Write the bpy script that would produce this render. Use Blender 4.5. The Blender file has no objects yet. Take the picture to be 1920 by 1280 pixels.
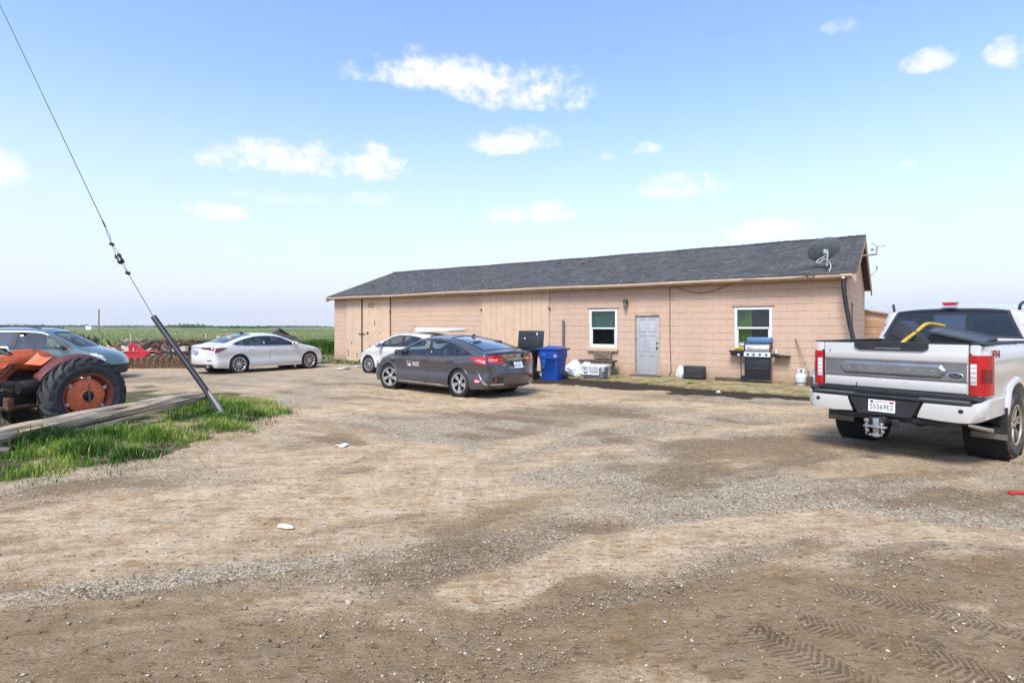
import bpy, bmesh, math, random
import numpy as np
from mathutils import Vector, Matrix, geometry
random.seed(7); RNG = np.random.default_rng(7)
R = math.radians
SC = bpy.context.scene
COL = SC.collection
# ------------------------------------------------------------------ camera
CAM_H = 1.70; F_PX = 1050.0; HOR = 611.0
cd = bpy.data.cameras.new('camera'); cam = bpy.data.objects.new('camera', cd); COL.objects.link(cam)
cam.location = (0, 0, CAM_H); cam.rotation_euler = (R(90), 0, 0)
cd.sensor_width = 36.0; cd.lens = 36.0 * F_PX / 1920.0
cd.shift_y = (HOR - 640.0) / 1920.0
cd.clip_start = 0.05; cd.clip_end = 20000
SC.camera = cam
# ------------------------------------------------------------------ exposure
SC.view_settings.view_transform = 'Standard'; SC.view_settings.look = 'None'
SC.view_settings.exposure = 1.62; SC.view_settings.gamma = 1.0
# ------------------------------------------------------------------ sun and sky
SUN_EL, SUN_AZ = 52.0, 205.0      # azimuth: clockwise from +Y (the view direction)
sd = bpy.data.lights.new('sun', 'SUN'); sun = bpy.data.objects.new('sun', sd); COL.objects.link(sun)
sd.energy = 1.45; sd.angle = R(20); sd.color = (1.0, 0.965, 0.92)
_d = Vector((math.sin(R(SUN_AZ)) * math.cos(R(SUN_EL)), math.cos(R(SUN_AZ)) * math.cos(R(SUN_EL)), math.sin(R(SUN_EL))))
sun.rotation_euler = _d.to_track_quat('Z', 'Y').to_euler(); sun.location = (0, 0, 40)
W = bpy.data.worlds.new('World'); SC.world = W; W.use_nodes = True
nt = W.node_tree; nt.nodes.clear()

class NG:
    """tiny helper to write node graphs"""
    def __init__(s, tree): s.t = tree
    def n(s, kind, **kw):
        o = s.t.nodes.new(kind)
        for k, v in kw.items(): setattr(o, k, v)
        return o
    def l(s, a, b): s.t.links.new(a, b)
    def put(s, sock, v):
        if isinstance(v, bpy.types.NodeSocket): s.l(v, sock)
        elif v is not None: sock.default_value = v
    def m(s, op, a, b=None, c=None, clamp=False):
        o = s.n('ShaderNodeMath', operation=op, use_clamp=clamp)
        s.put(o.inputs[0], a)
        if b is not None: s.put(o.inputs[1], b)
        if c is not None: s.put(o.inputs[2], c)
        return o.outputs[0]
    def mix(s, f, a, b, mode='MIX'):
        o = s.n('ShaderNodeMix', data_type='RGBA', blend_type=mode)
        s.put(o.inputs[0], f)
        for i, v in ((6, a), (7, b)):
            s.put(o.inputs[i], (*v, 1) if isinstance(v, tuple) and len(v) == 3 else v)
        return o.outputs[2]
    def noise(s, vec, scale, detail=3, rough=.55, dist=0):
        o = s.n('ShaderNodeTexNoise'); s.put(o.inputs['Vector'], vec)
        o.inputs['Scale'].default_value = scale; o.inputs['Detail'].default_value = detail
        o.inputs['Roughness'].default_value = rough; o.inputs['Distortion'].default_value = dist
        return o.outputs['Fac']
    def ss(s, x, a, b, lo=0., hi=1.):
        o = s.n('ShaderNodeMapRange', interpolation_type='SMOOTHSTEP')
        s.put(o.inputs[0], x); s.put(o.inputs[1], a); s.put(o.inputs[2], b)
        o.inputs[3].default_value = lo; o.inputs[4].default_value = hi
        return o.outputs[0]
    def ramp(s, x, stops):
        o = s.n('ShaderNodeValToRGB'); s.put(o.inputs[0], x)
        e = o.color_ramp.elements
        while len(e) < len(stops): e.new(.5)
        for q, (p, c) in zip(e, stops): q.position = p; q.color = (*c, 1)
        return o.outputs[0]
    def scale(s, vec, xyz):
        o = s.n('ShaderNodeMapping'); s.put(o.inputs[0], vec); o.inputs[3].default_value = xyz
        return o.outputs[0]
    def bump(s, h, strength, dist, nrm=None):
        o = s.n('ShaderNodeBump'); o.inputs['Strength'].default_value = strength
        o.inputs['Distance'].default_value = dist; s.put(o.inputs['Height'], h)
        if nrm is not None: s.l(nrm, o.inputs['Normal'])
        return o.outputs[0]

g = NG(nt)
sky = g.n('ShaderNodeTexSky', sky_type='NISHITA')
sky.sun_disc = False; sky.sun_elevation = R(SUN_EL); sky.sun_rotation = R(SUN_AZ)
sky.altitude = 0; sky.air_density = 1.0; sky.dust_density = 0.9; sky.ozone_density = 1.3
tc = g.n('ShaderNodeTexCoord'); dirn = tc.outputs['Generated']
sep = g.n('ShaderNodeSeparateXYZ'); g.l(dirn, sep.inputs[0])
# fair-weather clouds: soft ellipses around fixed sky directions, broken up by noise
CLOUDS = [(890, 158, 235, 50, .10, 1.0), (1580, 50, 42, 18, 0, .55), (1740, 118, 52, 27, 0, .9), (1892, 100, 46, 32, .4, .9),
          (575, 308, 190, 46, -.05, .95), (960, 274, 82, 30, 0, .9), (1210, 280, 32, 14, 0, .9), (1285, 352, 88, 33, 0, 1.0),
          (380, 398, 80, 20, 0, .95), (1010, 402, 95, 22, 0, 1.0), (1455, 434, 92, 25, 0, 1.0), (5, 322, 48, 48, 0, 1.0),
          (1148, 292, 20, 10, 0, .5), (1700, 311, 22, 10, 0, .55), (570, 464, 22, 10, 0, .5), (690, 378, 70, 16, 0, .35), (520, 372, 80, 16, 0, .35),
          (300, -420, 120, 40, .1, .8), (1500, -600, 140, 50, 0, .8)]  # these two lie unseen above the view, added for reflections
nz = g.n('ShaderNodeTexNoise'); g.put(nz.inputs['Vector'], g.scale(dirn, (1, 1, 1.5)))
nz.inputs['Scale'].default_value = 15; nz.inputs['Detail'].default_value = 8; nz.inputs['Roughness'].default_value = .6
nzw = g.noise(dirn, 7, 4, .55)
nfine = g.noise(dirn, 55, 5, .6)
wob = g.m('SUBTRACT', nzw, .5)
acc = None
for (px, py, w, h, tilt, op) in CLOUDS:
    c = Vector(((px - 960) / F_PX, 1, (HOR - py) / F_PX)); cl = c.length; c.normalize()
    e1 = Vector((c.y, -c.x, 0)).normalized(); e2 = e1.cross(c).normalized()
    a, b = e1 * math.cos(tilt) - e2 * math.sin(tilt), e2 * math.cos(tilt) + e1 * math.sin(tilt)
    def dot(v, k):
        o = g.n('ShaderNodeVectorMath', operation='DOT_PRODUCT'); g.l(dirn, o.inputs[0]); o.inputs[1].default_value = v * k
        return o.outputs['Value']
    x = dot(a, F_PX / w * cl ** 1.5 * .84); y = dot(b, F_PX / h * cl * .84)
    front = dot(c, 1.0)
    x = g.m('MULTIPLY_ADD', wob, .9, x); y = g.m('MULTIPLY_ADD', wob, 1.4, y)
    yy = g.m('MULTIPLY', y, g.m('MULTIPLY_ADD', g.m('LESS_THAN', y, 0.0), .45, 1.0))
    r2 = g.m('ADD', g.m('MULTIPLY', x, x), g.m('MULTIPLY', yy, yy))
    mk = g.m('MULTIPLY', g.m('SUBTRACT', 1.0, r2), g.m('GREATER_THAN', front, .3))
    dn = g.m('ADD', g.m('MULTIPLY', mk, .95), g.m('MULTIPLY', g.m('SUBTRACT', nz.outputs['Fac'], .5), 3.6))
    dn = g.m('ADD', dn, g.m('MULTIPLY', g.m('SUBTRACT', nfine, .5), 1.5))
    dn = g.m('MULTIPLY', g.ss(dn, .0, 1.25), g.m('MULTIPLY', g.ss(mk, 0.0, .35), op))
    acc = dn if acc is None else g.m('MAXIMUM', acc, dn)
elev = sep.outputs[2]
skyc = sky.outputs[0]
veil = g.ss(elev, -.03, .41, .98, .06)                    # thin bright haze towards the horizon
veil = g.m('MULTIPLY', veil, g.m('MULTIPLY_ADD', nzw, .12, .92))
blue = g.mix(1.0, skyc, (1.10, 1.18, 1.33), 'MULTIPLY')
c1 = g.mix(veil, blue, (3.72, 3.86, 4.36))
c2 = g.mix(acc, c1, (4.55, 4.58, 4.62))
bg = g.n('ShaderNodeBackground'); g.l(c2, bg.inputs[0]); bg.inputs[1].default_value = 0.078
wo = g.n('ShaderNodeOutputWorld'); g.l(bg.outputs[0], wo.inputs[0])

# ------------------------------------------------------------------ tags
def tag(o, label=None, cat=None, group=None, kind=None):
    if label: o['label'] = label
    if cat: o['category'] = cat
    if group: o['group'] = group
    if kind: o['kind'] = kind
    return o
def thing(name, label, cat, loc=(0, 0, 0), rz=0.0, group=None):
    o = bpy.data.objects.new(name, None); COL.objects.link(o); o.empty_display_size = .2
    o.location = loc; o.rotation_euler = (0, 0, rz)
    return tag(o, label, cat, group)
def dup(o, parent=None):
    c = o.copy(); COL.objects.link(c)
    if parent is not None: c.parent = parent
    for ch in list(o.children): dup(ch, c)
    return c

# ------------------------------------------------------------------ materials
MATS = {}
def mat(name, col, rough=.6, metal=0.0, var=.15, vs=6.0, bump=0.0, bs=40.0, dirt=0.0, dcol=(.16, .12, .085), coat=0.0, dscale=2.5, spec=.5, dz=None):
    """plain surface with a little colour drift, grain and optional dirt (dz: dirt gathers below that local height)"""
    if name in MATS: return MATS[name]
    m = bpy.data.materials.new(name); m.use_nodes = True; q = NG(m.node_tree)
    b = m.node_tree.nodes['Principled BSDF']
    tcn = q.n('ShaderNodeTexCoord'); v = tcn.outputs['Object']
    n1 = q.noise(v, vs, 4, .6)
    dk = tuple(c * (1 - var) for c in col); lt = tuple(min(1, c * (1 + var)) for c in col)
    c = q.mix(q.ss(n1, .25, .75), dk, lt)
    rsock = None
    if dirt > 0:
        n2 = q.noise(v, dscale, 6, .68)
        f = q.ss(n2, .62 - .25 * dirt, .85 - .2 * dirt)
        if dz is not None:
            s3 = q.n('ShaderNodeSeparateXYZ'); q.l(v, s3.inputs[0])
            f = q.m('MULTIPLY', q.ss(q.m('ADD', s3.outputs[2], q.m('MULTIPLY', n2, dz * .8)), dz * .7, dz * 1.7, 1, 0), q.m('MULTIPLY_ADD', n2, .6, .5))
        f = q.m('MULTIPLY', f, min(1, dirt), clamp=True)
        c = q.mix(f, c, dcol)
        rsock = q.m('MULTIPLY_ADD', f, max(0, .85 - rough), rough)
    q.put(b.inputs['Base Color'], c)
    if rsock is not None: q.l(rsock, b.inputs['Roughness'])
    else: b.inputs['Roughness'].default_value = rough
    b.inputs['Metallic'].default_value = metal
    b.inputs['Specular IOR Level'].default_value = spec
    if coat: b.inputs['Coat Weight'].default_value = coat; b.inputs['Coat Roughness'].default_value = .04
    if bump:
        q.l(q.bump(q.noise(v, bs, 5, .6), bump, .01), b.inputs['Normal'])
    MATS[name] = m
    return m
def glass(name, tint=(.55, .62, .62), refl=.12, dark=0.0, rough=.02, fres=.85):
    if name in MATS: return MATS[name]
    m = bpy.data.materials.new(name); m.use_nodes = True; q = NG(m.node_tree); m.node_tree.nodes.clear()
    o = q.n('ShaderNodeOutputMaterial'); tr = q.n('ShaderNodeBsdfTransparent'); tr.inputs[0].default_value = (*tint, 1)
    gl = q.n('ShaderNodeBsdfGlossy'); gl.inputs['Roughness'].default_value = rough; gl.inputs[0].default_value = (.95, .97, 1, 1)
    lw = q.n('ShaderNodeLayerWeight'); lw.inputs[0].default_value = .35
    f = q.m('MULTIPLY_ADD', lw.outputs['Fresnel'], fres, refl, clamp=True)
    mx = q.n('ShaderNodeMixShader'); q.l(f, mx.inputs[0])
    if dark:
        di = q.n('ShaderNodeBsdfDiffuse'); di.inputs[0].default_value = (.012, .014, .016, 1)
        m2 = q.n('ShaderNodeMixShader'); m2.inputs[0].default_value = dark; q.l(tr.outputs[0], m2.inputs[1]); q.l(di.outputs[0], m2.inputs[2])
        q.l(m2.outputs[0], mx.inputs[1])
    else: q.l(tr.outputs[0], mx.inputs[1])
    q.l(gl.outputs[0], mx.inputs[2]); q.l(mx.outputs[0], o.inputs[0])
    MATS[name] = m
    return m
M_BLACK = mat('black_plastic', (.018, .018, .02), .5, var=.3, dirt=.25, dcol=(.12, .10, .08))
M_DARK = mat('dark_void', (.008, .008, .009), .9, var=.1)
M_RUBBER = mat('tyre_rubber', (.022, .022, .023), .75, var=.3, bump=.3, bs=60, dirt=.35, dcol=(.11, .09, .07))
M_CHROME = mat('chrome', (.72, .73, .75), .14, 1.0, var=.08)
M_ALLOY = mat('alloy', (.62, .63, .65), .26, .9, var=.1, dirt=.2, dcol=(.12, .09, .07))
M_STEEL = mat('grey_steel', (.28, .28, .28), .45, .7, var=.25, dirt=.3)
M_RUST = mat('rusty_iron', (.13, .065, .04), .85, .2, var=.5, vs=9, bump=.5, dirt=.5, dcol=(.05, .04, .035))
M_WHITEP = mat('white_plastic', (.72, .72, .72), .45, var=.05, dirt=.2, dcol=(.4, .36, .3))
M_WOOD = mat('weathered_wood', (.25, .21, .17), .9, var=.4, vs=14, bump=.6, bs=30, dirt=.3, dcol=(.10, .08, .065))
M_WOODB = mat('brown_wood', (.22, .13, .075), .9, var=.35, vs=12, bump=.5, bs=30, dirt=.3, dcol=(.09, .06, .04))
M_RED = mat('red_plastic', (.5, .02, .02), .4, var=.15)
M_REDLENS = mat('red_lens', (.42, .008, .012), .12, var=.2, coat=.6)
M_WLENS = mat('clear_lens', (.62, .62, .63), .15, var=.1, coat=.6)
M_PLATE = mat('plate_white', (.75, .75, .74), .4, var=.04)
M_INK = mat('plate_blue_ink', (.012, .02, .07), .5, var=.1)
M_REDINK = mat('red_ink', (.5, .03, .03), .5, var=.1)
M_BLACKINK = mat('black_ink', (.015, .015, .015), .6, var=.1)
M_WHITEINK = mat('white_ink', (.8, .8, .8), .6, var=.04)
M_SEAT = mat('seat_cloth', (.05, .05, .055), .9, var=.2)
M_SEATL = mat('light_seat_cloth', (.35, .33, .30), .9, var=.15)
G_CAR = glass('car_glass', (.80, .88, .86), .06, fres=.6)
G_TINT = glass('tinted_glass', (.12, .13, .13), .10, dark=.55)
G_WSH = glass('back_glass', (.35, .40, .42), .22)
G_HOUSE = glass('house_glass', (.85, .88, .88), .02, fres=.42)

# ------------------------------------------------------------------ mesh builder
class MB:
    def __init__(s): s.v = []; s.f = []; s.mi = []; s.cm = 0
    def m(s, i): s.cm = i; return s
    def add(s, vs, fs, M=None):
        o = len(s.v)
        for p in vs:
            p = Vector(p)
            s.v.append(tuple(M @ p) if M is not None else tuple(p))
        for q in fs: s.f.append(tuple(i + o for i in q)); s.mi.append(s.cm)
        return s
    def box(s, c, d, bev=0.0, M=None, rz=0.0, taper=(1, 1)):
        bm = bmesh.new(); bmesh.ops.create_cube(bm, size=1.0)
        for v in bm.verts:
            t = taper if v.co.z < 0 else (1, 1)
            v.co = Vector((v.co.x * d[0] * t[0], v.co.y * d[1] * t[1], v.co.z * d[2]))
        if bev > 0: bmesh.ops.bevel(bm, geom=list(bm.edges), offset=min(bev, min(d) * .45), segments=2, affect='EDGES', profile=.5)
        T = Matrix.Translation(Vector(c)) @ Matrix.Rotation(rz, 4, 'Z')
        if M is not None: T = M @ T
        bm.verts.index_update()
        s.add([v.co for v in bm.verts], [[v.index for v in f.verts] for f in bm.faces], T); bm.free()
        return s
    def tube(s, pts, r, n=8, M=None, cap=True):
        pts = [Vector(p) for p in pts]; rs = r if isinstance(r, (list, tuple)) else [r] * len(pts)
        vs, fs = [], []; prev = None
        for i, p in enumerate(pts):
            t = (pts[min(i + 1, len(pts) - 1)] - pts[max(i - 1, 0)]).normalized()
            up = prev if prev is not None else (Vector((0, 0, 1)) if abs(t.z) < .9 else Vector((1, 0, 0)))
            a = t.cross(up).normalized(); b = a.cross(t).normalized(); prev = b
            for k in range(n):
                w = 2 * math.pi * k / n; vs.append(p + (a * math.cos(w) + b * math.sin(w)) * rs[i])
        for i in range(len(pts) - 1):
            for k in range(n):
                fs.append((i * n + k, i * n + (k + 1) % n, (i + 1) * n + (k + 1) % n, (i + 1) * n + k))
        if cap: fs.append(tuple(range(n))[::-1]); fs.append(tuple((len(pts) - 1) * n + k for k in range(n)))
        return s.add(vs, fs, M)
    def lathe(s, prof, n=32, M=None, a0=0.0, a1=2 * math.pi):
        """profile (r, z) spun about z"""
        full = abs(a1 - a0 - 2 * math.pi) < 1e-6; nn = n if full else n + 1
        vs = [(r * math.cos(a0 + (a1 - a0) * k / n), r * math.sin(a0 + (a1 - a0) * k / n), z) for r, z in prof for k in range(nn)]
        fs = []
        for i in range(len(prof) - 1):
            for k in range(n):
                k2 = (k + 1) % nn
                fs.append((i * nn + k, i * nn + k2, (i + 1) * nn + k2, (i + 1) * nn + k))
        return s.add(vs, fs, M)
    def prism(s, poly, h0, h1, M=None):
        """polygon in xy pulled from z=h0 to h1"""
        n = len(poly); vs = [(x, y, h0) for x, y in poly] + [(x, y, h1) for x, y in poly]
        fs = [tuple(range(n))[::-1], tuple(range(n, 2 * n))] + [(i, (i + 1) % n, n + (i + 1) % n, n + i) for i in range(n)]
        return s.add(vs, fs, M)
    def grid(s, fn, nu, nv, M=None):
        vs = [fn(i / nu, j / nv) for i in range(nu + 1) for j in range(nv + 1)]
        fs = [(i * (nv + 1) + j, (i + 1) * (nv + 1) + j, (i + 1) * (nv + 1) + j + 1, i * (nv + 1) + j + 1) for i in range(nu) for j in range(nv)]
        return s.add(vs, fs, M)
    def text(s, body, size, M, depth=.002, align='CENTER', sx=1.0):
        cu = bpy.data.curves.new('lettering', 'FONT'); cu.body = body; cu.size = size; cu.extrude = depth; cu.align_x = align; cu.align_y = 'CENTER'
        cu.resolution_u = 3
        ob = bpy.data.objects.new('lettering', cu); COL.objects.link(ob)
        me = bpy.data.meshes.new_from_object(ob.evaluated_get(bpy.context.evaluated_depsgraph_get()))
        s.add([Vector((v.co.x * sx, v.co.y, v.co.z)) for v in me.vertices], [tuple(p.vertices) for p in me.polygons], M)
        bpy.data.objects.remove(ob); bpy.data.curves.remove(cu); bpy.data.meshes.remove(me)
        return s
    def build(s, name, mats, parent=None, smooth=None, loc=None, rz=0.0, recalc=True):
        me = bpy.data.meshes.new(name)
        me.from_pydata(s.v, [], s.f)
        for m in (mats if isinstance(mats, (list, tuple)) else [mats]): me.materials.append(m)
        me.polygons.foreach_set('material_index', s.mi)
        if recalc:
            bm = bmesh.new(); bm.from_mesh(me); bmesh.ops.recalc_face_normals(bm, faces=bm.faces); bm.to_mesh(me); bm.free()
        if smooth is not None:
            me.polygons.foreach_set('use_smooth', [True] * len(me.polygons))
            if smooth < 180: me.set_sharp_from_angle(angle=R(smooth))
        me.update()
        o = bpy.data.objects.new(name, me); COL.objects.link(o)
        if parent is not None: o.parent = parent
        if loc is not None: o.location = loc; o.rotation_euler = (0, 0, rz)
        return o
def TR(x=0, y=0, z=0): return Matrix.Translation((x, y, z))
def RX(a): return Matrix.Rotation(R(a), 4, 'X')
def RY(a): return Matrix.Rotation(R(a), 4, 'Y')
def RZ(a): return Matrix.Rotation(R(a), 4, 'Z')
def gp(px, py, z=0.0):
    """ground point that the photo shows at (px, py)"""
    Y = F_PX * (CAM_H - z) / (py - HOR)
    return Vector(((px - 960) / F_PX * Y, Y, z))
def at(px, py, Y):
    """point at distance Y that the photo shows at (px, py)"""
    return Vector(((px - 960) / F_PX * Y, Y, CAM_H - (py - HOR) / F_PX * Y))

# numpy value noise
def _hash(ix, iy, seed):
    h = (ix.astype(np.int64) * 374761393 + iy.astype(np.int64) * 668265263 + seed * 2147483647 + 1013) & 0xffffffff
    h = ((h ^ (h >> 13)) * 1274126177) & 0xffffffff
    return ((h ^ (h >> 16)) & 0xffff) / 65535.0
def vnoise(x, y, seed=0):
    ix, iy = np.floor(x), np.floor(y); fx, fy = x - ix, y - iy
    fx = fx * fx * (3 - 2 * fx); fy = fy * fy * (3 - 2 * fy)
    a = _hash(ix, iy, seed); b = _hash(ix + 1, iy, seed); c = _hash(ix, iy + 1, seed); d = _hash(ix + 1, iy + 1, seed)
    return (a * (1 - fx) + b * fx) * (1 - fy) + (c * (1 - fx) + d * fx) * fy
def fbm(x, y, seed=0, oct=4, rough=.5):
    s = 0; a = 1; t = 0
    for o in range(oct):
        s = s + a * vnoise(x * 2 ** o, y * 2 ** o, seed + o); t += a; a *= rough
    return s / t
def sst(x, a, b):
    t = np.clip((x - a) / (b - a), 0, 1); return t * t * (3 - 2 * t)
# ================================================================== building frame of reference
BC = Vector((9.148, 15.296, 0)); BU = Vector((-.81924, .57345, 0)); BN = Vector((.57345, .81924, 0)); BL = 21.96; BW = 8.4
BANG = math.atan2(BU.y, BU.x)
def bw(s, d, z): return BC + BU * s + BN * d + Vector((0, 0, z))     # s along the front wall, d into the building
# ================================================================== ground
ISL = [gp(*p) for p in [(0, 905), (70, 900), (130, 890), (250, 868), (330, 845), (420, 820), (490, 800), (532, 783), (524, 765), (480, 746), (430, 736), (385, 738), (345, 735), (305, 738), (275, 722), (240, 728)]]
ISLP = np.array([(p.x, p.y) for p in ISL] + [(-9.5, 12.5), (-13, 9.5), (-12, 4.5), (-7.2, 5.0)])
def pip(poly, x, y):
    ins = np.zeros(x.shape, bool); n = len(poly)
    for i in range(n):
        x0, y0 = poly[i]; x1, y1 = poly[(i + 1) % n]
        if y0 == y1: continue
        c = ((y0 > y) != (y1 > y)) & (x < (x1 - x0) * (y - y0) / (y1 - y0) + x0)
        ins ^= c
    return ins
def pdist(poly, x, y, closed=True):
    d = np.full(x.shape, 1e9); n = len(poly)
    for i in range(n if closed else n - 1):
        x0, y0 = poly[i]; x1, y1 = poly[(i + 1) % n]; dx, dy = x1 - x0, y1 - y0
        t = np.clip(((x - x0) * dx + (y - y0) * dy) / (dx * dx + dy * dy + 1e-12), 0, 1)
        d = np.minimum(d, np.hypot(x - x0 - t * dx, y - y0 - t * dy))
    return d
def island(x, y):
    s = np.where(pip(ISLP, x, y), 1, -1) * pdist(ISLP, x, y)
    return s + (fbm(x * 2.2, y * 2.2, 31, 3) - .5) * .7
def blob(x, y, px, py, rx, ry, ang=0.0):
    c = gp(px, py); dx, dy = x - c.x, y - c.y; ca, sa = math.cos(ang), math.sin(ang)
    a, b = dx * ca + dy * sa, -dx * sa + dy * ca
    return np.exp(-((a / rx) ** 2 + (b / ry) ** 2))
def yard_edge(x, y):
    """positive out in the field"""
    lim = np.where(x > -8.8, 31.0, 27.5) + (fbm(x * .35, y * .35, 77, 3) - .5) * 4.5
    return np.maximum(y - lim, -(x + 23) * .8 - 1 + (fbm(x * .3, y * .3, 12, 2) - .5) * 3)
def masks(x, y):
    ca, sa = math.cos(.36), math.sin(.36)
    a, b = x * ca + y * sa, -x * sa + y * ca                     # along / across the lane
    lane = fbm(a * .45, b * 1.9, 3, 4)
    lane2 = fbm(a * .9 + 7, b * 3.4, 9, 4)
    patch = fbm(x * .55, y * .75, 15, 5, .55)
    far = fbm((x * .82 - y * .57) * .35, (x * .57 + y * .82) * 1.6, 44, 4)   # streaks along the building
    k = sst(y, 6.0, 10.0)
    st = (lane * .6 + lane2 * .4) * (1 - k) + (far * .65 + patch * .35) * k
    gravel = sst(st, .46, .66) * .62
    gravel = gravel + .75 * blob(x, y, 180, 1100, 1.5, .16, .3) + .8 * blob(x, y, 860, 1060, .9, .30, .35) + .6 * blob(x, y, 480, 1075, .8, .17, .3)
    gravel += .7 * blob(x, y, 1370, 930, 1.1, .6, .3) + .8 * blob(x, y, 1850, 960, .9, .8, 0) + .5 * blob(x, y, 1650, 1060, .5, .25, -.2) + .6 * blob(x, y, 1000, 1010, .9, .4, .4) + .55 * blob(x, y, 1150, 890, 1.2, .7, .2) + .5 * blob(x, y, 1080, 810, 2.0, .8, .1) + .4 * blob(x, y, 1300, 760, 2.5, .8, 0)
    gravel += .45 * blob(x, y, 900, 800, 2.5, 1.2, 0) + .5 * blob(x, y, 500, 700, 7, 3.0, 0) + .3 * blob(x, y, 1300, 800, 4, 2, 0)
    tan = .9 * blob(x, y, 300, 960, 1.6, .55, .3) + .9 * blob(x, y, 700, 930, 1.2, .6, .4) + .8 * blob(x, y, 620, 860, 1.4, .7, .5) + .6 * blob(x, y, 1150, 1020, .5, .3) + .5 * blob(x, y, 1500, 960, .5, .3)
    trk_ = 0
    for pth, wd_ in (([(-150, 985), (150, 965), (450, 935), (700, 895), (900, 850), (1080, 805), (1350, 772), (1600, 765)], .30), ([(-150, 1085), (250, 1020), (600, 965), (850, 915), (1100, 850), (1350, 805), (1600, 790)], .26), ([(300, 800), (560, 775), (800, 760), (1100, 750), (1400, 765)], .5), ([(1920, 1010), (1500, 975), (1150, 1020), (900, 1110)], .2)):
        pl = [tuple(gp(*p_)[:2]) for p_ in pth]; dd = pdist(pl, x, y, False) + (fbm(x * 1.6, y * 1.6, 61, 4) - .5) * .45
        trk_ = np.maximum(trk_, 1 - sst(dd, wd_ * .5, wd_ * 1.4))
    gravel = gravel + .34 * sst(y, 3.6, 4.6) * (1 - sst(y, 15, 24)) * sst(fbm(x * 1.1, y * 1.4, 66, 5, .62), .36, .56)
    tan = tan + trk_ * .8
    gravel = np.clip(gravel - tan * .8, 0, 1)
    wet = .65 * sst(patch, .50, .68) * (1 - sst(y, 8, 13) * .5)
    wet += .75 * blob(x, y, 250, 1230, 1.1, .35, .2) + .7 * blob(x, y, 800, 1235, 1.2, .35, .1) + .6 * blob(x, y, 1300, 1130, .9, .35, 0) + .85 * blob(x, y, 1720, 1210, .9, .38, -.2) + .6 * blob(x, y, 1450, 1090, .6, .25) + .6 * blob(x, y, 1880, 1090, .6, .35)
    wet += .6 * blob(x, y, 1115, 985, .22, .1, .1) * 1.6 + .5 * blob(x, y, 1330, 835, 1.0, .35) + .45 * blob(x, y, 800, 905, .8, .3, .5) + .35 * blob(x, y, 1600, 880, 1.6, .5) + .5 * blob(x, y, 1230, 740, 1.6, .8) + .4 * blob(x, y, 1010, 770, 1.6, .6)
    wet += .35 * blob(x, y, 1700, 830, 2.0, 1.2, .6) + (.30 + .55 * sst(fbm(x * 1.5, y * 1.9, 88, 5, .6), .42, .60)) * (1 - sst(y + (lane - .5) * 1.2 - .10 * x, 3.1, 4.4))  # first blob is no damp: shade under the truck put into the ground colour
    far2 = fbm((x * .82 - y * .57) * .55, (x * .57 + y * .82) * 3.2, 144, 5, .6)
    wet += .62 * sst(far2, .50, .64) * k * (1 - sst(y, 19, 26)) + .42 * sst(lane2, .51, .66) * (1 - k)
    wet = np.clip(wet - tan * .7, 0, 1)
    # soil strip in front of the slab
    rx, ry = x - BC.x, y - BC.y
    s = rx * BU.x + ry * BU.y; d = rx * BN.x + ry * BN.y
    e = d + (fbm(x * 1.3, y * 1.3, 5, 5, .65) - .5) * 1.5
    soil = sst(e, -4.0, -3.5) * sst(s, -3.5, -2.0) * (1 - sst(s, 8.6, 10.2)) * (1 - sst(e, -.2, .1))
    soil = np.maximum(soil, sst(e, -.9, -.3) * sst(s, 8, 9.5) * (1 - sst(s, 17, 20)) * (1 - sst(d, 0.1, .3)) * .8)
    fld = yard_edge(x, y)
    green = sst(fld, -.6, 1.0)
    green = np.maximum(green, sst(e, -3.4, -.9) * sst(s, 16, 19.5) * sst(fbm(x * .9, y * .9, 8, 3), .36, .5) * .8)
    isl = island(x, y)
    ig = sst(isl, -.05, .18)
    bare = np.clip(blob(x, y, 330, 838, .55, .28, .4) + blob(x, y, 300, 872, .9, .2, .3) * 1.1 + blob(x, y, 345, 765, .4, .2) + blob(x, y, 40, 880, .5, .25, .2), 0, 1)
    bare = bare * sst(fbm(x * 4.5, y * 4.5, 27, 4), .36, .58)
    ig = ig * (1 - .85 * bare) * (.35 + .65 * sst(fbm(x * 2.5, y * 2.5, 21, 3), .32, .5))
    trac = blob(x, y, 60, 790, 2.2, 1.3) * sst(isl, -.2, .3)
    green = np.maximum(green, ig * (1 - np.clip(trac * 1.3, 0, 1)) * .999)
    soil = np.maximum(soil, np.clip(sst(isl, -.15, .1) * (bare * .9 + trac * 1.1) * .9, 0, 1))
    soil = np.maximum(soil, np.clip((blob(x, y, 1740, 1225, .85, .36, -.2) + .8 * blob(x, y, 1450, 1180, .3, .14) + .7 * blob(x, y, 1900, 1110, .3, .25)) * sst(fbm(x * 5, y * 5, 33, 4), .30, .70), 0, 1) * .40)
    scrap = sst(y, 24.0, 25.5) * (1 - sst(y, 31, 34)) * (1 - sst(x, -9, -7.5))
    soil = np.maximum(soil, scrap * .8)
    return gravel, np.clip(np.maximum(wet, 0), 0, 1), np.clip(green, 0, 1), np.clip(soil, 0, 1)
def gz(x, y):
    """ground height"""
    x = np.asarray(x, float); y = np.asarray(y, float)
    near = 1 - sst(y, 14, 40)
    h = (fbm(x * .5, y * .5, 61, 3) - .5) * .05 * near
    h = h + np.clip(island(x, y), 0, .8) * .11 * (1 - sst(-x, 6.3, 7.6)) * (1 - sst(y, 10.2, 11.2) * .6)
    fld = yard_edge(x, y)
    h = h + sst(fld, 0, 3) * (.10 + (fbm(x * .18, y * .18, 91, 3) - .5) * .5 * (1 - sst(y, 90, 220)))
    return h
def gz1(x, y): return float(gz(np.array([x]), np.array([y]))[0])
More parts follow.
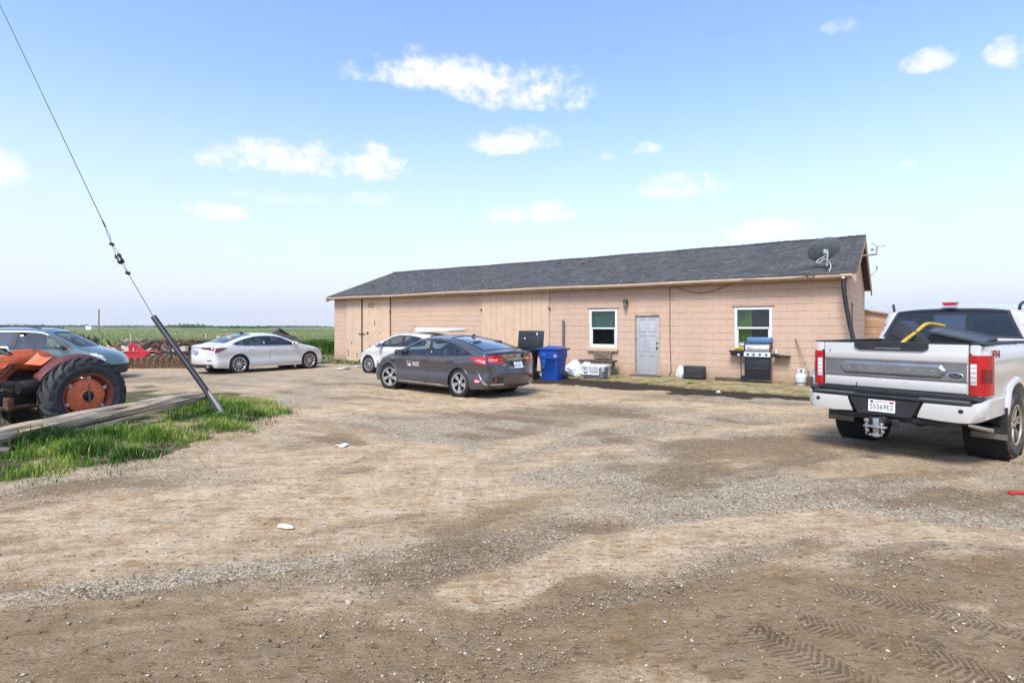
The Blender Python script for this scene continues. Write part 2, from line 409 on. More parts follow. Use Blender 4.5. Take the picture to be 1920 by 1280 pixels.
def axis(lo, hi, step, gr, end):
    v = list(np.arange(lo, hi + 1e-6, step)); s = step
    while v[-1] < end: s *= gr; v.append(v[-1] + s)
    return v
_xr = axis(0, 5.0, .05, 1.055, 1800); XS = np.array([-q for q in _xr[:0:-1]] + _xr)
_yf = axis(1.6, 7.0, .04, 1.028, 1800); _yb = axis(0, .1, .3, 1.5, 600); YS = np.array([1.6 - q for q in _yb[:0:-1]] + _yf)
GX, GY = np.meshgrid(XS, YS); gx, gy = GX.ravel(), GY.ravel()
mg, mw, mgr, ms = masks(gx, gy)
nearf = 1 - sst(gy, 7, 14)
ca, sa = math.cos(.36), math.sin(.36)
rut = fbm((gx * ca + gy * sa) * .8, (-gx * sa + gy * ca) * 5, 55, 3) - .5
zz = gz(gx, gy) + nearf * (rut * .022 + (fbm(gx * 9, gy * 9, 71, 3) - .5) * (.012 + .02 * mw) + (fbm(gx * 22, gy * 22, 73, 2) - .5) * .012 * mg)
zz -= np.exp(-(((gx - .70) / .2) ** 2 + ((gy - 4.77) / .1) ** 2)) * .03
nx, ny = len(XS), len(YS)
me = bpy.data.meshes.new('ground')
me.vertices.add(nx * ny); me.vertices.foreach_set('co', np.stack([gx, gy, zz], 1).astype(np.float32).ravel())
ii = (np.arange(ny - 1)[:, None] * nx + np.arange(nx - 1)[None, :]).ravel()
quads = np.stack([ii, ii + 1, ii + nx + 1, ii + nx], 1).astype(np.int32)
me.loops.add(quads.size); me.loops.foreach_set('vertex_index', quads.ravel())
me.polygons.add(len(quads)); me.polygons.foreach_set('loop_start', np.arange(0, quads.size, 4, dtype=np.int32))
me.polygons.foreach_set('use_smooth', np.ones(len(quads), bool))
me.update(calc_edges=True); me.validate()
at1 = me.attributes.new('surface', 'FLOAT_COLOR', 'POINT')
at1.data.foreach_set('color', np.stack([mg, mw, mgr, ms], 1).astype(np.float32).ravel())
ground = bpy.data.objects.new('ground', me); COL.objects.link(ground); ground['kind'] = 'structure'

gm = bpy.data.materials.new('yard_and_field'); gm.use_nodes = True; q = NG(gm.node_tree); b = gm.node_tree.nodes['Principled BSDF']
tcg = q.n('ShaderNodeNewGeometry').outputs['Position']
an = q.n('ShaderNodeAttribute', attribute_name='surface'); sp = q.n('ShaderNodeSeparateColor'); q.l(an.outputs['Color'], sp.inputs[0])
aG, aW, aGr, aS = sp.outputs[0], sp.outputs[1], sp.outputs[2], an.outputs['Alpha']
p2 = q.scale(tcg, (1, 1, 0))
def jit(a, nse, k, lo, hi): return q.ss(q.m('ADD', a, q.m('MULTIPLY', q.m('SUBTRACT', nse, .5), k)), lo, hi)
nA = q.noise(p2, 2.2, 8, .68); nB = q.noise(p2, 9, 6, .72); nC = q.noise(p2, 45, 5, .72); nD = q.noise(p2, 150, 4, .7)
lanev = q.n('ShaderNodeMapping'); q.l(p2, lanev.inputs[0]); lanev.inputs[2].default_value = (0, 0, -.36); lanev.inputs[3].default_value = (.7, 3.6, 1)
nL = q.noise(lanev.outputs[0], 3.0, 6, .68)
dirt = q.ramp(q.m('ADD', q.m('MULTIPLY', nA, .45), q.m('ADD', q.m('MULTIPLY', nB, .25), q.m('MULTIPLY', nL, .3))), [(.33, (.24, .138, .062)), (.43, (.49, .330, .175)), (.53, (.75, .565, .355)), (.65, (.90, .745, .525))])
dirt = q.mix(q.m('MULTIPLY', q.ss(nD, .55, .66), .65), dirt, (.17, .105, .058))
dirt = q.mix(q.m('MULTIPLY', q.ss(nC, .58, .68), .6), dirt, (.18, .115, .065))
vo = q.n('ShaderNodeTexVoronoi'); q.l(p2, vo.inputs['Vector']); vo.inputs['Scale'].default_value = 48
vo2 = q.n('ShaderNodeTexVoronoi'); q.l(p2, vo2.inputs['Vector']); vo2.inputs['Scale'].default_value = 95
vs_ = q.n('ShaderNodeSeparateColor'); q.l(vo.outputs['Color'], vs_.inputs[0])
vs2 = q.n('ShaderNodeSeparateColor'); q.l(vo2.outputs['Color'], vs2.inputs[0])
pick = q.ss(nB, .45, .55)
rnd = q.m('ADD', q.m('MULTIPLY', vs_.outputs[0], pick), q.m('MULTIPLY', vs2.outputs[0], q.m('SUBTRACT', 1., pick)))
stone = q.ramp(rnd, [(.0, (.24, .152, .072)), (.3, (.59, .455, .285)), (.65, (.83, .695, .485)), (1., (.92, .85, .68))])
dst = q.m('ADD', q.m('MULTIPLY', vo.outputs['Distance'], pick), q.m('MULTIPLY', vo2.outputs['Distance'], q.m('SUBTRACT', 1., pick)))
stone = q.mix(q.m('MULTIPLY', q.ss(dst, .40, .72), .6), stone, (.10, .075, .055))
gF = q.m('MULTIPLY', jit(aG, q.m('ADD', q.m('MULTIPLY', nB, .5), q.m('MULTIPLY', nC, .5)), 2.6, .05, .95), .92)
c = q.mix(gF, dirt, stone)
pv_ = q.n('ShaderNodeMapping'); q.l(p2, pv_.inputs[0]); pv_.inputs[2].default_value = (0, 0, -.25); pv_.inputs[3].default_value = (.42, 1.25, 1)
pit = q.ss(q.m('ADD', q.noise(pv_.outputs[0], 26, 4, .6, .6), q.m('MULTIPLY', q.m('SUBTRACT', nA, .5), .22)), .60, .67)
pit2 = q.ss(q.noise(pv_.outputs[0], 75, 3, .6, .5), .60, .68)
pit = q.m('MAXIMUM', pit, q.m('MULTIPLY', pit2, .8))
c = q.mix(q.m('MULTIPLY', pit, .72), c, (.10, .062, .034))
nE = q.noise(p2, 15, 9, .78, .3); nF = q.noise(lanev.outputs[0], 9, 8, .72)
crust = q.m('MULTIPLY', q.ss(q.m('ADD', q.m('MULTIPLY', nE, .6), q.m('MULTIPLY', nF, .4)), .46, .56, 1, 0), .34)
c = q.mix(crust, c, q.mix(1.0, c, (.52, .44, .34), 'MULTIPLY'))
sparse = q.m('MULTIPLY', q.ss(rnd, .80, .84), q.ss(q.noise(p2, 5, 4, .6), .44, .58))
c = q.mix(q.m('MULTIPLY', sparse, .6), c, (.56, .48, .38))
wF = jit(aW, q.m('ADD', q.m('MULTIPLY', nA, .5), q.m('MULTIPLY', nC, .5)), 2.2, .15, .95)
c = q.mix(q.m('MULTIPLY', wF, .68), c, q.mix(nB, (.115, .061, .019), (.31, .200, .085)))
sF = jit(aS, nC, 1.1, .25, .6)
c = q.mix(sF, c, q.mix(q.ss(nC, .35, .7), (.024, .017, .012), (.085, .060, .040)))
gv = q.noise(p2, .16, 5, .6); gv2 = q.noise(q.scale(tcg, (.25, 1, 0)), .12, 5, .65)
field = q.ramp(q.m('ADD', q.m('MULTIPLY', gv, .4), q.m('MULTIPLY', gv2, .6)), [(.34, (.07, .105, .028)), (.45, (.12, .165, .045)), (.52, (.21, .205, .08)), (.60, (.28, .225, .115)), (.70, (.17, .125, .075))])
field = q.mix(q.m('MULTIPLY', q.ss(nC, .4, .7), .4), field, (.03, .05, .012))
sx_ = q.n('ShaderNodeSeparateXYZ'); q.l(p2, sx_.inputs[0])
grF = jit(aGr, nC, 1.0, .25, .6)
isl_ = q.ss(q.m('ADD', sx_.outputs[1], 0.0), 13.5, 18.0)
field = q.mix(isl_, q.mix(q.ss(nC, .42, .6), (.10, .105, .03), (.17, .12, .065)), field)
c = q.mix(grF, c, field)
q.l(c, b.inputs['Base Color'])
q.l(q.m('MULTIPLY_ADD', wF, -.22, .95), b.inputs['Roughness']); b.inputs['Specular IOR Level'].default_value = .25
# tyre treads pressed into the mud, lower right
sx = q.n('ShaderNodeSeparateXYZ'); q.l(p2, sx.inputs[0])
nE_ = q.noise(p2, 22, 6, .7)
trk = None
for (pa, pb) in (((1500, 1165), (1960, 1310)), ((1560, 1105), (2080, 1225)), ((1400, 1180), (1700, 1330))):
    A, Bp = gp(*pa), gp(*pb); t = (Bp - A).normalized(); nn = Vector((-t.y, t.x, 0))
    al = q.m('ADD', q.m('MULTIPLY', sx.outputs[0], t.x), q.m('MULTIPLY', sx.outputs[1], t.y))
    ac = q.m('SUBTRACT', q.m('ADD', q.m('MULTIPLY', sx.outputs[0], nn.x), q.m('MULTIPLY', sx.outputs[1], nn.y)), A.dot(nn))
    ac = q.m('ADD', ac, q.m('MULTIPLY', q.m('SUBTRACT', nA, .5), .06))
    band = q.m('MULTIPLY', q.m('LESS_THAN', q.m('ABSOLUTE', ac), .11), q.m('MULTIPLY', q.m('GREATER_THAN', al, A.dot(t)), q.m('LESS_THAN', al, Bp.dot(t))))
    ch = q.m('SINE', q.m('ADD', q.m('MULTIPLY', al, 2 * math.pi / .034), q.m('MULTIPLY', q.m('ABSOLUTE', ac), 85.)))
    w = q.m('MULTIPLY', band, q.m('MULTIPLY', q.ss(ch, -.2, .5), q.m('MULTIPLY', q.ss(nA, .34, .50), q.ss(nE_, .40, .56))))
    trk = w if trk is None else q.m('MAXIMUM', trk, w)
c = q.mix(q.m('MULTIPLY', trk, .34), c, (.07, .042, .02)); q.l(c, b.inputs['Base Color'])
hgt = q.m('ADD', q.m('MULTIPLY', q.m('MULTIPLY', q.m('SUBTRACT', .7, dst), gF), .9), q.m('ADD', q.m('MULTIPLY', nC, .7), q.m('MULTIPLY', nD, .35)))
hgt = q.m('ADD', hgt, q.m('MULTIPLY', nB, 1.1)); hgt = q.m('ADD', hgt, q.m('MULTIPLY', nE, 1.2))
hgt = q.m('SUBTRACT', hgt, q.m('ADD', q.m('MULTIPLY', trk, .9), q.m('MULTIPLY', pit, .8)))
q.l(q.bump(hgt, .8, .035), b.inputs['Normal'])
me.materials.append(gm)

# ---- loose stones on the near lane: nobody could count them
def stones(n, seed):
    r = np.random.default_rng(seed)
    y = 1.9 * (11 / 1.9) ** r.random(n * 6); x = (r.random(n * 6) * 2 - 1) * (y * .98 + .5)
    a, w_, gr, so = masks(x, y)
    keep = (r.random(n * 6) < np.clip(a * 1.0 + .06 + .1 * w_, 0, 1) * (1 - gr)) & (y > 1.9)
    x, y = x[keep][:n], y[keep][:n]; n = len(x)
    s = np.clip(r.lognormal(-5.5, .42, n), .0022, .012) * (1 + .03 * y)
    base = np.array([(1, 0, 0), (0, 1, 0), (-1, 0, 0), (0, -1, 0), (.1, .1, .7), (0, 0, -.6), (.7, .7, .25), (-.7, .6, .3), (-.6, -.7, .25), (.6, -.7, .3)])
    F = np.array([(0, 6, 4), (6, 1, 4), (1, 7, 4), (7, 2, 4), (2, 8, 4), (8, 3, 4), (3, 9, 4), (9, 0, 4), (6, 0, 5), (1, 6, 5), (7, 1, 5), (2, 7, 5), (8, 2, 5), (3, 8, 5), (9, 3, 5), (0, 9, 5)])
    V = base[None] * (1 + (r.random((n, 10, 1)) - .5) * .5) * (s[:, None, None] * (.7 + .6 * r.random((n, 1, 3))))
    th = r.random(n) * 6.283; c, sn = np.cos(th)[:, None], np.sin(th)[:, None]
    X = V[..., 0] * c - V[..., 1] * sn + x[:, None]; Y = V[..., 0] * sn + V[..., 1] * c + y[:, None]
    near = 1 - sst(y, 7, 14)
    Z = V[..., 2] + (np.interp(0, [0], [0]) + gz(x, y) + .003 * near)[:, None] + s[:, None] * .15
    P = np.stack([X, Y, Z], -1).reshape(-1, 3)
    FF = (F[None] + (np.arange(n) * 10)[:, None, None]).reshape(-1, 3).astype(np.int32)
    return P, FF, np.repeat(r.random(n), 10)
def rawmesh(name, P, F, attr=None):
    me = bpy.data.meshes.new(name); k = F.shape[1]
    me.vertices.add(len(P)); me.vertices.foreach_set('co', P.astype(np.float32).ravel())
    me.loops.add(F.size); me.loops.foreach_set('vertex_index', F.ravel().astype(np.int32))
    me.polygons.add(len(F)); me.polygons.foreach_set('loop_start', np.arange(0, F.size, k, dtype=np.int32))
    if attr is not None:
        a = me.attributes.new('tint', 'FLOAT', 'POINT'); a.data.foreach_set('value', attr.astype(np.float32))
    me.update(calc_edges=True); me.validate()
    o = bpy.data.objects.new(name, me); COL.objects.link(o); return o
def tintmat(name, stops, rough=.9, trans=0.0):
    m = bpy.data.materials.new(name); m.use_nodes = True; q = NG(m.node_tree); b = m.node_tree.nodes['Principled BSDF']
    a = q.n('ShaderNodeAttribute', attribute_name='tint')
    q.l(q.ramp(a.outputs['Fac'], stops), b.inputs['Base Color']); b.inputs['Roughness'].default_value = rough; b.inputs['Specular IOR Level'].default_value = .25
    if trans:
        t = q.n('ShaderNodeBsdfTranslucent'); q.l(q.ramp(a.outputs['Fac'], stops), t.inputs[0])
        mx = q.n('ShaderNodeMixShader'); mx.inputs[0].default_value = trans
        o = m.node_tree.nodes['Material Output']; q.l(b.outputs[0], mx.inputs[1]); q.l(t.outputs[0], mx.inputs[2]); q.l(mx.outputs[0], o.inputs[0])
    return m
P, F, A = stones(26000, 5)
o = rawmesh('gravel', P, F, A); o.data.materials.append(tintmat('gravel_stones', [(0, (.13, .085, .052)), (.35, (.32, .235, .16)), (.75, (.46, .365, .275)), (1, (.60, .53, .44))]))
tag(o, 'loose grey and tan gravel stones scattered over the dirt yard', 'gravel', kind='stuff')

# ---- grass
def blades(x, y, z, h, wd, lean, seed):
    r = np.random.default_rng(seed); n = len(x)
    th = r.random(n) * 6.283; dx, dy = np.cos(th), np.sin(th); wx, wy = -dy * wd * .5, dx * wd * .5
    ln = lean * (.4 + r.random(n)); V = np.zeros((n, 5, 3))
    mx, my = x + dx * ln * h * .35, y + dy * ln * h * .35
    tx, ty = x + dx * ln * h, y + dy * ln * h
    V[:, 0] = np.stack([x - wx, y - wy, z - .02], 1); V[:, 1] = np.stack([x + wx, y + wy, z - .02], 1)
    V[:, 2] = np.stack([mx + wx * .8, my + wy * .8, z + h * .6], 1); V[:, 3] = np.stack([mx - wx * .8, my - wy * .8, z + h * .6], 1)
    V[:, 4] = np.stack([tx, ty, z + h * (1.0 - .25 * np.clip(ln, 0, 2))], 1)
    T = np.array([(0, 1, 2), (0, 2, 3), (3, 2, 4)])
    F = (T[None] + (np.arange(n) * 5)[:, None, None]).reshape(-1, 3)
    return V.reshape(-1, 3), F
M_GRASS = tintmat('grass_blades', [(0, (.032, .085, .012)), (.3, (.075, .175, .018)), (.6, (.17, .30, .03)), (.85, (.31, .41, .055)), (1, (.48, .41, .18))], .55, .3)
def grass_island():
    r = np.random.default_rng(11); n = 190000
    x = r.uniform(-11, -3.6, n); y = r.uniform(5.4, 12.8, n)
    isl = island(x, y); _, _, gr, so = masks(x, y)
    tuft = sst(fbm(x * 3.3, y * 3.3, 41, 3), .40, .62)
    tall = 1.25 * blob(x, y, 465, 772, .7, .7) + .8 * blob(x, y, 370, 775, .5, .3) + .9 * blob(x, y, 210, 835, .9, .3, .5) + 1.3 * blob(x, y, 35, 850, .6, .35) + 1.0 * blob(x, y, 160, 862, .45, .2) + .6 * blob(x, y, 265, 725, .6, .5) + .6 * blob(x, y, 420, 750, .5, .4)
    dens = np.clip(gr * (.16 + .7 * tuft) + gr * tall * 1.2 + .035 * sst(isl, -.5, 0), 0, 1)
    keep = (isl > -.5) & (r.random(n) < dens); x, y, tuft, tall = x[keep], y[keep], tuft[keep], tall[keep]; n = len(x)
    h = (.025 + .05 * tuft + .16 * np.clip(tall, 0, 1.3)) * (.5 + .9 * r.random(n))
    V, F = blades(x, y, gz(x, y), h, .0045 + .006 * r.random(n) + .022 * h, .35 + .5 * r.random(n), 12)
    warm = fbm(x * 1.7, y * 1.7, 47, 3)
    t = np.clip(.46 + (warm - .5) * 2.2 + (r.random(n) - .5) * .6 - .10 * tall + .3 * blob(x, y, 480, 770, .5, .6), 0, .93); t[r.random(n) < .07] = 1.0
    o = rawmesh('grass', V, F, np.repeat(t, 5)); o.data.materials.append(M_GRASS)
    tag(o, 'bright green grass growing on the dirt island around the leaning guy wire', 'grass', kind='stuff')
grass_island()
def field_grass():
    r = np.random.default_rng(17); n = 70000
    y = 25 * (260 / 25) ** r.random(n); x = (r.random(n) * 1.25 - 1.02) * y * 1.0
    fl = yard_edge(x, y); rx, ry = x - BC.x, y - BC.y; d = rx * BN.x + ry * BN.y; s = rx * BU.x + ry * BU.y
    _, _, gr, so = masks(x, y)
    pat = fbm(x * .10, y * .14, 19, 4)
    keep = (r.random(n) < gr * (.15 + .85 * sst(pat, .36, .6))) & ((d < -.3) | (s > BL + .4) | (d > BW + 1))
    x, y, pat = x[keep], y[keep], pat[keep]; n = len(x)
    h = (.04 + .11 * sst(fbm(x * .25, y * .3, 23, 3), .50, .72)) * (.5 + r.random(n)) * (1 + np.minimum(y, 120) / 150)
    V, F = blades(x, y, gz(x, y), h, .02 + .0009 * y, .9, 18)
    t = np.clip(.50 + (fbm(x * .07, y * .16, 29, 3) - .5) * 1.7 + (r.random(n) - .5) * .45, 0, .93); t[r.random(n) < .10] = 1
    o = rawmesh('field_grass', V, F, np.repeat(t, 5)); o.data.materials.append(M_GRASS)
    tag(o, 'patchy green and straw pasture grass stretching to the horizon', 'grass', kind='stuff')
field_grass()
M_WEED = tintmat('dry_weeds', [(0, (.05, .025, .018)), (.5, (.13, .07, .045)), (.8, (.25, .17, .09)), (1, (.34, .27, .14))], .9)
def weeds(name, label, cat, spots, n, hh, mat_, t0, t1, seed, wd=.03):
    r = np.random.default_rng(seed); xs, ys, hs = [], [], []
    for (cx, cy, ax, ay, hm) in spots:
        k = int(n * ax * ay); a = r.normal(0, .5, (k, 2)); xs.append(cx + a[:, 0] * ax); ys.append(cy + a[:, 1] * ay)
        hs.append(hh * hm * np.exp(-(a ** 2).sum(1) * .6) * (.5 + .8 * r.random(k)))
    x, y, h = map(np.concatenate, (xs, ys, hs))
    V, F = blades(x, y, gz(x, y), h, wd * (.6 + .8 * r.random(len(x))), .7, seed + 1)
    o = rawmesh(name, V, F, np.repeat(t0 + (t1 - t0) * r.random(len(x)), 5)); o.data.materials.append(mat_)
    return tag(o, label, cat, kind='stuff')
weeds('dry_weeds', 'tall reddish brown dried weeds growing behind the white sedan', 'weeds',
      [(-19.5, 34, 3.0, 1.2, 1.0), (-16.8, 33, 3.2, 1.2, 1.2), (-14.0, 33, 3.0, 1.2, 1.15), (-12.0, 34.5, 2.2, 1, .8), (-22.5, 36, 2.2, 1, .8)], 420, .85, M_WEED, 0, .75, 3, .035)
weeds('green_weeds', 'clump of tall dark green weeds beside the far left corner of the barn', 'weeds',
      [(-10.3, 31.5, 1.0, 1.2, 1.1), (-11.3, 32.5, 1.2, 1.2, 1.2), (-9.9, 33.5, .8, 1.5, 1.5), (-12.8, 33.5, 1.4, .8, .6)], 1500, .75, M_GRASS, .05, .5, 5, .03)
weeds('wall_weeds', 'small green weeds sprouting along the slab in front of the barn', 'weeds',
      [(8.05, 16.45, .12, .1, .5), (7.85, 16.3, .1, .1, .35), (5.1, 16.0, .15, .1, .3), (3.35, 17.9, .12, .1, .3), (4.4, 16.4, .3, .1, .2), (7.3, 14.0, .3, .12, .2)], 9000, .45, M_GRASS, .1, .9, 6, .012)

# ---- distant hills
mb = MB(); r = np.random.default_rng(3)
def hillrange(x0, x1, y, hmax, seed):
    xs = np.linspace(x0, x1, 60); hs = hmax * (fbm(xs / 420, xs * 0, seed, 4)) * np.sin(np.linspace(0, math.pi, 60)) ** .6
    vs = []; 
    for xx, h_ in zip(xs, hs): vs += [(xx, y - 150, -3), (xx, y, float(h_)), (xx, y + 150, -3)]
    fs = [(3 * i + a, 3 * i + 3 + a, 3 * i + 4 + a, 3 * i + 1 + a) for i in range(59) for a in (0, 1)]
    mb.add(vs, fs)
hillrange(-1650, -1180, 1480, 17, 3)
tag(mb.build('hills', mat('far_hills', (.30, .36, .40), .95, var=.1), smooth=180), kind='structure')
# ---- mossy concrete slab along the barn
outl = [(-2.2, -.02), (9.4, -.02), (9.0, -1.5), (7.6, -1.75), (6.6, -2.15), (5.7, -1.95), (4.6, -2.2), (3.2, -2.5), (1.8, -2.75), (.2, -2.7), (-1.8, -2.6)]
outl2 = []
for i in range(len(outl)):
    a, b_ = outl[i], outl[(i + 1) % len(outl)]
    for k in range(6):
        t = k / 6; s_, d_ = a[0] + (b_[0] - a[0]) * t, a[1] + (b_[1] - a[1]) * t
        if d_ < -.1: d_ += random.uniform(-.10, .10)
        w = bw(s_, d_, 0); outl2.append((w.x, w.y))
mb = MB(); mb.prism(outl2, -.1, .045)
ms_ = mat('mossy_concrete', (.30, .235, .105), .95, var=.45, vs=5, bump=.7, bs=25, dirt=.8, dcol=(.095, .085, .022), dscale=1.6)
tag(mb.build('concrete_slab', ms_), kind='structure')
# ================================================================== barn of painted concrete block
def block_mat(name, col):
    m = bpy.data.materials.new(name); m.use_nodes = True; q = NG(m.node_tree); b = m.node_tree.nodes['Principled BSDF']
    v = q.n('ShaderNodeTexCoord').outputs['Object']
    s = q.n('ShaderNodeSeparateXYZ'); q.l(v, s.inputs[0])
    geo = q.n('ShaderNodeNewGeometry'); 
    cmb = q.n('ShaderNodeCombineXYZ'); q.l(q.m('ADD', s.outputs[0], s.outputs[1]), cmb.inputs[0]); q.l(s.outputs[2], cmb.inputs[1])
    br = q.n('ShaderNodeTexBrick'); q.l(cmb.outputs[0], br.inputs['Vector'])
    br.inputs['Scale'].default_value = 1; br.inputs['Mortar Size'].default_value = .006; br.inputs['Mortar Smooth'].default_value = .3
    br.inputs['Brick Width'].default_value = .42; br.inputs['Row Height'].default_value = .212; br.inputs['Bias'].default_value = 0
    br.inputs['Color1'].default_value = (.45, .45, .45, 1); br.inputs['Color2'].default_value = (.55, .55, .55, 1)
    n1 = q.noise(v, 1.3, 5, .6); n2 = q.noise(v, 14, 5, .65); n3 = q.noise(v, 3.2, 6, .7)
    lineK = q.m('MULTIPLY', br.outputs['Fac'], q.ss(q.noise(v, 2.3, 4, .6), .36, .56))
    a, d = col, tuple(x * .90 for x in col)
    c = q.mix(q.ss(n1, .3, .7), a, d)
    bs_ = q.n('ShaderNodeSeparateColor'); q.l(br.outputs['Color'], bs_.inputs[0]); tn = q.m('MULTIPLY', q.ss(bs_.outputs[0], .45, .55), .5)
    c = q.mix(tn, c, (col[0] * 1.02, col[1] * .95, col[2] * 1.12))
    c = q.mix(q.m('MULTIPLY', q.ss(q.noise(v, 1.9, 4, .6), .5, .7), .4), c, (col[0] * .97, col[1] * 1.03, col[2] * .93))
    c = q.mix(q.m('MULTIPLY', q.ss(n2, .5, .8), .25), c, tuple(x * .8 for x in col))
    bed = q.m('FRACT', q.m('DIVIDE', s.outputs[2], .212)); bed = q.m('MINIMUM', bed, q.m('SUBTRACT', 1., bed))
    bed = q.m('MULTIPLY', q.ss(q.m('ADD', bed, q.m('MULTIPLY', q.m('SUBTRACT', n2, .5), .05)), .018, .045, 1, 0), q.ss(q.noise(q.scale(v, (.5, .5, 2.2)), 2.6, 5, .65), .40, .58))
    c = q.mix(q.m('MULTIPLY', lineK, .45), c, (.26, .145, .085))
    c = q.mix(q.m('MULTIPLY', bed, .62), c, (.13, .068, .038))
    # scraped and flaked spots, grime at the foot of the wall
    fl = q.ss(q.noise(v, 5.5, 6, .78), .66, .70)
    c = q.mix(q.m('MULTIPLY', fl, .7), c, (.26, .15, .09))
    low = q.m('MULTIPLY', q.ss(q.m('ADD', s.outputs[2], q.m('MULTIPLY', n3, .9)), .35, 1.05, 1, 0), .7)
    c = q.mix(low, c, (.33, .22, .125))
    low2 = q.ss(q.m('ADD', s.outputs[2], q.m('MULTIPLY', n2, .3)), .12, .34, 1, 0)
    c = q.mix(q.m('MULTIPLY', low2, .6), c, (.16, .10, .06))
    q.l(c, b.inputs['Base Color']); b.inputs['Roughness'].default_value = .85; b.inputs['Specular IOR Level'].default_value = .3
    h = q.m('ADD', q.m('MULTIPLY', q.m('MAXIMUM', br.outputs['Fac'], bed), -1.0), q.m('MULTIPLY', n2, .35))
    q.l(q.bump(h, .6, .008), b.inputs['Normal'])
    return m
PEACH = (.555, .392, .272)
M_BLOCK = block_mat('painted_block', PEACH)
M_PAINT = mat('peach_paint', (.52, .37, .245), .75, var=.1, vs=2, bump=.15, bs=25, dirt=.25, dcol=(.25, .15, .09), dscale=4)
M_PAINTD = mat('peeling_peach_trim', (.44, .295, .20), .8, var=.2, vs=4, bump=.3, bs=25, dirt=.5, dcol=(.13, .075, .045), dscale=6)
M_SHIN = None
def shingle():
    m = bpy.data.materials.new('asphalt_shingle'); m.use_nodes = True; q = NG(m.node_tree); b = m.node_tree.nodes['Principled BSDF']
    v = q.n('ShaderNodeTexCoord').outputs['Object']
    br = q.n('ShaderNodeTexBrick'); s = q.n('ShaderNodeSeparateXYZ'); q.l(v, s.inputs[0])
    cmb = q.n('ShaderNodeCombineXYZ'); q.l(s.outputs[0], cmb.inputs[0]); q.l(s.outputs[1], cmb.inputs[1]); q.l(cmb.outputs[0], br.inputs['Vector'])
    br.inputs['Scale'].default_value = 1; br.inputs['Mortar Size'].default_value = .012; br.inputs['Mortar Smooth'].default_value = .4
    br.inputs['Brick Width'].default_value = .26; br.inputs['Row Height'].default_value = .14; br.offset = .37
    br.inputs['Color1'].default_value = (.052, .051, .050, 1); br.inputs['Color2'].default_value = (.105, .102, .099, 1); br.inputs['Mortar'].default_value = (.022, .022, .025, 1)
    n1 = q.noise(v, 1.1, 4, .6); n2 = q.noise(q.scale(v, (2.2, 9, 1)), 3, 5, .7)
    c = q.mix(q.m('MULTIPLY', q.ss(n2, .48, .66), .55), br.outputs['Color'], (.23, .222, .212))
    c = q.mix(q.m('MULTIPLY', q.ss(n1, .48, .66), .55), c, (.055, .053, .052))
    q.l(c, b.inputs['Base Color']); b.inputs['Roughness'].default_value = .92; b.inputs['Specular IOR Level'].default_value = .2
    q.l(q.bump(q.m('ADD', q.m('MULTIPLY', br.outputs['Fac'], -1.), n2), .9, .02), b.inputs['Normal'])
    return m
M_SHIN = shingle()
barn = thing('barn', 'long peach painted concrete block barn with dark shingle roof', 'barn', BC, math.atan2(-BU.y, -BU.x))
# barn local frame: +x runs to the right along the front wall, so a point s along the wall has x = -s ; +y runs into the building... (rotation of BC frame)
# local axes: x' = -BU, y' = z cross x' = BN
WT = .2; EH = 3.18; RH = 4.66; RID = 4.22
def bp(s, d, z): return (-s, d, z)
mb = MB()
def wallseg(s0, s1, z0, z1): mb.box((-(s0 + s1) / 2, WT / 2, (z0 + z1) / 2), (s1 - s0, WT, z1 - z0))
# front wall with its openings
OP = [(1.885, 2.935, 1.02, 2.26), (5.27, 6.14, .0, 2.09), (6.775, 7.83, .955, 2.285)]
cuts = sorted([0, BL] + [v for o in OP for v in o[:2]])
for a, b_ in zip(cuts[:-1], cuts[1:]):
    hit = [o for o in OP if o[0] <= a + 1e-6 and o[1] >= b_ - 1e-6]
    if hit:
        if hit[0][2] > .05: wallseg(a, b_, -.15, hit[0][2])
        wallseg(a, b_, hit[0][3], EH)
    else: wallseg(a, b_, -.15, EH)
mb.box((-BL / 2, BW - WT / 2, EH / 2 - .07), (BL, WT, EH + .15))                         # rear wall
for s_, sg in ((0, 1), (BL, -1)):                                                       # gable walls
    x0, x1 = sorted((-s_, -s_ - sg * WT))
    poly = [(WT, -.15), (BW - WT, -.15), (BW - WT, EH), (RID, RH - .10), (WT, EH)]
    M = Matrix(((0, 0, 1, 0), (1, 0, 0, 0), (0, 1, 0, 0), (0, 0, 0, 1)))
    mb.prism(poly, x0, x1, M)
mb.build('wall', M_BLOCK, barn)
# roof
OVH = .30; OVG = .24
sl = (RH - EH) / RID
mbr = MB()
roofc = []
for sgn in (0, 1):
    d0, d1 = (-OVH, RID) if sgn == 0 else (BW + OVH, RID)
    z0 = EH + .06 - OVH * sl; z1 = RH + .06
    n = 46
    for k in range(n):
        xa = OVG - (BL + 2 * OVG) * k / n; xb = OVG - (BL + 2 * OVG) * (k + 1) / n
        e0, e1 = (random.uniform(-.012, .02) if 0 else 0), 0
        def pt(x, t): 
            sag = -.03 * math.sin(math.pi * min(1, max(0, -x / BL))) + .008 * math.sin(x * 2.1)
            return (x, d0 + (d1 - d0) * t, z0 + (z1 - z0) * t + sag * t)
        vs = [pt(xa, 0), pt(xb, 0), pt(xb, 1), pt(xa, 1)]
        o_ = [(x, y, z - .045) for x, y, z in vs]
        mbr.add(vs + o_, [(0, 1, 2, 3), (7, 6, 5, 4), (0, 4, 5, 1)] + ([(0, 3, 7, 4)] if k == 0 else []) + ([(1, 5, 6, 2)] if k == n - 1 else []))
roof = mbr.build('roof', M_SHIN, barn)
mb = MB()
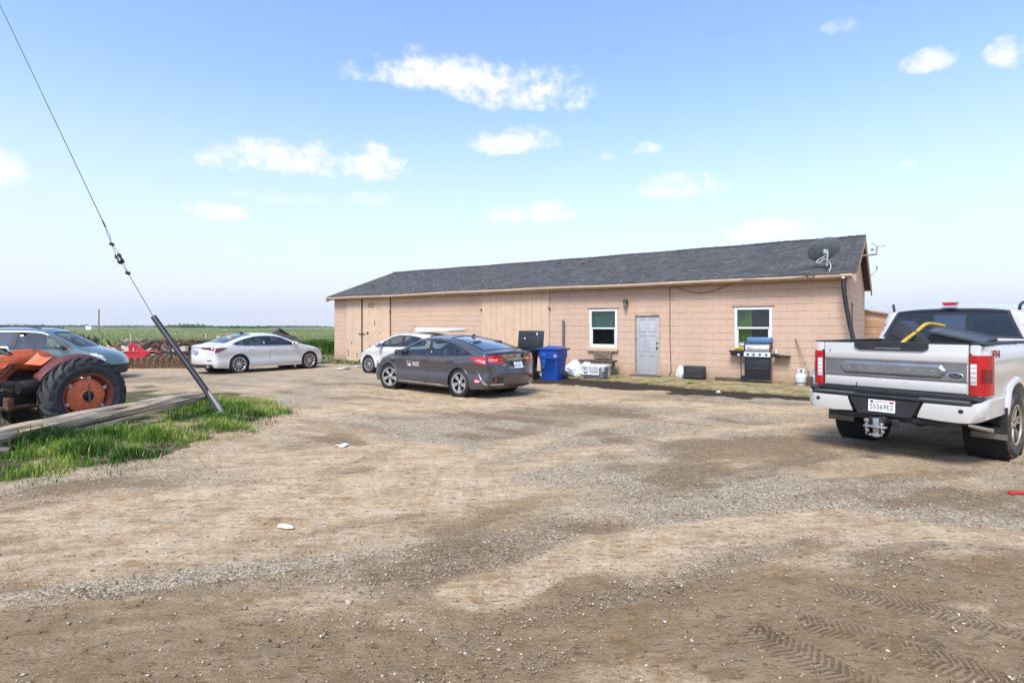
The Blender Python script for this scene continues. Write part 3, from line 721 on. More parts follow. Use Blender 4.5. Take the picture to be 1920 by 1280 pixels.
for k in range(92):                                                                    # ridge caps, slightly uneven
    x = OVG - (BL + 2 * OVG) * (k + .5) / 92; zr = RH + .06 - .03 * math.sin(math.pi * min(1, max(0, -x / BL))) + .008 * math.sin(x * 2.1)
    for sg in (-1, 1):
        mb.add([(x - .14, RID, zr + .024 + .006 * (k % 2)), (x + .13, RID, zr + .012), (x + .13, RID + sg * .15, zr + .012 - .15 * sl), (x - .14, RID + sg * .15, zr + .024 - .15 * sl)], [(0, 1, 2, 3)])
mb.build('ridge_cap', M_SHIN, roof)
for (s_, t) in ((9.9, .80), (9.6, .83), (9.75, .76), (4.4, .22), (11.2, .86), (6.0, .62)):   # curled, broken shingles
    d_ = -OVH + (RID + OVH) * t; z_ = EH + .06 - OVH * sl + (d_ + OVH) * sl
    mb = MB(); mb.box((-s_, d_, z_ + .012), (.22, .12, .012), M=None, rz=random.uniform(-.6, .6)); mb.build('loose_shingle', mat('bare_shingle_backing', (.40, .34, .29), .9, var=.3), roof)
# soffit board and fascia and gutter
mb = MB(); ze = EH + .06 - OVH * sl
mb.box((-BL / 2, -OVH + .012, ze - .10), (BL + 2 * OVG - .02, .022, .13)); mb.box((-BL / 2, -OVH / 2 + .01, ze - .06), (BL + 2 * OVG - .06, OVH - .05, .018))
mb.box((-BL / 2, -.012, EH - .10), (BL, .02, .14))
mb.build('fascia', M_PAINTD, barn)
mb = MB(); x0, x1 = OVG - .1, -BL - OVG + .05
prof = [(-.0, .0), (-.0, -.085), (-.085, -.085), (-.11, -.045), (-.105, .0), (-.098, .0), (-.098, -.04), (-.078, -.075), (-.01, -.075), (-.01, .0)]
n = 24
vs = []; 
for k in range(n + 1):
    x = x0 + (x1 - x0) * k / n; dz = -.018 * math.sin(k * 1.1) * .5 - .01 * math.sin(k * .37)
    vs += [(x, -OVH + a, ze - .035 + c + dz) for a, c in prof]
m_ = len(prof); fs = [(i * m_ + j, (i + 1) * m_ + j, (i + 1) * m_ + (j + 1) % m_, i * m_ + (j + 1) % m_) for i in range(n) for j in range(m_)]
fs += [tuple(range(m_)), tuple(n * m_ + j for j in range(m_))]
mb.add(vs, fs); mb.build('gutter', M_PAINT, barn)
# verge (barge) boards at both gables, the right one weathered
for x_, mm in ((OVG - .02, M_PAINTD), (-BL - OVG + .02, M_PAINTD)):
    for sg in (0, 1):
        d0 = -OVH if sg == 0 else BW + OVH
        mb = MB(); z0 = EH + .06 - OVH * sl - .05
        M = None; a = (x_, d0, z0); b_ = (x_, RID, RH + .01)
        for (p, w) in ((a, 0),): 
            vs = [(x_ - .02, d0, z0), (x_ - .02, d0, z0 - .19), (x_ - .02, RID, RH - .18), (x_ - .02, RID, RH + .01)]
            vs += [(x + .04, y, z) for x, y, z in vs]
            mb.add(vs, [(0, 1, 2, 3), (7, 6, 5, 4), (0, 4, 5, 1), (1, 5, 6, 2), (2, 6, 7, 3), (3, 7, 4, 0)])
        mb.build('barge_board', mm, barn)
# louvred gable vent on the right gable
vt = MB(); vt.box((.015, RID - 1.6, 3.55), (.03, .55, .55)); vt.build('gable_vent_frame', M_PAINTD, barn)
vt = MB()
for k in range(5): vt.box((.045, RID - 1.6, 3.35 + k * .1), (.03, .44, .045), M=None)
vt.build('gable_vent_slat', M_PAINT, barn)
# windows
def window(s0, s1, z0, z1, curtain, flip):
    c = -(s0 + s1) / 2; w = s1 - s0; h = z1 - z0; zm = z0 + h * .5
    fr = MB(); f_ = .075; y0 = .035
    for (xc, zc, dx, dz) in ((c - w / 2 + f_ / 2, z0 + h / 2, f_, h), (c + w / 2 - f_ / 2, z0 + h / 2, f_, h), (c, z1 - f_ / 2, w - 2 * f_, f_), (c, z0 + f_ / 2, w - 2 * f_, f_), (c, zm, w - 2 * f_, .055)):
        fr.box((xc, y0, zc), (dx - .002, .07, dz - .002), .008)
    fr.box((c - w / 2 + f_ + .017, y0 + .012, (z0 + zm) / 2), (.034, .045, h / 2 - .1), .006); fr.box((c + w / 2 - f_ - .017, y0 + .012, (z0 + zm) / 2), (.034, .045, h / 2 - .1), .006)
    fr.box((c, y0 + .012, z0 + f_ + .017), (w - 2 * f_, .045, .034), .006)
    wn = fr.build('window', M_WHITEP, barn, 40)
    pn = MB(); pn.box((c, y0 + .03, z0 + h / 2), (w - 2 * f_, .006, h - 2 * f_)); pn.build('pane', G_HOUSE, wn)
    sl_ = MB(); sl_.box((c, -.035, z0 - .075), (w + .10, .13, .11), .01); sl_.build('sill', M_PAINT, wn, 40)
    ln = MB(); ln.box((c, -.006, z1 + .02), (w + .14, .02, .025)); ln.build('lintel_edge', M_RUST, wn)
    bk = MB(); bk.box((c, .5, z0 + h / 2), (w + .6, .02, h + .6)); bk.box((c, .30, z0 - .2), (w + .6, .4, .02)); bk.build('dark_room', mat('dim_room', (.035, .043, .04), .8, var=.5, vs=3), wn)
    cu = MB()
    ncol = 40
    lo, hi = (zm if flip == 0 else z0), z1
    cu.grid(lambda u, v: (c - w / 2 + .03 + (w - .06) * u * (1 if flip == 0 else .45), .13 + .018 * math.sin(u * 26 + v * 2), lo + (hi - lo) * v), ncol, 4)
    cu.build('curtain', curtain, wn, 180)
window(6.775, 7.83, .955, 2.285, mat('green_cloth', (.04, .15, .095), .9, var=.25, vs=8), 0)
window(1.885, 2.935, 1.02, 2.26, mat('lime_cloth', (.11, .20, .02), .9, var=.3, vs=5), 1)
# entry door
dc = -(5.27 + 6.14) / 2
fr = MB()
for sx_ in (-1, 1): fr.box((dc + sx_ * .425, .05, 1.045), (.04, .10, 2.07))
fr.box((dc, .05, 2.065), (.81, .10, .05)); fr.build('door_frame', mat('chipped_frame', (.50, .36, .26), .8, var=.2, dirt=.8, dcol=(.14, .10, .07), dscale=9), barn)
dr = MB(); dr.box((dc, .075, 1.045), (.79, .04, 1.98), .004)
for zc, hh in ((1.72, .40), (1.13, .52), (.42, .62)):
    for sx_ in (-1, 1):
        for (dx, dz, w_, h_) in ((0, hh / 2, .24, .012), (0, -hh / 2, .24, .012), (-.12, 0, .012, hh), (.12, 0, .012, hh)):
            dr.box((dc + sx_ * .17 + dx, .051, zc + dz), (w_ + .01, .02, h_ + .008), .004)
dm = mat('grey_door_paint', (.38, .382, .395), .55, var=.07, vs=2, dirt=.35, dcol=(.20, .18, .17), dscale=3)
door = dr.build('door', dm, barn, 40)
hd = MB(); hd.lathe([(0, -.05), (.027, -.045), (.03, -.02), (.012, 0), (.03, .005), (.03, .012), (0, .012)], 16, TR(dc + .33, .03, .98) @ RX(90) ); hd.build('handle', M_BLACK, door, 40); hd = MB(); hd.lathe([(0, -.02), (.026, -.02), (.028, .01), (0, .012)], 16, TR(dc + .33, .045, 1.14) @ RX(90)); hd.build('deadbolt', M_BLACK, door, 40)
mb = MB(); mb.box((dc, -.12, .06), (1.0, .34, .05), .01); mb.build('doorstep', mat('dark_soil_step', (.12, .09, .06), .95, var=.3), barn)
# plank doors (double doors nailed shut)
def plank_door(name, s0, s1, z0, z1, seams, gap=None, lab=None):
    ed = [s0] + seams + [s1]; mbp = MB()
    for a, b_ in zip(ed[:-1], ed[1:]):
        mbp.box((-(a + b_) / 2, -.022, (z0 + z1) / 2 + random.uniform(-.004, .004)), (b_ - a - .008, .04 + random.uniform(-.004, .004), z1 - z0), .002)
    o = mbp.build(name, M_PAINTP, barn)
    if lab: o['label'] = lab
    return o
M_PAINTP = mat('peach_plank', (.565, .402, .274), .8, var=.08, vs=3, bump=.25, bs=18, dirt=.2, dcol=(.22, .13, .075), dscale=7)
plank_door('plank_door', 19.90, 20.98, .02, EH - .17, [20.45])
bd = plank_door('plank_door', 17.95, 19.80, .02, EH - .17, [18.75, 19.35])
md = plank_door('plank_door', 9.47, 12.62, .02, EH - .17, [9.78, 10.2, 10.45, 10.75, 11.05, 11.45, 11.9, 12.15])
mb = MB(); mb.box((-(19.85), -.02, EH / 2 - .1), (.10, .03, EH - .25)); mb.build('door_gap', M_DARK, barn)
def hinge(par, s_, z_, sgn=1):
    h_ = MB(); h_.box((-s_, -.055, z_), (.10, .025, .05), .004); h_.tube([(-s_, -.065, z_ - .04), (-s_, -.065, z_ + .04)], .013, 8); h_.build('hinge', M_RUST, par, 40)
for z_ in (.95, 2.35): hinge(bd, 17.93, z_); hinge(md, 9.45, z_); hinge(md, 12.64, z_)
mb = MB(); mb.box((-17.93, -.03, EH / 2), (.035, .03, EH - .3)); mb.build('hinge_post', M_RUST, bd)
mb = MB(); mb.box((-19.85, -.055, 1.32), (.42, .03, .05)); mb.box((-19.82, -.075, 1.26), (.07, .03, .08), .01); mb.box((-19.45, -.055, 1.37), (.12, .03, .10), .01); mb.build('latch', mat('latch_iron', (.07, .06, .055), .6, .5), bd)
mb = MB(); mb.tube([(-19.35, -.06, 2.72), (-19.15, -.075, 2.74), (-18.98, -.08, 2.66), (-19.1, -.075, 2.60), (-19.35, -.06, 2.62), (-19.38, -.06, 2.70)], .018, 8); mb.build('strap_handle', mat('mustard_strap', (.28, .16, .04), .8), bd, 60)
for (s_, z_, h_) in ((18.95, 1.85, .22), (20.6, .9, .12), (18.6, 1.4, .06), (20.2, .3, .25), (20.85, .4, .3), (19.3, .75, .1)):
    mb = MB(); mb.box((-s_, -.045, z_), (.05, .006, h_), .001); mb.build('knot_hole', mat('bare_board', (.09, .055, .035), .9), bd)
# downspout: black corrugated hose hanging from the gutter corner
mb = MB(); pts = []; rs = []
A = [(-.06, -.30, 3.03), (-.05, -.37, 2.75), (.0, -.36, 2.3), (.10, -.38, 1.7), (.21, -.42, 1.2), (.32, -.46, .6), (.36, -.55, .12)]
for i in range(len(A) - 1):
    for k in range(12):
        t = k / 12; pts.append([A[i][j] + (A[i + 1][j] - A[i][j]) * t for j in range(3)]); rs.append(.062 if k % 2 else .052)
mb.tube(pts, rs, 12); mb.build('downspout', M_BLACK, barn, 40)
mb = MB(); mb.box((-.06, -.365, 3.02), (.07, .05, .09), .01); mb.build('gutter_outlet', M_WHITEP, barn)
# window slot on the gable wall
mb = MB(); mb.box((.01, 1.7, 1.9), (.03, .35, 1.0)); mb.build('shutter', M_WOODB, barn)

# porch lamp by the door
lp = thing('wall_lantern', 'small black wall lantern with clear glass beside the grey door', 'lantern', bw(6.42, -.02, 2.45), math.atan2(-BU.y, -BU.x))
mb = MB(); mb.box((0, .0, .05), (.11, .03, .16), .01); mb.tube([(0, -.01, .1), (0, -.09, .13), (0, -.12, .1)], .012, 8); mb.lathe([(0, .15), (.03, .14), (.085, .06), (.085, .05), (0, .05)], 16, TR(0, -.12, 0)); mb.build('housing', M_BLACK, lp, 40); mb = MB(); mb.lathe([(0, -.14), (.045, -.14), (.05, -.125), (0, -.12)], 16, TR(0, -.12, 0)); mb.build('base_cap', M_BLACK, lp, 40)
mb = MB(); mb.lathe([(.045, -.125), (.062, .0), (.07, .05)], 20, TR(0, -.12, 0)); mb.build('lamp_glass', glass('lamp_glass_clear', (.9, .9, .88), .25), lp, 180)
mb = MB(); mb.lathe([(0, .03), (.02, .02), (.03, -.03), (.025, -.07), (0, -.085)], 12, TR(0, -.12, 0)); mb.build('bulb', M_WHITEP, lp, 180)
# cable stapled across the wall
def spline(pts, k=8):
    out = []; P_ = [Vector(p) for p in pts]; P_ = [P_[0]] + P_ + [P_[-1]]
    for i in range(1, len(P_) - 2):
        for j in range(k):
            t = j / k; a, b_, c, d = P_[i - 1], P_[i], P_[i + 1], P_[i + 2]
            out.append(.5 * ((2 * b_) + (-a + c) * t + (2 * a - 5 * b_ + 4 * c - d) * t * t + (-a + 3 * b_ - 3 * c + d) * t ** 3))
    return out + [P_[-2]]
def wp(px, py, off=.03):
    k = (px - 960) / F_PX; B0 = BC - BN * off; s_ = (k * B0.y - B0.x) / (BU.x - k * BU.y); p = B0 + BU * s_
    return Vector((p.x, p.y, CAM_H - (py - HOR) / F_PX * p.y))
mb = MB(); mb.tube(spline([wp(*p) for p in [(1254, 703), (1258, 695), (1257, 670), (1256, 620), (1256, 560), (1256, 542), (1262, 537), (1275, 541), (1300, 548), (1325, 548), (1350, 541)]] + [wp(*p) for p in [(1375, 530, .2), (1395, 524, .42), (1450, 524, .44), (1500, 520, .44), (1515, 516, .44), (1527, 515, .44), (1522, 522, .44), (1512, 519, .44), (1530, 513, .44), (1575, 513, .42)]], 6), .011, 6)
tag(mb.build('cable', mat('brown_cable', (.09, .06, .045), .7), smooth=60), 'thin brown cable looping across the block wall to the right of the door', 'cable')
# satellite dish on the roof edge
Dp = at(1549, 492, 15.55)
ds = thing('satellite_dish', 'dark grey oval satellite dish mounted at the right end of the shingle roof', 'satellite dish', (Dp.x, Dp.y, 3.25))
look = Vector((.037, .689, .72)).normalized()      # dish faces away over the roof, we see its back
aim = look.to_track_quat('Z', 'Y').to_matrix().to_4x4()
cpos = at(1545, 468, 15.7) - Vector((Dp.x, Dp.y, 3.25))
M = Matrix.Translation(cpos) @ aim
mb = MB(); rr = .43
mb.lathe([(0, -.085), (.15, -.074), (.28, -.045), (.38, -.012), (rr, .006), (rr, .016), (.375, .0), (.28, -.033), (.15, -.062), (0, -.073)], 40, M); mb.build('reflector', mat('dish_grey', (.21, .25, .26), .3, var=.12, coat=.3), ds, 60)
mb = MB(); base = Vector((0.05, .05, .12)); bk = cpos - look * .1
mb.tube([base, base + Vector((0, 0, .16)), bk + Vector((.02, -.1, -.06)), bk], [.028, .028, .028, .035], 10); mb.box(tuple(bk), (.14, .1, .14), .02); mb.build('mast', mat('galvanised', (.42, .43, .44), .5, .6, dirt=.2), ds, 50)
mb = MB(); mb.tube([base + Vector((0, 0, .1)), cpos + look * .45 + Vector((0, 0, -.3))], .014, 8); mb.box(tuple(cpos + look * .45 + Vector((0, 0, -.28))), (.08, .12, .08), .02); mb.build('feed_arm', M_STEEL, ds)
mb = MB(); mb.tube(spline([bk + Vector((0, -.04, -.1)), bk + Vector((-.18, -.08, -.2)), bk + Vector((-.30, -.1, -.28)), bk + Vector((-.22, -.1, -.31)), bk + Vector((-.05, -.08, -.2)), bk + Vector((.08, -.1, -.33)), bk + Vector((.06, -.16, -.46)), bk + Vector((-.02, -.2, -.60))]), .009, 6); mb.build('white_cable', M_WHITEP, ds, 60)
# TV aerial bracket on the gable
Ya = 17.6
an_ = thing('antenna_mount', 'bent metal antenna mast bracketed to the right gable', 'antenna', at(1612, 478, Ya))
o0 = at(1612, 478, Ya)
def lo_(px, py, dY=0): return at(px, py, Ya + dY) - o0
mb = MB(); mb.tube([lo_(1608, 480), lo_(1643, 477)], .028, 8); mb.tube([lo_(1643, 478), lo_(1645, 462)], .02, 8); mb.tube([lo_(1645, 462), lo_(1661, 461)], .012, 6); mb.tube([lo_(1645, 462), lo_(1634, 456)], .010, 6); mb.tube([lo_(1608, 466), lo_(1627, 465)], .012, 6); mb.box(tuple(lo_(1635, 468)), (.09, .05, .07), .02); mb.tube([lo_(1638, 469), lo_(1645, 469)], .008, 6)
mb.build('mast', M_STEEL, an_, 50)
mb = MB(); mb.tube(spline([lo_(1632, 517, 2.5), lo_(1640, 510, 2.5), lo_(1644, 505, 2.5), lo_(1644, 499, 2.5)]), .022, 8); mb.build('lower_bracket', M_STEEL, an_, 50)
# lean-to shed behind the right gable
sh = thing('lean_to_shed', 'small peach wooden lean-to shed behind the right gable of the barn', 'shed', bw(-.2, BW + .6, 0), math.atan2(-BU.y, -BU.x))
mb = MB(); wS, dS = 1.75, 2.0
M = Matrix(((1, 0, 0, 0), (0, 0, 1, 0), (0, 1, 0, 0), (0, 0, 0, 1)))
mb.prism([(-2.5, 0), (wS - .25, 0), (wS - .25, 1.98), (-2.5, 2.75)], 0, dS, M); mb.build('wall', M_PAINT, sh)
mb = MB()
for k in range(6): mb.box((wS / 2 - .55, -.012, .35 + k * .29), (1.5, .02, .27), .006)
for x_ in (-.62, wS - .33): mb.box((x_, -.016, .95), (.14, .035, 1.9), .004)
mb.build('board_siding', mat('orange_siding', (.42, .25, .14), .8, var=.15, bump=.3, dirt=.3, dcol=(.2, .11, .06)), sh)
mb = MB(); mb.add([(-2.6, -.15, 2.85), (wS - .02, -.15, 1.98), (wS - .02, dS + .15, 1.98), (-2.6, dS + .15, 2.85), (-2.6, -.15, 2.79), (wS - .02, -.15, 1.92), (wS - .02, dS + .15, 1.92), (-2.6, dS + .15, 2.79)], [(0, 1, 2, 3), (7, 6, 5, 4), (0, 4, 5, 1), (1, 5, 6, 2), (2, 6, 7, 3), (3, 7, 4, 0)]); mb.build('roof', M_PAINTD, sh)
# ================================================================== vehicles
def np_pip(poly, P): return pip(np.asarray(poly, float), P[:, 0], P[:, 1])
def densify(loop, h):
    out = []; n = len(loop)
    for i in range(n):
        a, b_ = np.array(loop[i], float), np.array(loop[(i + 1) % n], float); k = max(1, int(math.ceil(np.linalg.norm(b_ - a) / h)))
        for j in range(k): out.append(a + (b_ - a) * j / k)
    return np.array(out)
def cdt(poly, holes, h, extra=None):
    loops = [densify(l, h) for l in [poly] + list(holes)]
    V = list(np.concatenate(loops)); E = []; o = 0
    for l in loops: E += [(o + i, o + (i + 1) % len(l)) for i in range(len(l))]; o += len(l)
    B = np.array(V); lo, hi = B.min(0), B.max(0)
    gx_, gy_ = np.meshgrid(np.arange(lo[0], hi[0], h), np.arange(lo[1], hi[1], h)); G = np.stack([gx_.ravel(), gy_.ravel()], 1)
    G[:, 0] += (np.round((G[:, 1] - lo[1]) / h) % 2) * h * .5
    if extra is not None and len(extra): G = np.concatenate([np.asarray(extra), G])
    ok = np_pip(poly, G)
    for q_ in holes: ok &= ~np_pip(q_, G)
    G = G[ok]
    if len(G):
        d = np.min(((G[:, None, :] - B[None]) ** 2).sum(-1), 1); lim = np.full(len(G), (h * .45) ** 2)
        if extra is not None: lim[:] = (h * .22) ** 2
        V += list(G[d > lim])
    r = geometry.delaunay_2d_cdt([Vector(p) for p in V], E, [], 0, 1e-6)
    P = np.array([tuple(p) for p in r[0]]); F = np.array([f for f in r[2] if len(f) == 3])
    C = P[F].mean(1); ok = np_pip(poly, C)
    for q_ in holes: ok &= ~np_pip(q_, C)
    return P, F[ok]
def inset(poly, d):
    P = np.array(poly, float); n = len(P); out = []
    area = sum(P[i][0] * P[(i + 1) % n][1] - P[(i + 1) % n][0] * P[i][1] for i in range(n)); sg = 1 if area > 0 else -1
    for i in range(n):
        a = P[i] - P[i - 1]; b_ = P[(i + 1) % n] - P[i]; a /= np.linalg.norm(a); b_ /= np.linalg.norm(b_)
        na = np.array((-a[1], a[0])) * sg; nb = np.array((-b_[1], b_[0])) * sg; m = na + nb; k = max(.35, 1 + na @ nb)
        out.append(P[i] + m * d / k)
    return out
def arcpts(cx, cz, r, a0, a1, n=14): return [(cx + r * math.cos(a0 + (a1 - a0) * i / n), cz + r * math.sin(a0 + (a1 - a0) * i / n)) for i in range(n + 1)]
def rrect(x0, z0, x1, z1, r, n=4):
    out = []
    for cx, cz, a in ((x1 - r, z1 - r, 0), (x0 + r, z1 - r, 90), (x0 + r, z0 + r, 180), (x1 - r, z0 + r, 270)):
        out += arcpts(cx, cz, r, R(a), R(a + 90), n)
    return out

class Shell:
    """a vehicle skin: the sides are y(x, z), everything else is lofted from the centre line to the edge line"""
    def __init__(s, ctrl, width, belt, tumble, sill, crease=.72, p=2.3, smooth=2):
        A = [tuple(map(float, c)) + (float(i),) for i, c in enumerate(ctrl)]
        for _ in range(smooth):
            B = [A[0]]
            for a, b_ in zip(A[:-1], A[1:]):
                a, b_ = np.array(a), np.array(b_); B += [tuple(a * .75 + b_ * .25), tuple(a * .25 + b_ * .75)]
            B.append(A[-1]); A = B
        s.A = np.array(A); s.wx = np.array([w[0] for w in width], float); s.wy = np.array([w[1] for w in width], float)
        s.belt, s.tum, s.sill, s.cr, s.p = belt, tumble, sill, crease, p
        d = np.hypot(np.diff(s.A[:, 0]), np.diff(s.A[:, 1])); s.len = np.concatenate([[0], np.cumsum(d)])
        s.E = s.A[:, 2:4]; s.er = s.A[:, 4]
    def full(s, x, z):
        w = np.interp(x, s.wx, s.wy); t = np.clip(z - s.belt, -1, 2)
        y = w - np.where(t > -.08, s.tum * np.where(t < .08, (t + .08) ** 2 / .32, t), 0)
        y = y - .22 * np.clip(s.sill + .14 - z, 0, 1) + .012 * np.exp(-((z - s.cr) / .05) ** 2) - .018 * np.exp(-((z - s.cr + .2) / .12) ** 2)
        return y
    def dedge(s, P):
        a, b_ = s.E[:-1], s.E[1:]; d = b_ - a; L2 = (d ** 2).sum(1) + 1e-12
        t = np.clip(((P[:, None] - a[None]) * d[None]).sum(-1) / L2[None], 0, 1)
        dist = np.sqrt(((P[:, None] - a[None] - t[..., None] * d[None]) ** 2).sum(-1)); k = dist.argmin(1); i = np.arange(len(P))
        return dist[i, k], s.er[k] + (s.er[k + 1] - s.er[k]) * t[i, k]
    def side(s, P):
        P = np.asarray(P, float); d, r = s.dedge(P); q_ = np.clip(1 - d / r, 0, 1)
        y = s.full(P[:, 0], P[:, 1]) - r * (1 - np.sqrt(np.clip(1 - q_ ** 2, 0, 1)))
        return np.stack([P[:, 0], y, P[:, 1]], 1)
    def sk(s, k): return float(np.interp(k, s.A[:, 5], s.len))
    def wrap(s, P):
        """P: (arc length along the centre line, lateral metres over .8)"""
        P = np.asarray(P, float); u, v = P[:, 0], P[:, 1] / .8
        f = lambda c: np.interp(u, s.len, s.A[:, c])
        ex, ez = f(2), f(3); ye = s.full(ex, ez) - f(4); w = np.abs(v) ** s.p
        return np.stack([f(0) + (ex - f(0)) * w, v * ye, f(1) + (ez - f(1)) * w], 1)
    def panel(s, dom, poly, holes=(), h=.05, off=0.0, extra=None, flip=False):
        P, F = cdt(poly, holes, h, extra); fn = s.side if dom == 'side' else s.wrap
        V = fn(P)
        if True:
            e = 1e-3; du = fn(P + [e, 0]) - fn(P - [e, 0]); dv = fn(P + [0, e]) - fn(P - [0, e])
            N = np.cross(du, dv); N /= np.linalg.norm(N, axis=1)[:, None] + 1e-12
            ref = V - np.array([1.2, 0, .55]) if dom == 'wrap' else np.stack([V[:, 0] * 0, V[:, 0] * 0 + 1, V[:, 0] * 0], 1)
            sg = np.sign((N * ref).sum(1)); sg[sg == 0] = 1; N *= sg[:, None]
            if off: V = V + N * off
        T = V[F]; fnrm = np.cross(T[:, 1] - T[:, 0], T[:, 2] - T[:, 0]); bad = (fnrm * N[F[:, 0]]).sum(1) < 0
        F = F.copy(); F[bad] = F[bad][:, ::-1]
        if flip: V = V * [1, -1, 1]; F = F[:, ::-1]
        return V, F
def addp(mb, vf): return mb.add([tuple(p) for p in vf[0]], [tuple(int(i) for i in f) for f in vf[1]])
def mkpanel(name, vf, mat_, parent, smooth=180):
    mb = MB(); addp(mb, vf); return mb.build(name, mat_, parent, smooth, recalc=False)

def paint(name, col, metal=0.0, rough=.35, dirt=.0, dcol=(.30, .25, .19)):
    return mat(name, col, rough, metal, var=.03, vs=1.2, coat=1.0, dirt=dirt, dcol=dcol, dscale=1.6, dz=.42 if dirt else None)

def wheel(parent, x, y, r, w, rimr, spokes, rim_mat, style='multi', steer=0.0, dirty=False):
    """y > 0 left side"""
    sg = 1 if y > 0 else -1
    wh = bpy.data.objects.new('wheel', None); COL.objects.link(wh); wh.parent = parent; wh.location = (x, y, r); wh.rotation_euler = (0, 0, steer); wh.empty_display_size = .1
    M = RX(-90 if sg > 0 else 90)     # lathe axis z -> outward
    ty = MB(); h = w / 2; sd = .018
    ty.lathe([(rimr - .01, -h + .02), (rimr + .02, -h), (r - .05, -h - .004), (r - .012, -h + .03), (r, -h + .05), (r, h - .05), (r - .012, h - .03), (r - .05, h + .004), (rimr + .03, h), (rimr + .008, h - .012), (rimr - .008, h - .03)], 56, M)
    for k in range(64):                                    # tread blocks
        a = 2 * math.pi * k / 64
        for (z, dz) in ((-h * .62, h * .5), (h * .62, h * .5), (0, h * .5)):
            aa = a + (.04 if z == 0 else 0)
            ty.box((0, 0, 0), (.012, r * 2 * math.pi / 64 * .72, dz), 0, M @ Matrix.Rotation(aa, 4, 'Z') @ TR(r + .001, 0, z))
    ty.build('tyre', mat('muddy_tyre', (.035, .031, .027), .85, var=.4, vs=12, bump=.4, bs=50, dirt=.9, dcol=(.17, .135, .10), dscale=4) if dirty else M_RUBBER, wh, 35)
    rm = MB()
    rm.lathe([(rimr, h - .006), (rimr - .022, h - .004), (rimr - .032, h - .022)], 48, M); rm.m(1); rm.lathe([(rimr - .0325, h - .0225), (rimr - .03, h - .06), (rimr - .04, -h + .03)], 48, M); rm.m(0)
    zf = h - .03
    rm.lathe([(0, zf + .012), (.030, zf + .012), (.036, zf + .004), (.062, zf - .004), (.07, zf - .02), (.05, -.02)], 24, M)
    for k in range(spokes):
        a = 2 * math.pi * k / spokes + .2
        def sp(a0, a1, w0, w1):
            R0, R1 = .05, rimr - .024
            p = []
            for (rr_, aa, ww, zt) in ((R0, a0, w0, zf), ((R0 + R1) / 2, (a0 + a1) / 2, (w0 + w1) / 2, zf + .004), (R1, a1, w1, zf + .008)):
                c, s_ = math.cos(aa), math.sin(aa)
                for e in (-1, 1):
                    p.append((rr_ * c - e * ww * s_, rr_ * s_ + e * ww * c, zt)); p.append((rr_ * c - e * ww * s_ * 1.2, rr_ * s_ + e * ww * c * 1.2, zt - .035))
            fs = []
            for i in (0, 4):
                fs += [(i, i + 2, i + 6, i + 4), (i, i + 4, i + 5, i + 1), (i + 2, i + 3, i + 7, i + 6)]
            rm.add(p, fs, M)
        if style == 'multi': sp(a, a, .013, .016)
        elif style == 'twin': sp(a - .10, a - .16, .010, .014); sp(a + .10, a + .16, .010, .014)
        else: sp(a, a + .10, .020, .040); sp(a + .30, a + .40, .008, .012)
    rm.build('rim', [rim_mat, M_DARK], wh, 40)
    bk = MB(); bk.lathe([(0, -.045), (rimr * .6, -.045), (rimr * .6, -.05), (0, -.05)], 32, M); bk.build('brake_disc', mat('dark_disc', (.06, .06, .06), .5, .5), wh, 40)
    hb = MB(); hb.lathe([(0, -.055), (rimr - .045, -.055)], 32, M)
    for k in range(5):
        a = 2 * math.pi * k / 5; hb.lathe([(.011, zf + .004), (.009, zf + .014), (0, zf + .014)], 8, M @ TR(.048 * math.cos(a), .048 * math.sin(a), -.004))
    hb.build('hub', M_DARK, wh, 40)
    return wh

def seats(parent, rows, m_):
    for (x, ys, zb) in rows:
        for y in ys:
            mb = MB(); wd = .5 if abs(y) > .01 else 1.25
            mb.box((x + .08, y, zb), (.5, wd, .16), .05); mb.box((0, 0, .31), (.13, wd, .62), .05, TR(x - .2, y, zb + .02) @ RY(-16)); 
            for hy in ((0,) if wd < 1 else (-.38, .38)): mb.box((0, hy, .72), (.10, .27, .19), .04, TR(x - .22, y, zb + .02) @ RY(-12))
            mb.build('seat', m_, parent, 50)

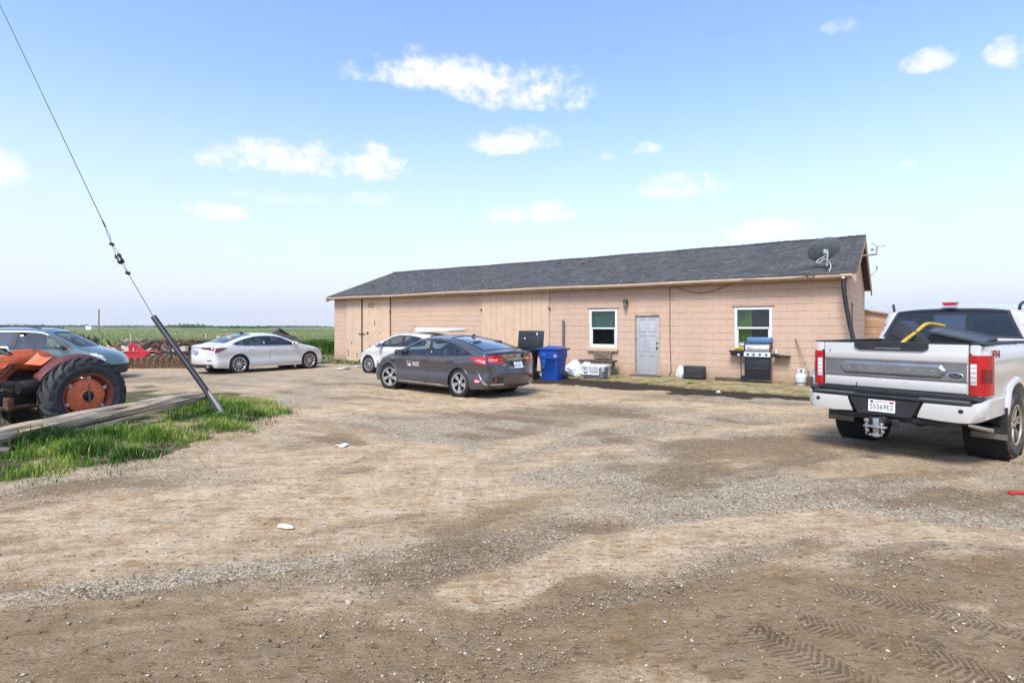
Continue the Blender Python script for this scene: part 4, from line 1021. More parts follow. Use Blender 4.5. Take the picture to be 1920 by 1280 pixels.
def car(name, label, cat, spec, loc, yaw, paintm, group=None):
    S = Shell(spec['ctrl'], spec['width'], spec['belt'], spec['tumble'], spec['sill'], spec.get('crease', .72), spec.get('p', 2.3))
    t = thing(name, label, cat, loc, yaw, group); wb, wr = spec['wb'], spec['wr']; ar = spec.get('ar', wr + .045); zc = wr + .0
    E = [tuple(e) for e in S.E]; zs = spec['sill']
    xr, xf = E[0][0], E[-1][0]; zr, zf = E[0][1], E[-1][1]
    def arch(cx, lowz):
        a = math.asin(max(-1, min(1, (lowz - zc) / ar))); return arcpts(cx, zc, ar, a, math.pi - a, 22)
    outline = E + [(wb + ar + .12, zs + .01)] + arch(wb, zs) + arch(0, zs) + [(-ar - .12, zs + .02)]
    ex = []
    d, r = S.dedge(S.E[:1]);
    nrm = np.stack([np.gradient(S.E[:, 1]), -np.gradient(S.E[:, 0])], 1); nrm /= np.linalg.norm(nrm, axis=1)[:, None] + 1e-9
    for fr in (.04, .13, .3, .55, .85, 1.1): ex.append(S.E + nrm * (S.er * fr)[:, None])
    ex = np.concatenate(ex); ex = ex[S.dedge(ex)[0] > S.er.min() * .03]
    # doors, window opening
    dlo = spec['dlo']; doors = spec['doors']
    mb = MB()
    for fl in (False, True): addp(mb, S.panel('side', outline, [inset(d_, 0) for d_ in doors] + [dlo], .055, 0, ex, fl))
    ks = spec['glass_k']; L = S.len[-1]
    secs = []; prev = 0.0
    for (k0, k1, vv) in ks: secs.append((prev, S.sk(k0), False, 0)); secs.append((S.sk(k0), S.sk(k1), True, vv)); prev = S.sk(k1)
    secs.append((prev, L, False, 0))
    allg = []
    for (u0, u1, isg, vv) in secs:
        rect = [(u0, -.8), (u1, -.8), (u1, .8), (u0, .8)]
        if not isg: addp(mb, S.panel('wrap', rect, (), .07))
        else:
            m_ = .035; hole = rrect(u0 + m_, -.8 * vv, u1 - m_, .8 * vv, .06)
            addp(mb, S.panel('wrap', rect, [hole], .06)); allg.append(hole)
    body = mb.build('body', paintm, t, 40, recalc=False)
    for i, hole in enumerate(allg):
        gl_ = mkpanel('windscreen' if i == len(allg) - 1 else 'rear_window', S.panel('wrap', hole, (), .07, -.006), spec.get('rear_glass', G_WSH) if i < len(allg) - 1 else G_CAR, t)
        mb = MB(); addp(mb, S.panel('wrap', inset(hole, -.012), [inset(hole, .045)], .05, .001)); mb.build('glass_border', M_BLACK, gl_, 180, recalc=False)
    # doors and side glass
    hs = spec.get('handles', [])
    panes = spec['panes']; left = spec.get('sides', (False, True))
    for fl in (False, True):
        dobs = []
        for i, d_ in enumerate(doors):
            o = mkpanel('door', S.panel('side', inset(d_, .005), (), .055, 0.0, None, fl), paintm, t); dobs.append(o)
            if i < len(hs):
                hx, hz = hs[i]; y = float(S.full(np.array([hx]), np.array([hz]))[0]); sg = -1 if fl else 1
                mb = MB(); mb.tube(spline([(hx - .11, sg * (y - .005), hz), (hx - .08, sg * (y + .035), hz + .004), (hx + .07, sg * (y + .036), hz + .004), (hx + .11, sg * (y - .005), hz)], 4), .014, 8); mb.box((hx - .01, sg * (y - .004), hz - .006), (.16, .02, .055), .008); mb.build('handle', spec.get('handle_mat', paintm), o, 60)
        mb = MB(); addp(mb, S.panel('side', inset(dlo, .004), [inset(p_, 0) for p_ in panes], .06, .002, None, fl)); mb.build('window_trim', spec.get('trim', M_BLACK), t, 180, recalc=False)
        if spec.get('dlo_chrome'):
            mb = MB(); addp(mb, S.panel('side', inset(dlo, -.010), [inset(dlo, .012)], .06, .005, None, fl)); mb.build('chrome_strip', M_CHROME, t, 180, recalc=False)
        for i, p_ in enumerate(panes):
            mkpanel('window', S.panel('side', inset(p_, -.008), (), .09, -.008, None, fl), spec.get('pane_glass', [G_CAR] * 9)[i], dobs[min(i, len(dobs) - 1)])
        # dark inner skin below the windows
        mb = MB(); zt = spec['belt'] - .03
        inn = [(xr + .12, zs + .08), (-ar - .05, zs + .08)] + arch(0, zs + .08)[::-1] + arch(wb, zs + .08)[::-1] + [(wb + ar + .04, zs + .08), (xf - .12, zs + .08), (xf - .15, zt - .3), (wb + .1, zt - .12), (-.3, zt - .02), (xr + .15, zt - .12)]
        addp(mb, S.panel('side', inn, (), .12, -.06, None, fl)); mb.build('lining', M_DARK, t, 180, recalc=False)
    # underbody, wheel wells, arch lips
    mb = MB(); w = float(S.wy.max())
    mb.box((wb / 2, 0, zs + .09), (wb - 2 * ar - .06, 2 * w - .16, .13)); mb.box((wb / 2, 0, zs + .16), (xf - xr - .35, .9, .18))
    for cx in (0, wb):
        for sg in (-1, 1):
            pr = [(ar + .005, -.16), (ar + .005, .16)]
            mb.lathe([(ar + .012, 0.0), (ar + .012, .40), (0, .40)], 24, Matrix.Translation((cx, sg * (w - .03), zc)) @ RX(90 * sg) , 0, 2 * math.pi)
    mb.build('underbody', M_DARK, t, 60)
    for fl in (False, True):
        for cx in (0, wb):
            mb = MB(); A_ = arch(cx, zs); Pn = S.side(np.array(A_)); Pn = Pn * [1, -1 if fl else 1, 1]; mb.tube([tuple(p) for p in Pn], spec.get('lip', .010), 6)
            mb.build('arch_lip', spec.get('lip_mat', paintm), t, 60)
    for x_ in (0, wb):
        for sg in (-1, 1):
            wheel(t, x_, sg * (spec['track'] / 2), wr, spec['ww'], spec['rim'], spec['spokes'], spec['rim_mat'], spec['style'], spec.get('steer', 0) if x_ else 0)
    seats(t, spec['seats'], spec.get('seat_mat', M_SEAT))
    mb = MB(); dx = spec['dash']; mb.box((dx, 0, spec['belt'] - .10), (.45, 1.35, .25), .08)
    mb.build('dashboard', M_BLACK, t, 50)
    mb = MB(); th = [((0, math.cos(a) * .18, math.sin(a) * .18)) for a in [2 * math.pi * i / 24 for i in range(25)]]
    mb.tube(th, .015, 6, TR(dx - .36, .37, spec['belt'] - .0) @ RY(-22)); mb.box((0, 0, 0), (.05, .12, .10), .02, TR(dx - .34, .37, spec['belt'] - .0) @ RY(-22)); mb.build('steering_wheel', M_BLACK, t, 60)
    mx, mz = spec['mirror']
    for sg in (-1, 1):
        y = float(S.full(np.array([mx]), np.array([mz]))[0]); mb = MB()
        mb.box((0, 0, 0), (.15, .23, .15), .045, TR(mx + .02, sg * (y + .14), mz + .03) @ RZ(sg * -14)); o = mb.build('mirror', spec.get('mirror_mat', paintm), t, 60)
        mb = MB(); mb.tube([(mx + .02, sg * (y - .03), mz - .03), (mx + .02, sg * (y + .06), mz)], .03, 8); mb.build('mirror_arm', M_BLACK, o, 60)
        mb = MB(); mb.box((mx - .057, sg * (y + .15), mz + .03), (.006, .18, .11), .002, rz=0); mb.build('mirror_glass', M_CHROME, o)
    return t, S

def wpoly(S, pts): return [(S.sk(k), v * .8) for k, v in pts]
def overlay(S, t, name, dom, poly, m_, off, h=.05, both=True, holes=(), sm=180):
    """thin raised panel that follows the skin; the wrap mirrors in v, the side in y"""
    out = []
    for fl in ((False, True) if both else (False,)):
        if dom == 'side': out.append(mkpanel(name, S.panel('side', poly, holes, h, off, None, fl), m_, t, sm))
        else:
            pp = [(u, -v) for u, v in poly] if fl else poly; hh = [[(u, -v) for u, v in q_] for q_ in holes] if fl else holes
            out.append(mkpanel(name, S.panel('wrap', pp, hh, h, off), m_, t, sm))
    return out
def plate(parent, M, ink_lines, wd=.305, hg=.152, frame=True, bg=None):
    mb = MB(); mb.box((0, 0, 0), (wd, hg, .006), .004, M); p = mb.build('number_plate', bg or M_PLATE, parent)
    if frame:
        mb = MB()
        for (x, y, a, b_) in ((0, hg / 2, wd + .02, .014), (0, -hg / 2, wd + .02, .014), (wd / 2, 0, .014, hg), (-wd / 2, 0, .014, hg)): mb.box((x, y, .003), (a, b_, .010), 0, M)
        mb.build('plate_frame', M_CHROME, p)
    for (txt, size, x, y, mm, sx) in ink_lines:
        mb = MB(); mb.text(txt, size, M @ TR(x, y, .0045), .0008, sx=sx); mb.build('lettering', mm, p)
    return p
# frame for things stuck to a rear face: local x = to the right seen from behind (-y), local y = up, local z = backwards
BACK = Matrix(((0, 0, -1, 0), (-1, 0, 0, 0), (0, 1, 0, 0), (0, 0, 0, 1)))

# ---------------------------------------------------------------- grey fastback sedan
P_GREY = paint('metallic_grey', (.085, .080, .090), .55, .36)
gs = dict(
    ctrl=[(-1.00, .24, -.82, .24, .10), (-1.10, .34, -.90, .34, .14), (-1.15, .52, -.93, .52, .15), (-1.145, .66, -.91, .66, .14), (-1.08, .735, -.90, .745, .11), (-1.04, .80, -.88, .83, .09),
          (-1.03, .95, -.86, .94, .08), (-1.07, 1.075, -.84, 1.035, .06), (-.98, 1.095, -.78, 1.05, .06), (-.80, 1.115, -.64, 1.07, .06), (-.20, 1.31, -.14, 1.235, .05), (.35, 1.42, .36, 1.345, .05), (.62, 1.452, .62, 1.378, .05),
          (1.05, 1.478, 1.05, 1.405, .05), (1.50, 1.455, 1.46, 1.385, .05), (1.62, 1.42, 1.58, 1.36, .05), (2.10, 1.24, 1.98, 1.205, .05), (2.62, 1.035, 2.42, 1.03, .06), (2.75, 1.0, 2.55, .985, .06), (3.1, .93, 2.95, .895, .08), (3.45, .82, 3.25, .79, .10), (3.66, .70, 3.44, .67, .12),
          (3.745, .54, 3.50, .53, .14), (3.74, .36, 3.48, .36, .14), (3.66, .20, 3.44, .20, .10)],
    width=[(-1.15, .85), (-.8, .90), (-.2, .935), (1.3, .938), (2.6, .935), (3.2, .90), (3.75, .82)], belt=.96, tumble=.46, sill=.20, crease=.80,
    wb=2.75, wr=.334, ww=.235, rim=.245, ar=.375, track=1.60, spokes=5, style='twist', rim_mat=mat('machined_alloy', (.60, .60, .61), .3, .85, var=.2, dirt=.1), steer=.28,
    dlo=[(2.30, .955), (1.95, 1.155), (1.62, 1.30), (1.30, 1.362), (.95, 1.368), (.55, 1.328), (.1, 1.225), (-.30, 1.09), (-.46, 1.015), (-.10, .985), (.6, .965), (1.4, .955)],
    panes=[[(2.02, .985), (1.85, 1.155), (1.58, 1.28), (1.30, 1.332), (1.18, 1.338), (1.10, .985)], [(1.00, .985), (1.06, 1.338), (.60, 1.305), (.22, 1.215), (.18, .995)], [(.10, 1.0), (.13, 1.19), (-.20, 1.10), (-.37, 1.025)]],
    doors=[[(2.34, .945), (1.09, .945), (1.07, .70), (1.07, .30), (2.28, .30), (2.36, .50)], [(1.06, .945), (.16, .955), (.14, .78), (.22, .64), (.40, .50), (.47, .30), (1.06, .30)]],
    handles=[(1.27, .845), (.30, .86)], handle_mat=P_GREY, glass_k=[(9.0, 12.0, .86), (15.0, 17.5, .88)], mirror=(2.08, .98), dash=2.05,
    seats=[(1.15, (.38, -.38), .50), (.28, (0,), .52)], mirror_mat=M_BLACK, trim=M_BLACK, rear_glass=glass('shiny_back_glass', (.30, .34, .36), .42))
yawG = math.atan2(1.87, -2.146)
c, s_ = math.cos(yawG), math.sin(yawG)
Gloc = Vector((-1.21, 13.52, 0)) - Vector((-s_ * .80, c * .80, 0))
gcar, SG = car('sedan_car', 'dark grey fastback sedan with white door lettering parked before the barn', 'car', gs, Gloc, yawG, P_GREY)
SPOIL = mat('gloss_black', (.012, .012, .014), .15, var=.1, coat=.8)
overlay(SG, gcar, 'spoiler', 'wrap', wpoly(SG, [(6.9, -.98), (7.7, -.98), (7.9, -.5), (7.9, .5), (7.7, .98), (6.9, .98), (6.75, .5), (6.75, -.5)]), SPOIL, .008, both=False)
overlay(SG, gcar, 'tail_glass', 'wrap', wpoly(SG, [(6.0, -.58), (6.75, -.62), (6.75, .62), (6.0, .58)]), glass('tail_glass', (.05, .06, .07), .35), .004, both=False)
overlay(SG, gcar, 'tail_bar', 'wrap', wpoly(SG, [(5.62, -.62), (5.95, -.66), (5.95, .66), (5.62, .62)]), M_CHROME, .014, both=False)
overlay(SG, gcar, 'tail_bar_shadow_line', 'wrap', wpoly(SG, [(5.0, -.62), (5.6, -.62), (5.6, .62), (5.0, .62)]), SPOIL, .006, both=False)
tl = overlay(SG, gcar, 'tail_light', 'wrap', wpoly(SG, [(5.0, .50), (5.5, .46), (6.55, .60), (6.72, .85), (6.6, .995), (5.0, .995)]), M_REDLENS, .012)
for o in tl: pass
for fl in (False, True):
    o = mkpanel('tail_light', SG.panel('side', [(-.86, .80), (-.84, .985), (-.70, .985), (-.36, .955), (-.62, .83)], (), .04, .012, None, fl), M_REDLENS, gcar)
    mkpanel('lens_strip', SG.panel('side', [(-.85, .84), (-.845, .89), (-.72, .925), (-.55, .905), (-.70, .86)], (), .04, .016, None, fl), mat('pink_lens', (.62, .20, .20), .2, coat=.6), o)
for o, fl in zip(tl, (1, -1)): mkpanel('lens_strip', SG.panel('wrap', wpoly(SG, [(5.4, fl * .72), (5.9, fl * .70), (6.0, fl * .99), (5.4, fl * .99)]), (), .05, .016), mat('pink_lens', (.62, .20, .20), .2), o)
overlay(SG, gcar, 'plate_recess', 'wrap', wpoly(SG, [(3.75, -.40), (4.9, -.46), (4.9, .46), (3.75, .40)]), mat('recess_grey', (.06, .058, .062), .5, .3), .003, both=False)
overlay(SG, gcar, 'recess_lip', 'wrap', wpoly(SG, [(3.55, -.42), (3.78, -.42), (3.78, .42), (3.55, .42)]), mat('bright_lip', (.34, .34, .37), .25, .6, coat=.8), .008, both=False)
for fl in (1, -1):
    o = mkpanel('fog_light_recess', SG.panel('wrap', wpoly(SG, [(1.15, fl * .62), (2.0, fl * .66), (2.1, fl * .98), (1.1, fl * .985)]), (), .05, .004), SPOIL, gcar)
    mkpanel('reflector', SG.panel('wrap', wpoly(SG, [(1.25, fl * .86), (1.9, fl * .86), (1.9, fl * .90), (1.25, fl * .90)]), (), .05, .009), M_REDLENS, o)
    mkpanel('silver_fin', SG.panel('wrap', wpoly(SG, [(.72, fl * .55), (1.1, fl * .60), (1.1, fl * .985), (.72, fl * .985)]), (), .05, .010), mat('silver_trim', (.45, .45, .47), .3, .7), o)
    mkpanel('silver_fin', SG.panel('side', [(-.90, .285), (-.89, .335), (-.66, .60), (-.62, .66), (-.64, .59), (-.80, .36)], (), .04, .006, None, fl < 0), mat('silver_trim', (.45, .45, .47), .3, .7), o)
overlay(SG, gcar, 'rear_valance', 'wrap', wpoly(SG, [(0.0, -.98), (.62, -.98), (.62, .98), (0, .98)]), SPOIL, .012, both=False)
overlay(SG, gcar, 'sill_strip', 'side', [(2.28, .25), (2.28, .285), (.62, .268), (.44, .235), (.60, .232)], mat('silver_trim', (.45, .45, .47), .3, .7), .008)
overlay(SG, gcar, 'fuel_flap', 'side', inset(rrect(-.18, .80, .10, .925, .03), 0), P_GREY, .004)
overlay(SG, gcar, 'fender_vent', 'side', [(2.44, .80), (2.62, .80), (2.58, .75), (2.44, .74)], M_BLACK, .003)
hl = overlay(SG, gcar, 'headlight', 'side', [(3.44, .64), (3.42, .72), (3.2, .80), (3.02, .80), (3.15, .70)], M_WLENS, .006)
Mp = TR(-1.128, 0, .775) @ BACK @ RX(-6)
plate(gcar, TR(-1.105, 0, .775) @ BACK @ RX(-18), [('8SLA891', .085, 0, -.012, M_INK, .85), ('California', .034, 0, .052, M_REDINK, 1)])
yl = float(SG.full(np.array([1.75]), np.array([.70]))[0])
for (zz_, ww) in ((.755, .26), (.695, .25)):      # two illegible lines of white door lettering
    mb = MB(); x = 1.70; rr_ = random.Random(int(zz_ * 1000))
    while x > 1.70 - ww:
        w_ = rr_.uniform(.016, .03); hh = rr_.choice([.034, .034, .05]); y = float(SG.full(np.array([x]), np.array([zz_]))[0]) + .004
        for (dx, dz, a, b_) in ((0, 0, .008, hh), (-w_ * .5, -hh * .4, w_, .008), (-w_ * .5, hh * .25, w_, .008)): mb.box((x + dx, y, zz_ + dz + hh * .5 - .02), (a, .003, b_))
        x -= w_ + .012
    mb.build('door_lettering', M_WHITEINK, gcar)
mb = MB()
for (x, z, a, b_) in ((1.84, .672, .12, .014), (1.84, .72, .12, .012), (1.895, .695, .014, .05), (1.785, .695, .014, .05), (1.84, .695, .05, .022), (1.905, .765, .012, .06), (1.80, .775, .012, .04)):
    y = float(SG.full(np.array([x]), np.array([z]))[0]) + .004; mb.box((x, y, z), (a, .003, b_))
mb.build('door_emblem', M_WHITEINK, gcar)
mb = MB(); y = float(SG.full(np.array([-.62]), np.array([.43]))[0])
mb.add([tuple(p) for p in SG.side(np.array([(-.52, .40), (-.56, .36), (-.63, .365), (-.72, .40), (-.73, .45), (-.66, .45), (-.60, .47), (-.54, .46)])) + [0, .005, 0]], [tuple(range(8))]); st = mb.build('round_sticker', M_REDINK, gcar)
mkpanel('sticker_print', SG.panel('side', [(-.55, .405), (-.56, .435), (-.69, .425), (-.69, .40)], (), .04, .007), M_WHITEINK, st)
mb = MB(); mb.prism([(.0, 0), (.16, 0), (.05, .075), (0, .06)], -.02, .02, TR(.34, 0, 1.425) @ RX(90) @ Matrix.Diagonal((1, 1, 1, 1))); mb.build('antenna_fin', P_GREY, gcar, 40)
mb = MB(); mb.text('H', .09, TR(-1.095, 0, .985) @ BACK @ RX(-5), .003); mb.build('tail_emblem', M_CHROME, gcar)
mb = MB(); mb.box((2.56, float(SG.full(np.array([2.56]), np.array([.855]))[0]) + .003, .855), (.13, .004, .035)); mb.build('fender_badge', M_CHROME, gcar)
mb = MB(); mb.text('CLARITY', .045, TR(-1.10, .48, .79) @ BACK @ RX(-10), .002); mb.build('tail_badge', M_CHROME, gcar)

# ---------------------------------------------------------------- white saloon
P_WHITE = paint('pearl_white', (.62, .61, .58), 0.0, .3, dirt=.35)
ws = dict(
    ctrl=[(-1.00, .24, -.80, .24, .10), (-1.08, .36, -.86, .36, .15), (-1.12, .52, -.88, .52, .16), (-1.10, .66, -.86, .66, .14), (-1.06, .78, -.85, .80, .10), (-1.06, .92, -.84, .92, .07), (-1.05, 1.00, -.82, .985, .06), (-.90, 1.04, -.70, 1.01, .06), (-.62, 1.075, -.48, 1.03, .06),
          (.0, 1.30, .02, 1.235, .06), (.35, 1.39, .35, 1.325, .05), (.62, 1.425, .62, 1.365, .05), (1.15, 1.445, 1.15, 1.385, .05), (1.55, 1.425, 1.52, 1.365, .05), (1.70, 1.38, 1.66, 1.33, .05), (2.2, 1.19, 2.08, 1.17, .05), (2.72, 1.01, 2.5, 1.005, .06), (2.9, .97, 2.7, .955, .07), (3.35, .89, 3.2, .86, .09), (3.65, .79, 3.42, .76, .12),
          (3.82, .62, 3.55, .61, .15), (3.85, .42, 3.56, .42, .15), (3.75, .20, 3.5, .20, .10)],
    width=[(-1.12, .85), (-.8, .90), (-.1, .93), (1.3, .932), (2.7, .93), (3.3, .895), (3.85, .80)], belt=.95, tumble=.48, sill=.20, crease=.78,
    wb=2.87, wr=.340, ww=.235, rim=.248, ar=.385, track=1.60, spokes=10, style='multi', rim_mat=mat('machined_alloy', (.60, .60, .61), .3, .85, var=.2, dirt=.1),
    dlo=[(2.32, .965), (2.0, 1.12), (1.68, 1.26), (1.4, 1.318), (1.05, 1.335), (.65, 1.315), (.25, 1.235), (-.10, 1.125), (-.24, 1.06), (-.12, 1.015), (.3, .985), (1.3, .965)],
    panes=[[(2.10, .99), (1.95, 1.115), (1.64, 1.245), (1.38, 1.292), (1.27, 1.297), (1.20, .99)], [(1.08, .995), (1.13, 1.303), (.70, 1.285), (.30, 1.21), (.22, 1.005)], [(.15, 1.01), (.2, 1.17), (-.06, 1.105), (-.16, 1.06)]],
    doors=[[(2.40, .95), (1.18, .95), (1.16, .7), (1.16, .30), (2.34, .30), (2.42, .5)], [(1.15, .95), (.22, .97), (.17, .8), (.24, .66), (.42, .52), (.5, .30), (1.15, .30)]],
    handles=[(1.36, .845), (.40, .865)], glass_k=[(8.1, 11.0, .84), (13.9, 16.4, .88)], mirror=(2.12, .985), dash=2.1, dlo_chrome=True,
    seats=[(1.2, (.38, -.38), .50), (.3, (0,), .52)], seat_mat=M_SEATL)
yawW = math.atan2(2.24, 1.58); c, s_ = math.cos(yawW), math.sin(yawW)
Wloc = Vector((-9.82, 20.06, 0)) + Vector((-s_ * .80, c * .80, 0))
wcar, SW = car('sedan_car', 'pearl white saloon with dark spoked wheels parked by the left end of the barn', 'car', ws, Wloc, yawW, P_WHITE)
DKLENS = mat('dark_red_lens', (.16, .006, .010), .12, var=.2, coat=.6)
tl = overlay(SW, wcar, 'tail_light', 'wrap', wpoly(SW, [(4.9, .42), (5.5, .42), (5.55, .995), (4.35, .995), (4.6, .8)]), DKLENS, .010)
for o, fl in zip(tl, (1, -1)): mkpanel('lens_strip', SW.panel('wrap', wpoly(SW, [(4.75, fl * .88), (5.25, fl * .88), (5.25, fl * .97), (4.75, fl * .97)]), (), .05, .014), M_WLENS, o)
for fl in (False, True): mkpanel('tail_light', SW.panel('side', [(-.84, .76), (-.82, .93), (-.60, .935), (-.42, .93), (-.62, .83)], (), .04, .010, None, fl), DKLENS, wcar)
overlay(SW, wcar, 'tail_strip', 'wrap', wpoly(SW, [(5.2, -.42), (5.5, -.42), (5.5, .42), (5.2, .42)]), SPOIL, .006, both=False)
overlay(SW, wcar, 'rear_valance', 'wrap', wpoly(SW, [(0.0, -.97), (1.0, -.97), (.9, 0), (1.0, .97), (0, .97)]), M_BLACK, .010, both=False)
for fl in (1, -1):
    mkpanel('bumper_slot', SW.panel('wrap', wpoly(SW, [(1.75, fl * .80), (1.95, fl * .80), (1.95, fl * .99), (1.75, fl * .99)]), (), .05, .005), SPOIL, wcar)
    mb = MB(); mb.tube([(-.92, fl * .60, .285), (-.99, fl * .60, .28)], [.04, .045], 12); mb.build('exhaust_tip', M_CHROME, wcar, 40)
plate(wcar, TR(-1.128, 0, .80) @ BACK @ RX(-6), [('7DJR', .08, 0, -.01, M_INK, .9)], bg=mat('plate_blue', (.30, .38, .52), .5), frame=False)
overlay(SW, wcar, 'headlight', 'side', [(3.52, .72), (3.48, .78), (3.25, .83), (3.05, .83), (3.2, .76)], M_WLENS, .006)
overlay(SW, wcar, 'sill_strip', 'side', [(2.36, .235), (2.36, .262), (.52, .262), (.52, .235)], M_CHROME, .006)
mb = MB(); mb.prism([(.0, 0), (.18, 0), (.05, .07), (0, .055)], -.02, .02, TR(.52, 0, 1.405) @ RX(90)); mb.build('antenna_fin', M_BLACK, wcar, 40)

# ---------------------------------------------------------------- white hatchback behind the grey sedan
hs_ = dict(
    ctrl=[(-.72, .26, -.58, .26, .10), (-.80, .45, -.64, .45, .13), (-.80, .66, -.63, .66, .12), (-.74, .90, -.60, .90, .09), (-.62, 1.08, -.50, 1.06, .07), (-.30, 1.36, -.22, 1.30, .06), (-.1, 1.44, -.06, 1.375, .05), (.4, 1.475, .4, 1.41, .05), (1.0, 1.485, 1.0, 1.42, .05), (1.4, 1.46, 1.36, 1.395, .05), (1.55, 1.41, 1.5, 1.36, .05),
          (2.15, 1.14, 2.02, 1.13, .06), (2.5, .99, 2.32, .985, .07), (2.75, .93, 2.6, .905, .09), (3.1, .80, 2.95, .775, .12), (3.32, .64, 3.1, .63, .15), (3.38, .45, 3.15, .45, .15), (3.30, .22, 3.1, .22, .10)],
    width=[(-.8, .80), (-.3, .85), (.3, .862), (2.3, .862), (2.8, .83), (3.4, .74)], belt=.96, tumble=.42, sill=.22, crease=.8,
    wb=2.55, wr=.31, ww=.205, rim=.21, ar=.36, track=1.49, spokes=9, style='multi', rim_mat=M_ALLOY,
    dlo=[(2.05, .97), (1.75, 1.17), (1.42, 1.32), (1.1, 1.375), (.6, 1.375), (.1, 1.32), (-.28, 1.16), (-.22, 1.03), (.3, .995), (1.2, .97)],
    panes=[[(1.85, 1.0), (1.66, 1.17), (1.38, 1.30), (1.1, 1.345), (.92, 1.345), (.86, 1.0)], [(.76, 1.0), (.80, 1.345), (.2, 1.305), (-.2, 1.15), (-.16, 1.04)]],
    doors=[[(2.12, .955), (.84, .955), (.82, .7), (.82, .32), (2.05, .32), (2.13, .5)], [(.81, .955), (.0, .98), (.1, .7), (.38, .55), (.45, .32), (.81, .32)]],
    handles=[(1.0, .86), (.14, .88)], glass_k=[(4.0, 5.6, .8), (10.0, 12.0, .86)], mirror=(1.82, .99), dash=1.85, seats=[(1.0, (.36, -.36), .52), (.2, (0,), .54)], steer=.1, mirror_mat=mat('silver_blue_mirror', (.35, .38, .45), .3, .5))
P_WH2 = paint('plain_white', (.60, .59, .56), 0.0, .3, dirt=.2)
Hn = Vector((-5.40, 21.45, 0)); hdir = BU; yawH = math.atan2(hdir.y, hdir.x)
Hloc = Hn - hdir * 3.38
hcar, SH = car('hatchback_car', 'white hatchback half hidden behind the grey sedan against the barn', 'car', hs_, Hloc, yawH, P_WH2)
overlay(SH, hcar, 'headlight', 'side', [(3.12, .60), (3.1, .70), (2.88, .80), (2.75, .80), (2.9, .68)], M_WLENS, .006)
for fl in (False, True): mkpanel('tail_light', SH.panel('side', [(-.62, .75), (-.6, 1.0), (-.45, 1.0), (-.45, .8)], (), .05, .008, None, fl), M_REDLENS, hcar)
mb = MB(); mb.tube([(1.35, 0, 1.455), (1.0, .0, 1.75)], .006, 6); mb.build('aerial', M_BLACK, hcar)
pad = thing('roof_pad', 'thick white foam pad lying on the roof of the white hatchback', 'foam pad', Hloc + hdir * -.18, yawH)
mb = MB(); mb.box((0, 0, 1.555), (1.55, .95, .13), .05); mb.build('foam_block', mat('white_foam', (.78, .78, .76), .8, var=.05), pad, 50)
mb = MB(); mb.box((.5, 0, 1.558), (.05, .96, .14), .02); mb.build('strap', M_WHITEP, pad, 50)

# ---------------------------------------------------------------- green grey minivan
P_VAN = paint('sage_green', (.125, .195, .205), .4, .35, dirt=.15)
vs0 = dict(
    ctrl=[(-.92, .30, -.80, .30, .08), (-1.0, .48, -.86, .48, .10), (-1.02, .72, -.86, .72, .10), (-.97, 1.0, -.83, 1.0, .08), (-.90, 1.15, -.78, 1.15, .07), (-.72, 1.58, -.64, 1.54, .06), (-.62, 1.67, -.52, 1.62, .06), (-.2, 1.705, -.2, 1.64, .06), (1.0, 1.725, 1.0, 1.66, .06), (1.75, 1.70, 1.72, 1.635, .06), (1.95, 1.65, 1.9, 1.59, .06),
          (2.55, 1.33, 2.42, 1.31, .06), (2.95, 1.10, 2.75, 1.09, .07), (3.15, 1.04, 2.95, 1.01, .08), (3.5, .93, 3.32, .90, .11), (3.72, .78, 3.48, .77, .14), (3.84, .58, 3.58, .58, .15), (3.83, .42, 3.57, .42, .14), (3.72, .24, 3.5, .24, .10)],
    width=[(-1.02, .88), (-.5, .925), (.5, .932), (2.6, .932), (3.2, .89), (3.85, .78)], belt=1.03, tumble=.33, sill=.24, crease=.85,
    wb=2.90, wr=.325, ww=.215, rim=.205, ar=.375, track=1.56, spokes=7, style='multi', rim_mat=M_ALLOY,
    dlo=[(2.72, 1.045), (2.42, 1.27), (2.05, 1.46), (1.7, 1.56), (1.2, 1.585), (-.4, 1.575), (-.66, 1.50), (-.72, 1.08), (.5, 1.05)],
    panes=[[(2.36, 1.075), (2.18, 1.30), (1.9, 1.46), (1.6, 1.535), (1.22, 1.55), (1.16, 1.075)], [(1.03, 1.075), (1.08, 1.555), (-.02, 1.55), (-.06, 1.085)], [(-.14, 1.09), (-.10, 1.55), (-.38, 1.545), (-.6, 1.48), (-.64, 1.11)]],
    pane_glass=[G_CAR, G_TINT, G_TINT], doors=[[(2.55, 1.03), (1.12, 1.03), (1.10, .7), (1.10, .34), (2.46, .34), (2.52, .55)], [(1.09, 1.03), (-.06, 1.04), (-.02, .8), (.32, .62), (.42, .34), (1.09, .34)]],
    handles=[(1.30, .93), (.92, .935)], handle_mat=M_BLACK, glass_k=[(4.2, 5.9, .85), (10.1, 12.1, .87)], mirror=(2.38, 1.08), dash=2.45, mirror_mat=mat('dark_teal_mirror', (.05, .085, .09), .35, coat=.6), seats=[(1.55, (.4, -.4), .62), (.5, (.4, -.4), .62), (-.35, (0,), .62)], seat_mat=M_SEATL)
yawV = R(15)
Vloc = Vector((-12.80, 18.5, -.06)) - Vector((math.cos(yawV) * 3.75, math.sin(yawV) * 3.75, 0))
vcar, SV = car('minivan_car', 'sage green minivan with roof rails parked behind the orange tractor', 'minivan', vs0, Vloc, yawV, P_VAN)
for sg in (-1, 1):
    mb = MB(); yv = float(SV.full(np.array([.6]), np.array([1.6]))[0]) - .07
    mb.tube(spline([(-.45, sg * yv, 1.66), (-.3, sg * yv, 1.725), (.5, sg * yv, 1.765), (1.3, sg * yv, 1.745), (1.75, sg * yv, 1.68)]), .022, 8); mb.build('roof_rail', M_BLACK, vcar, 60)
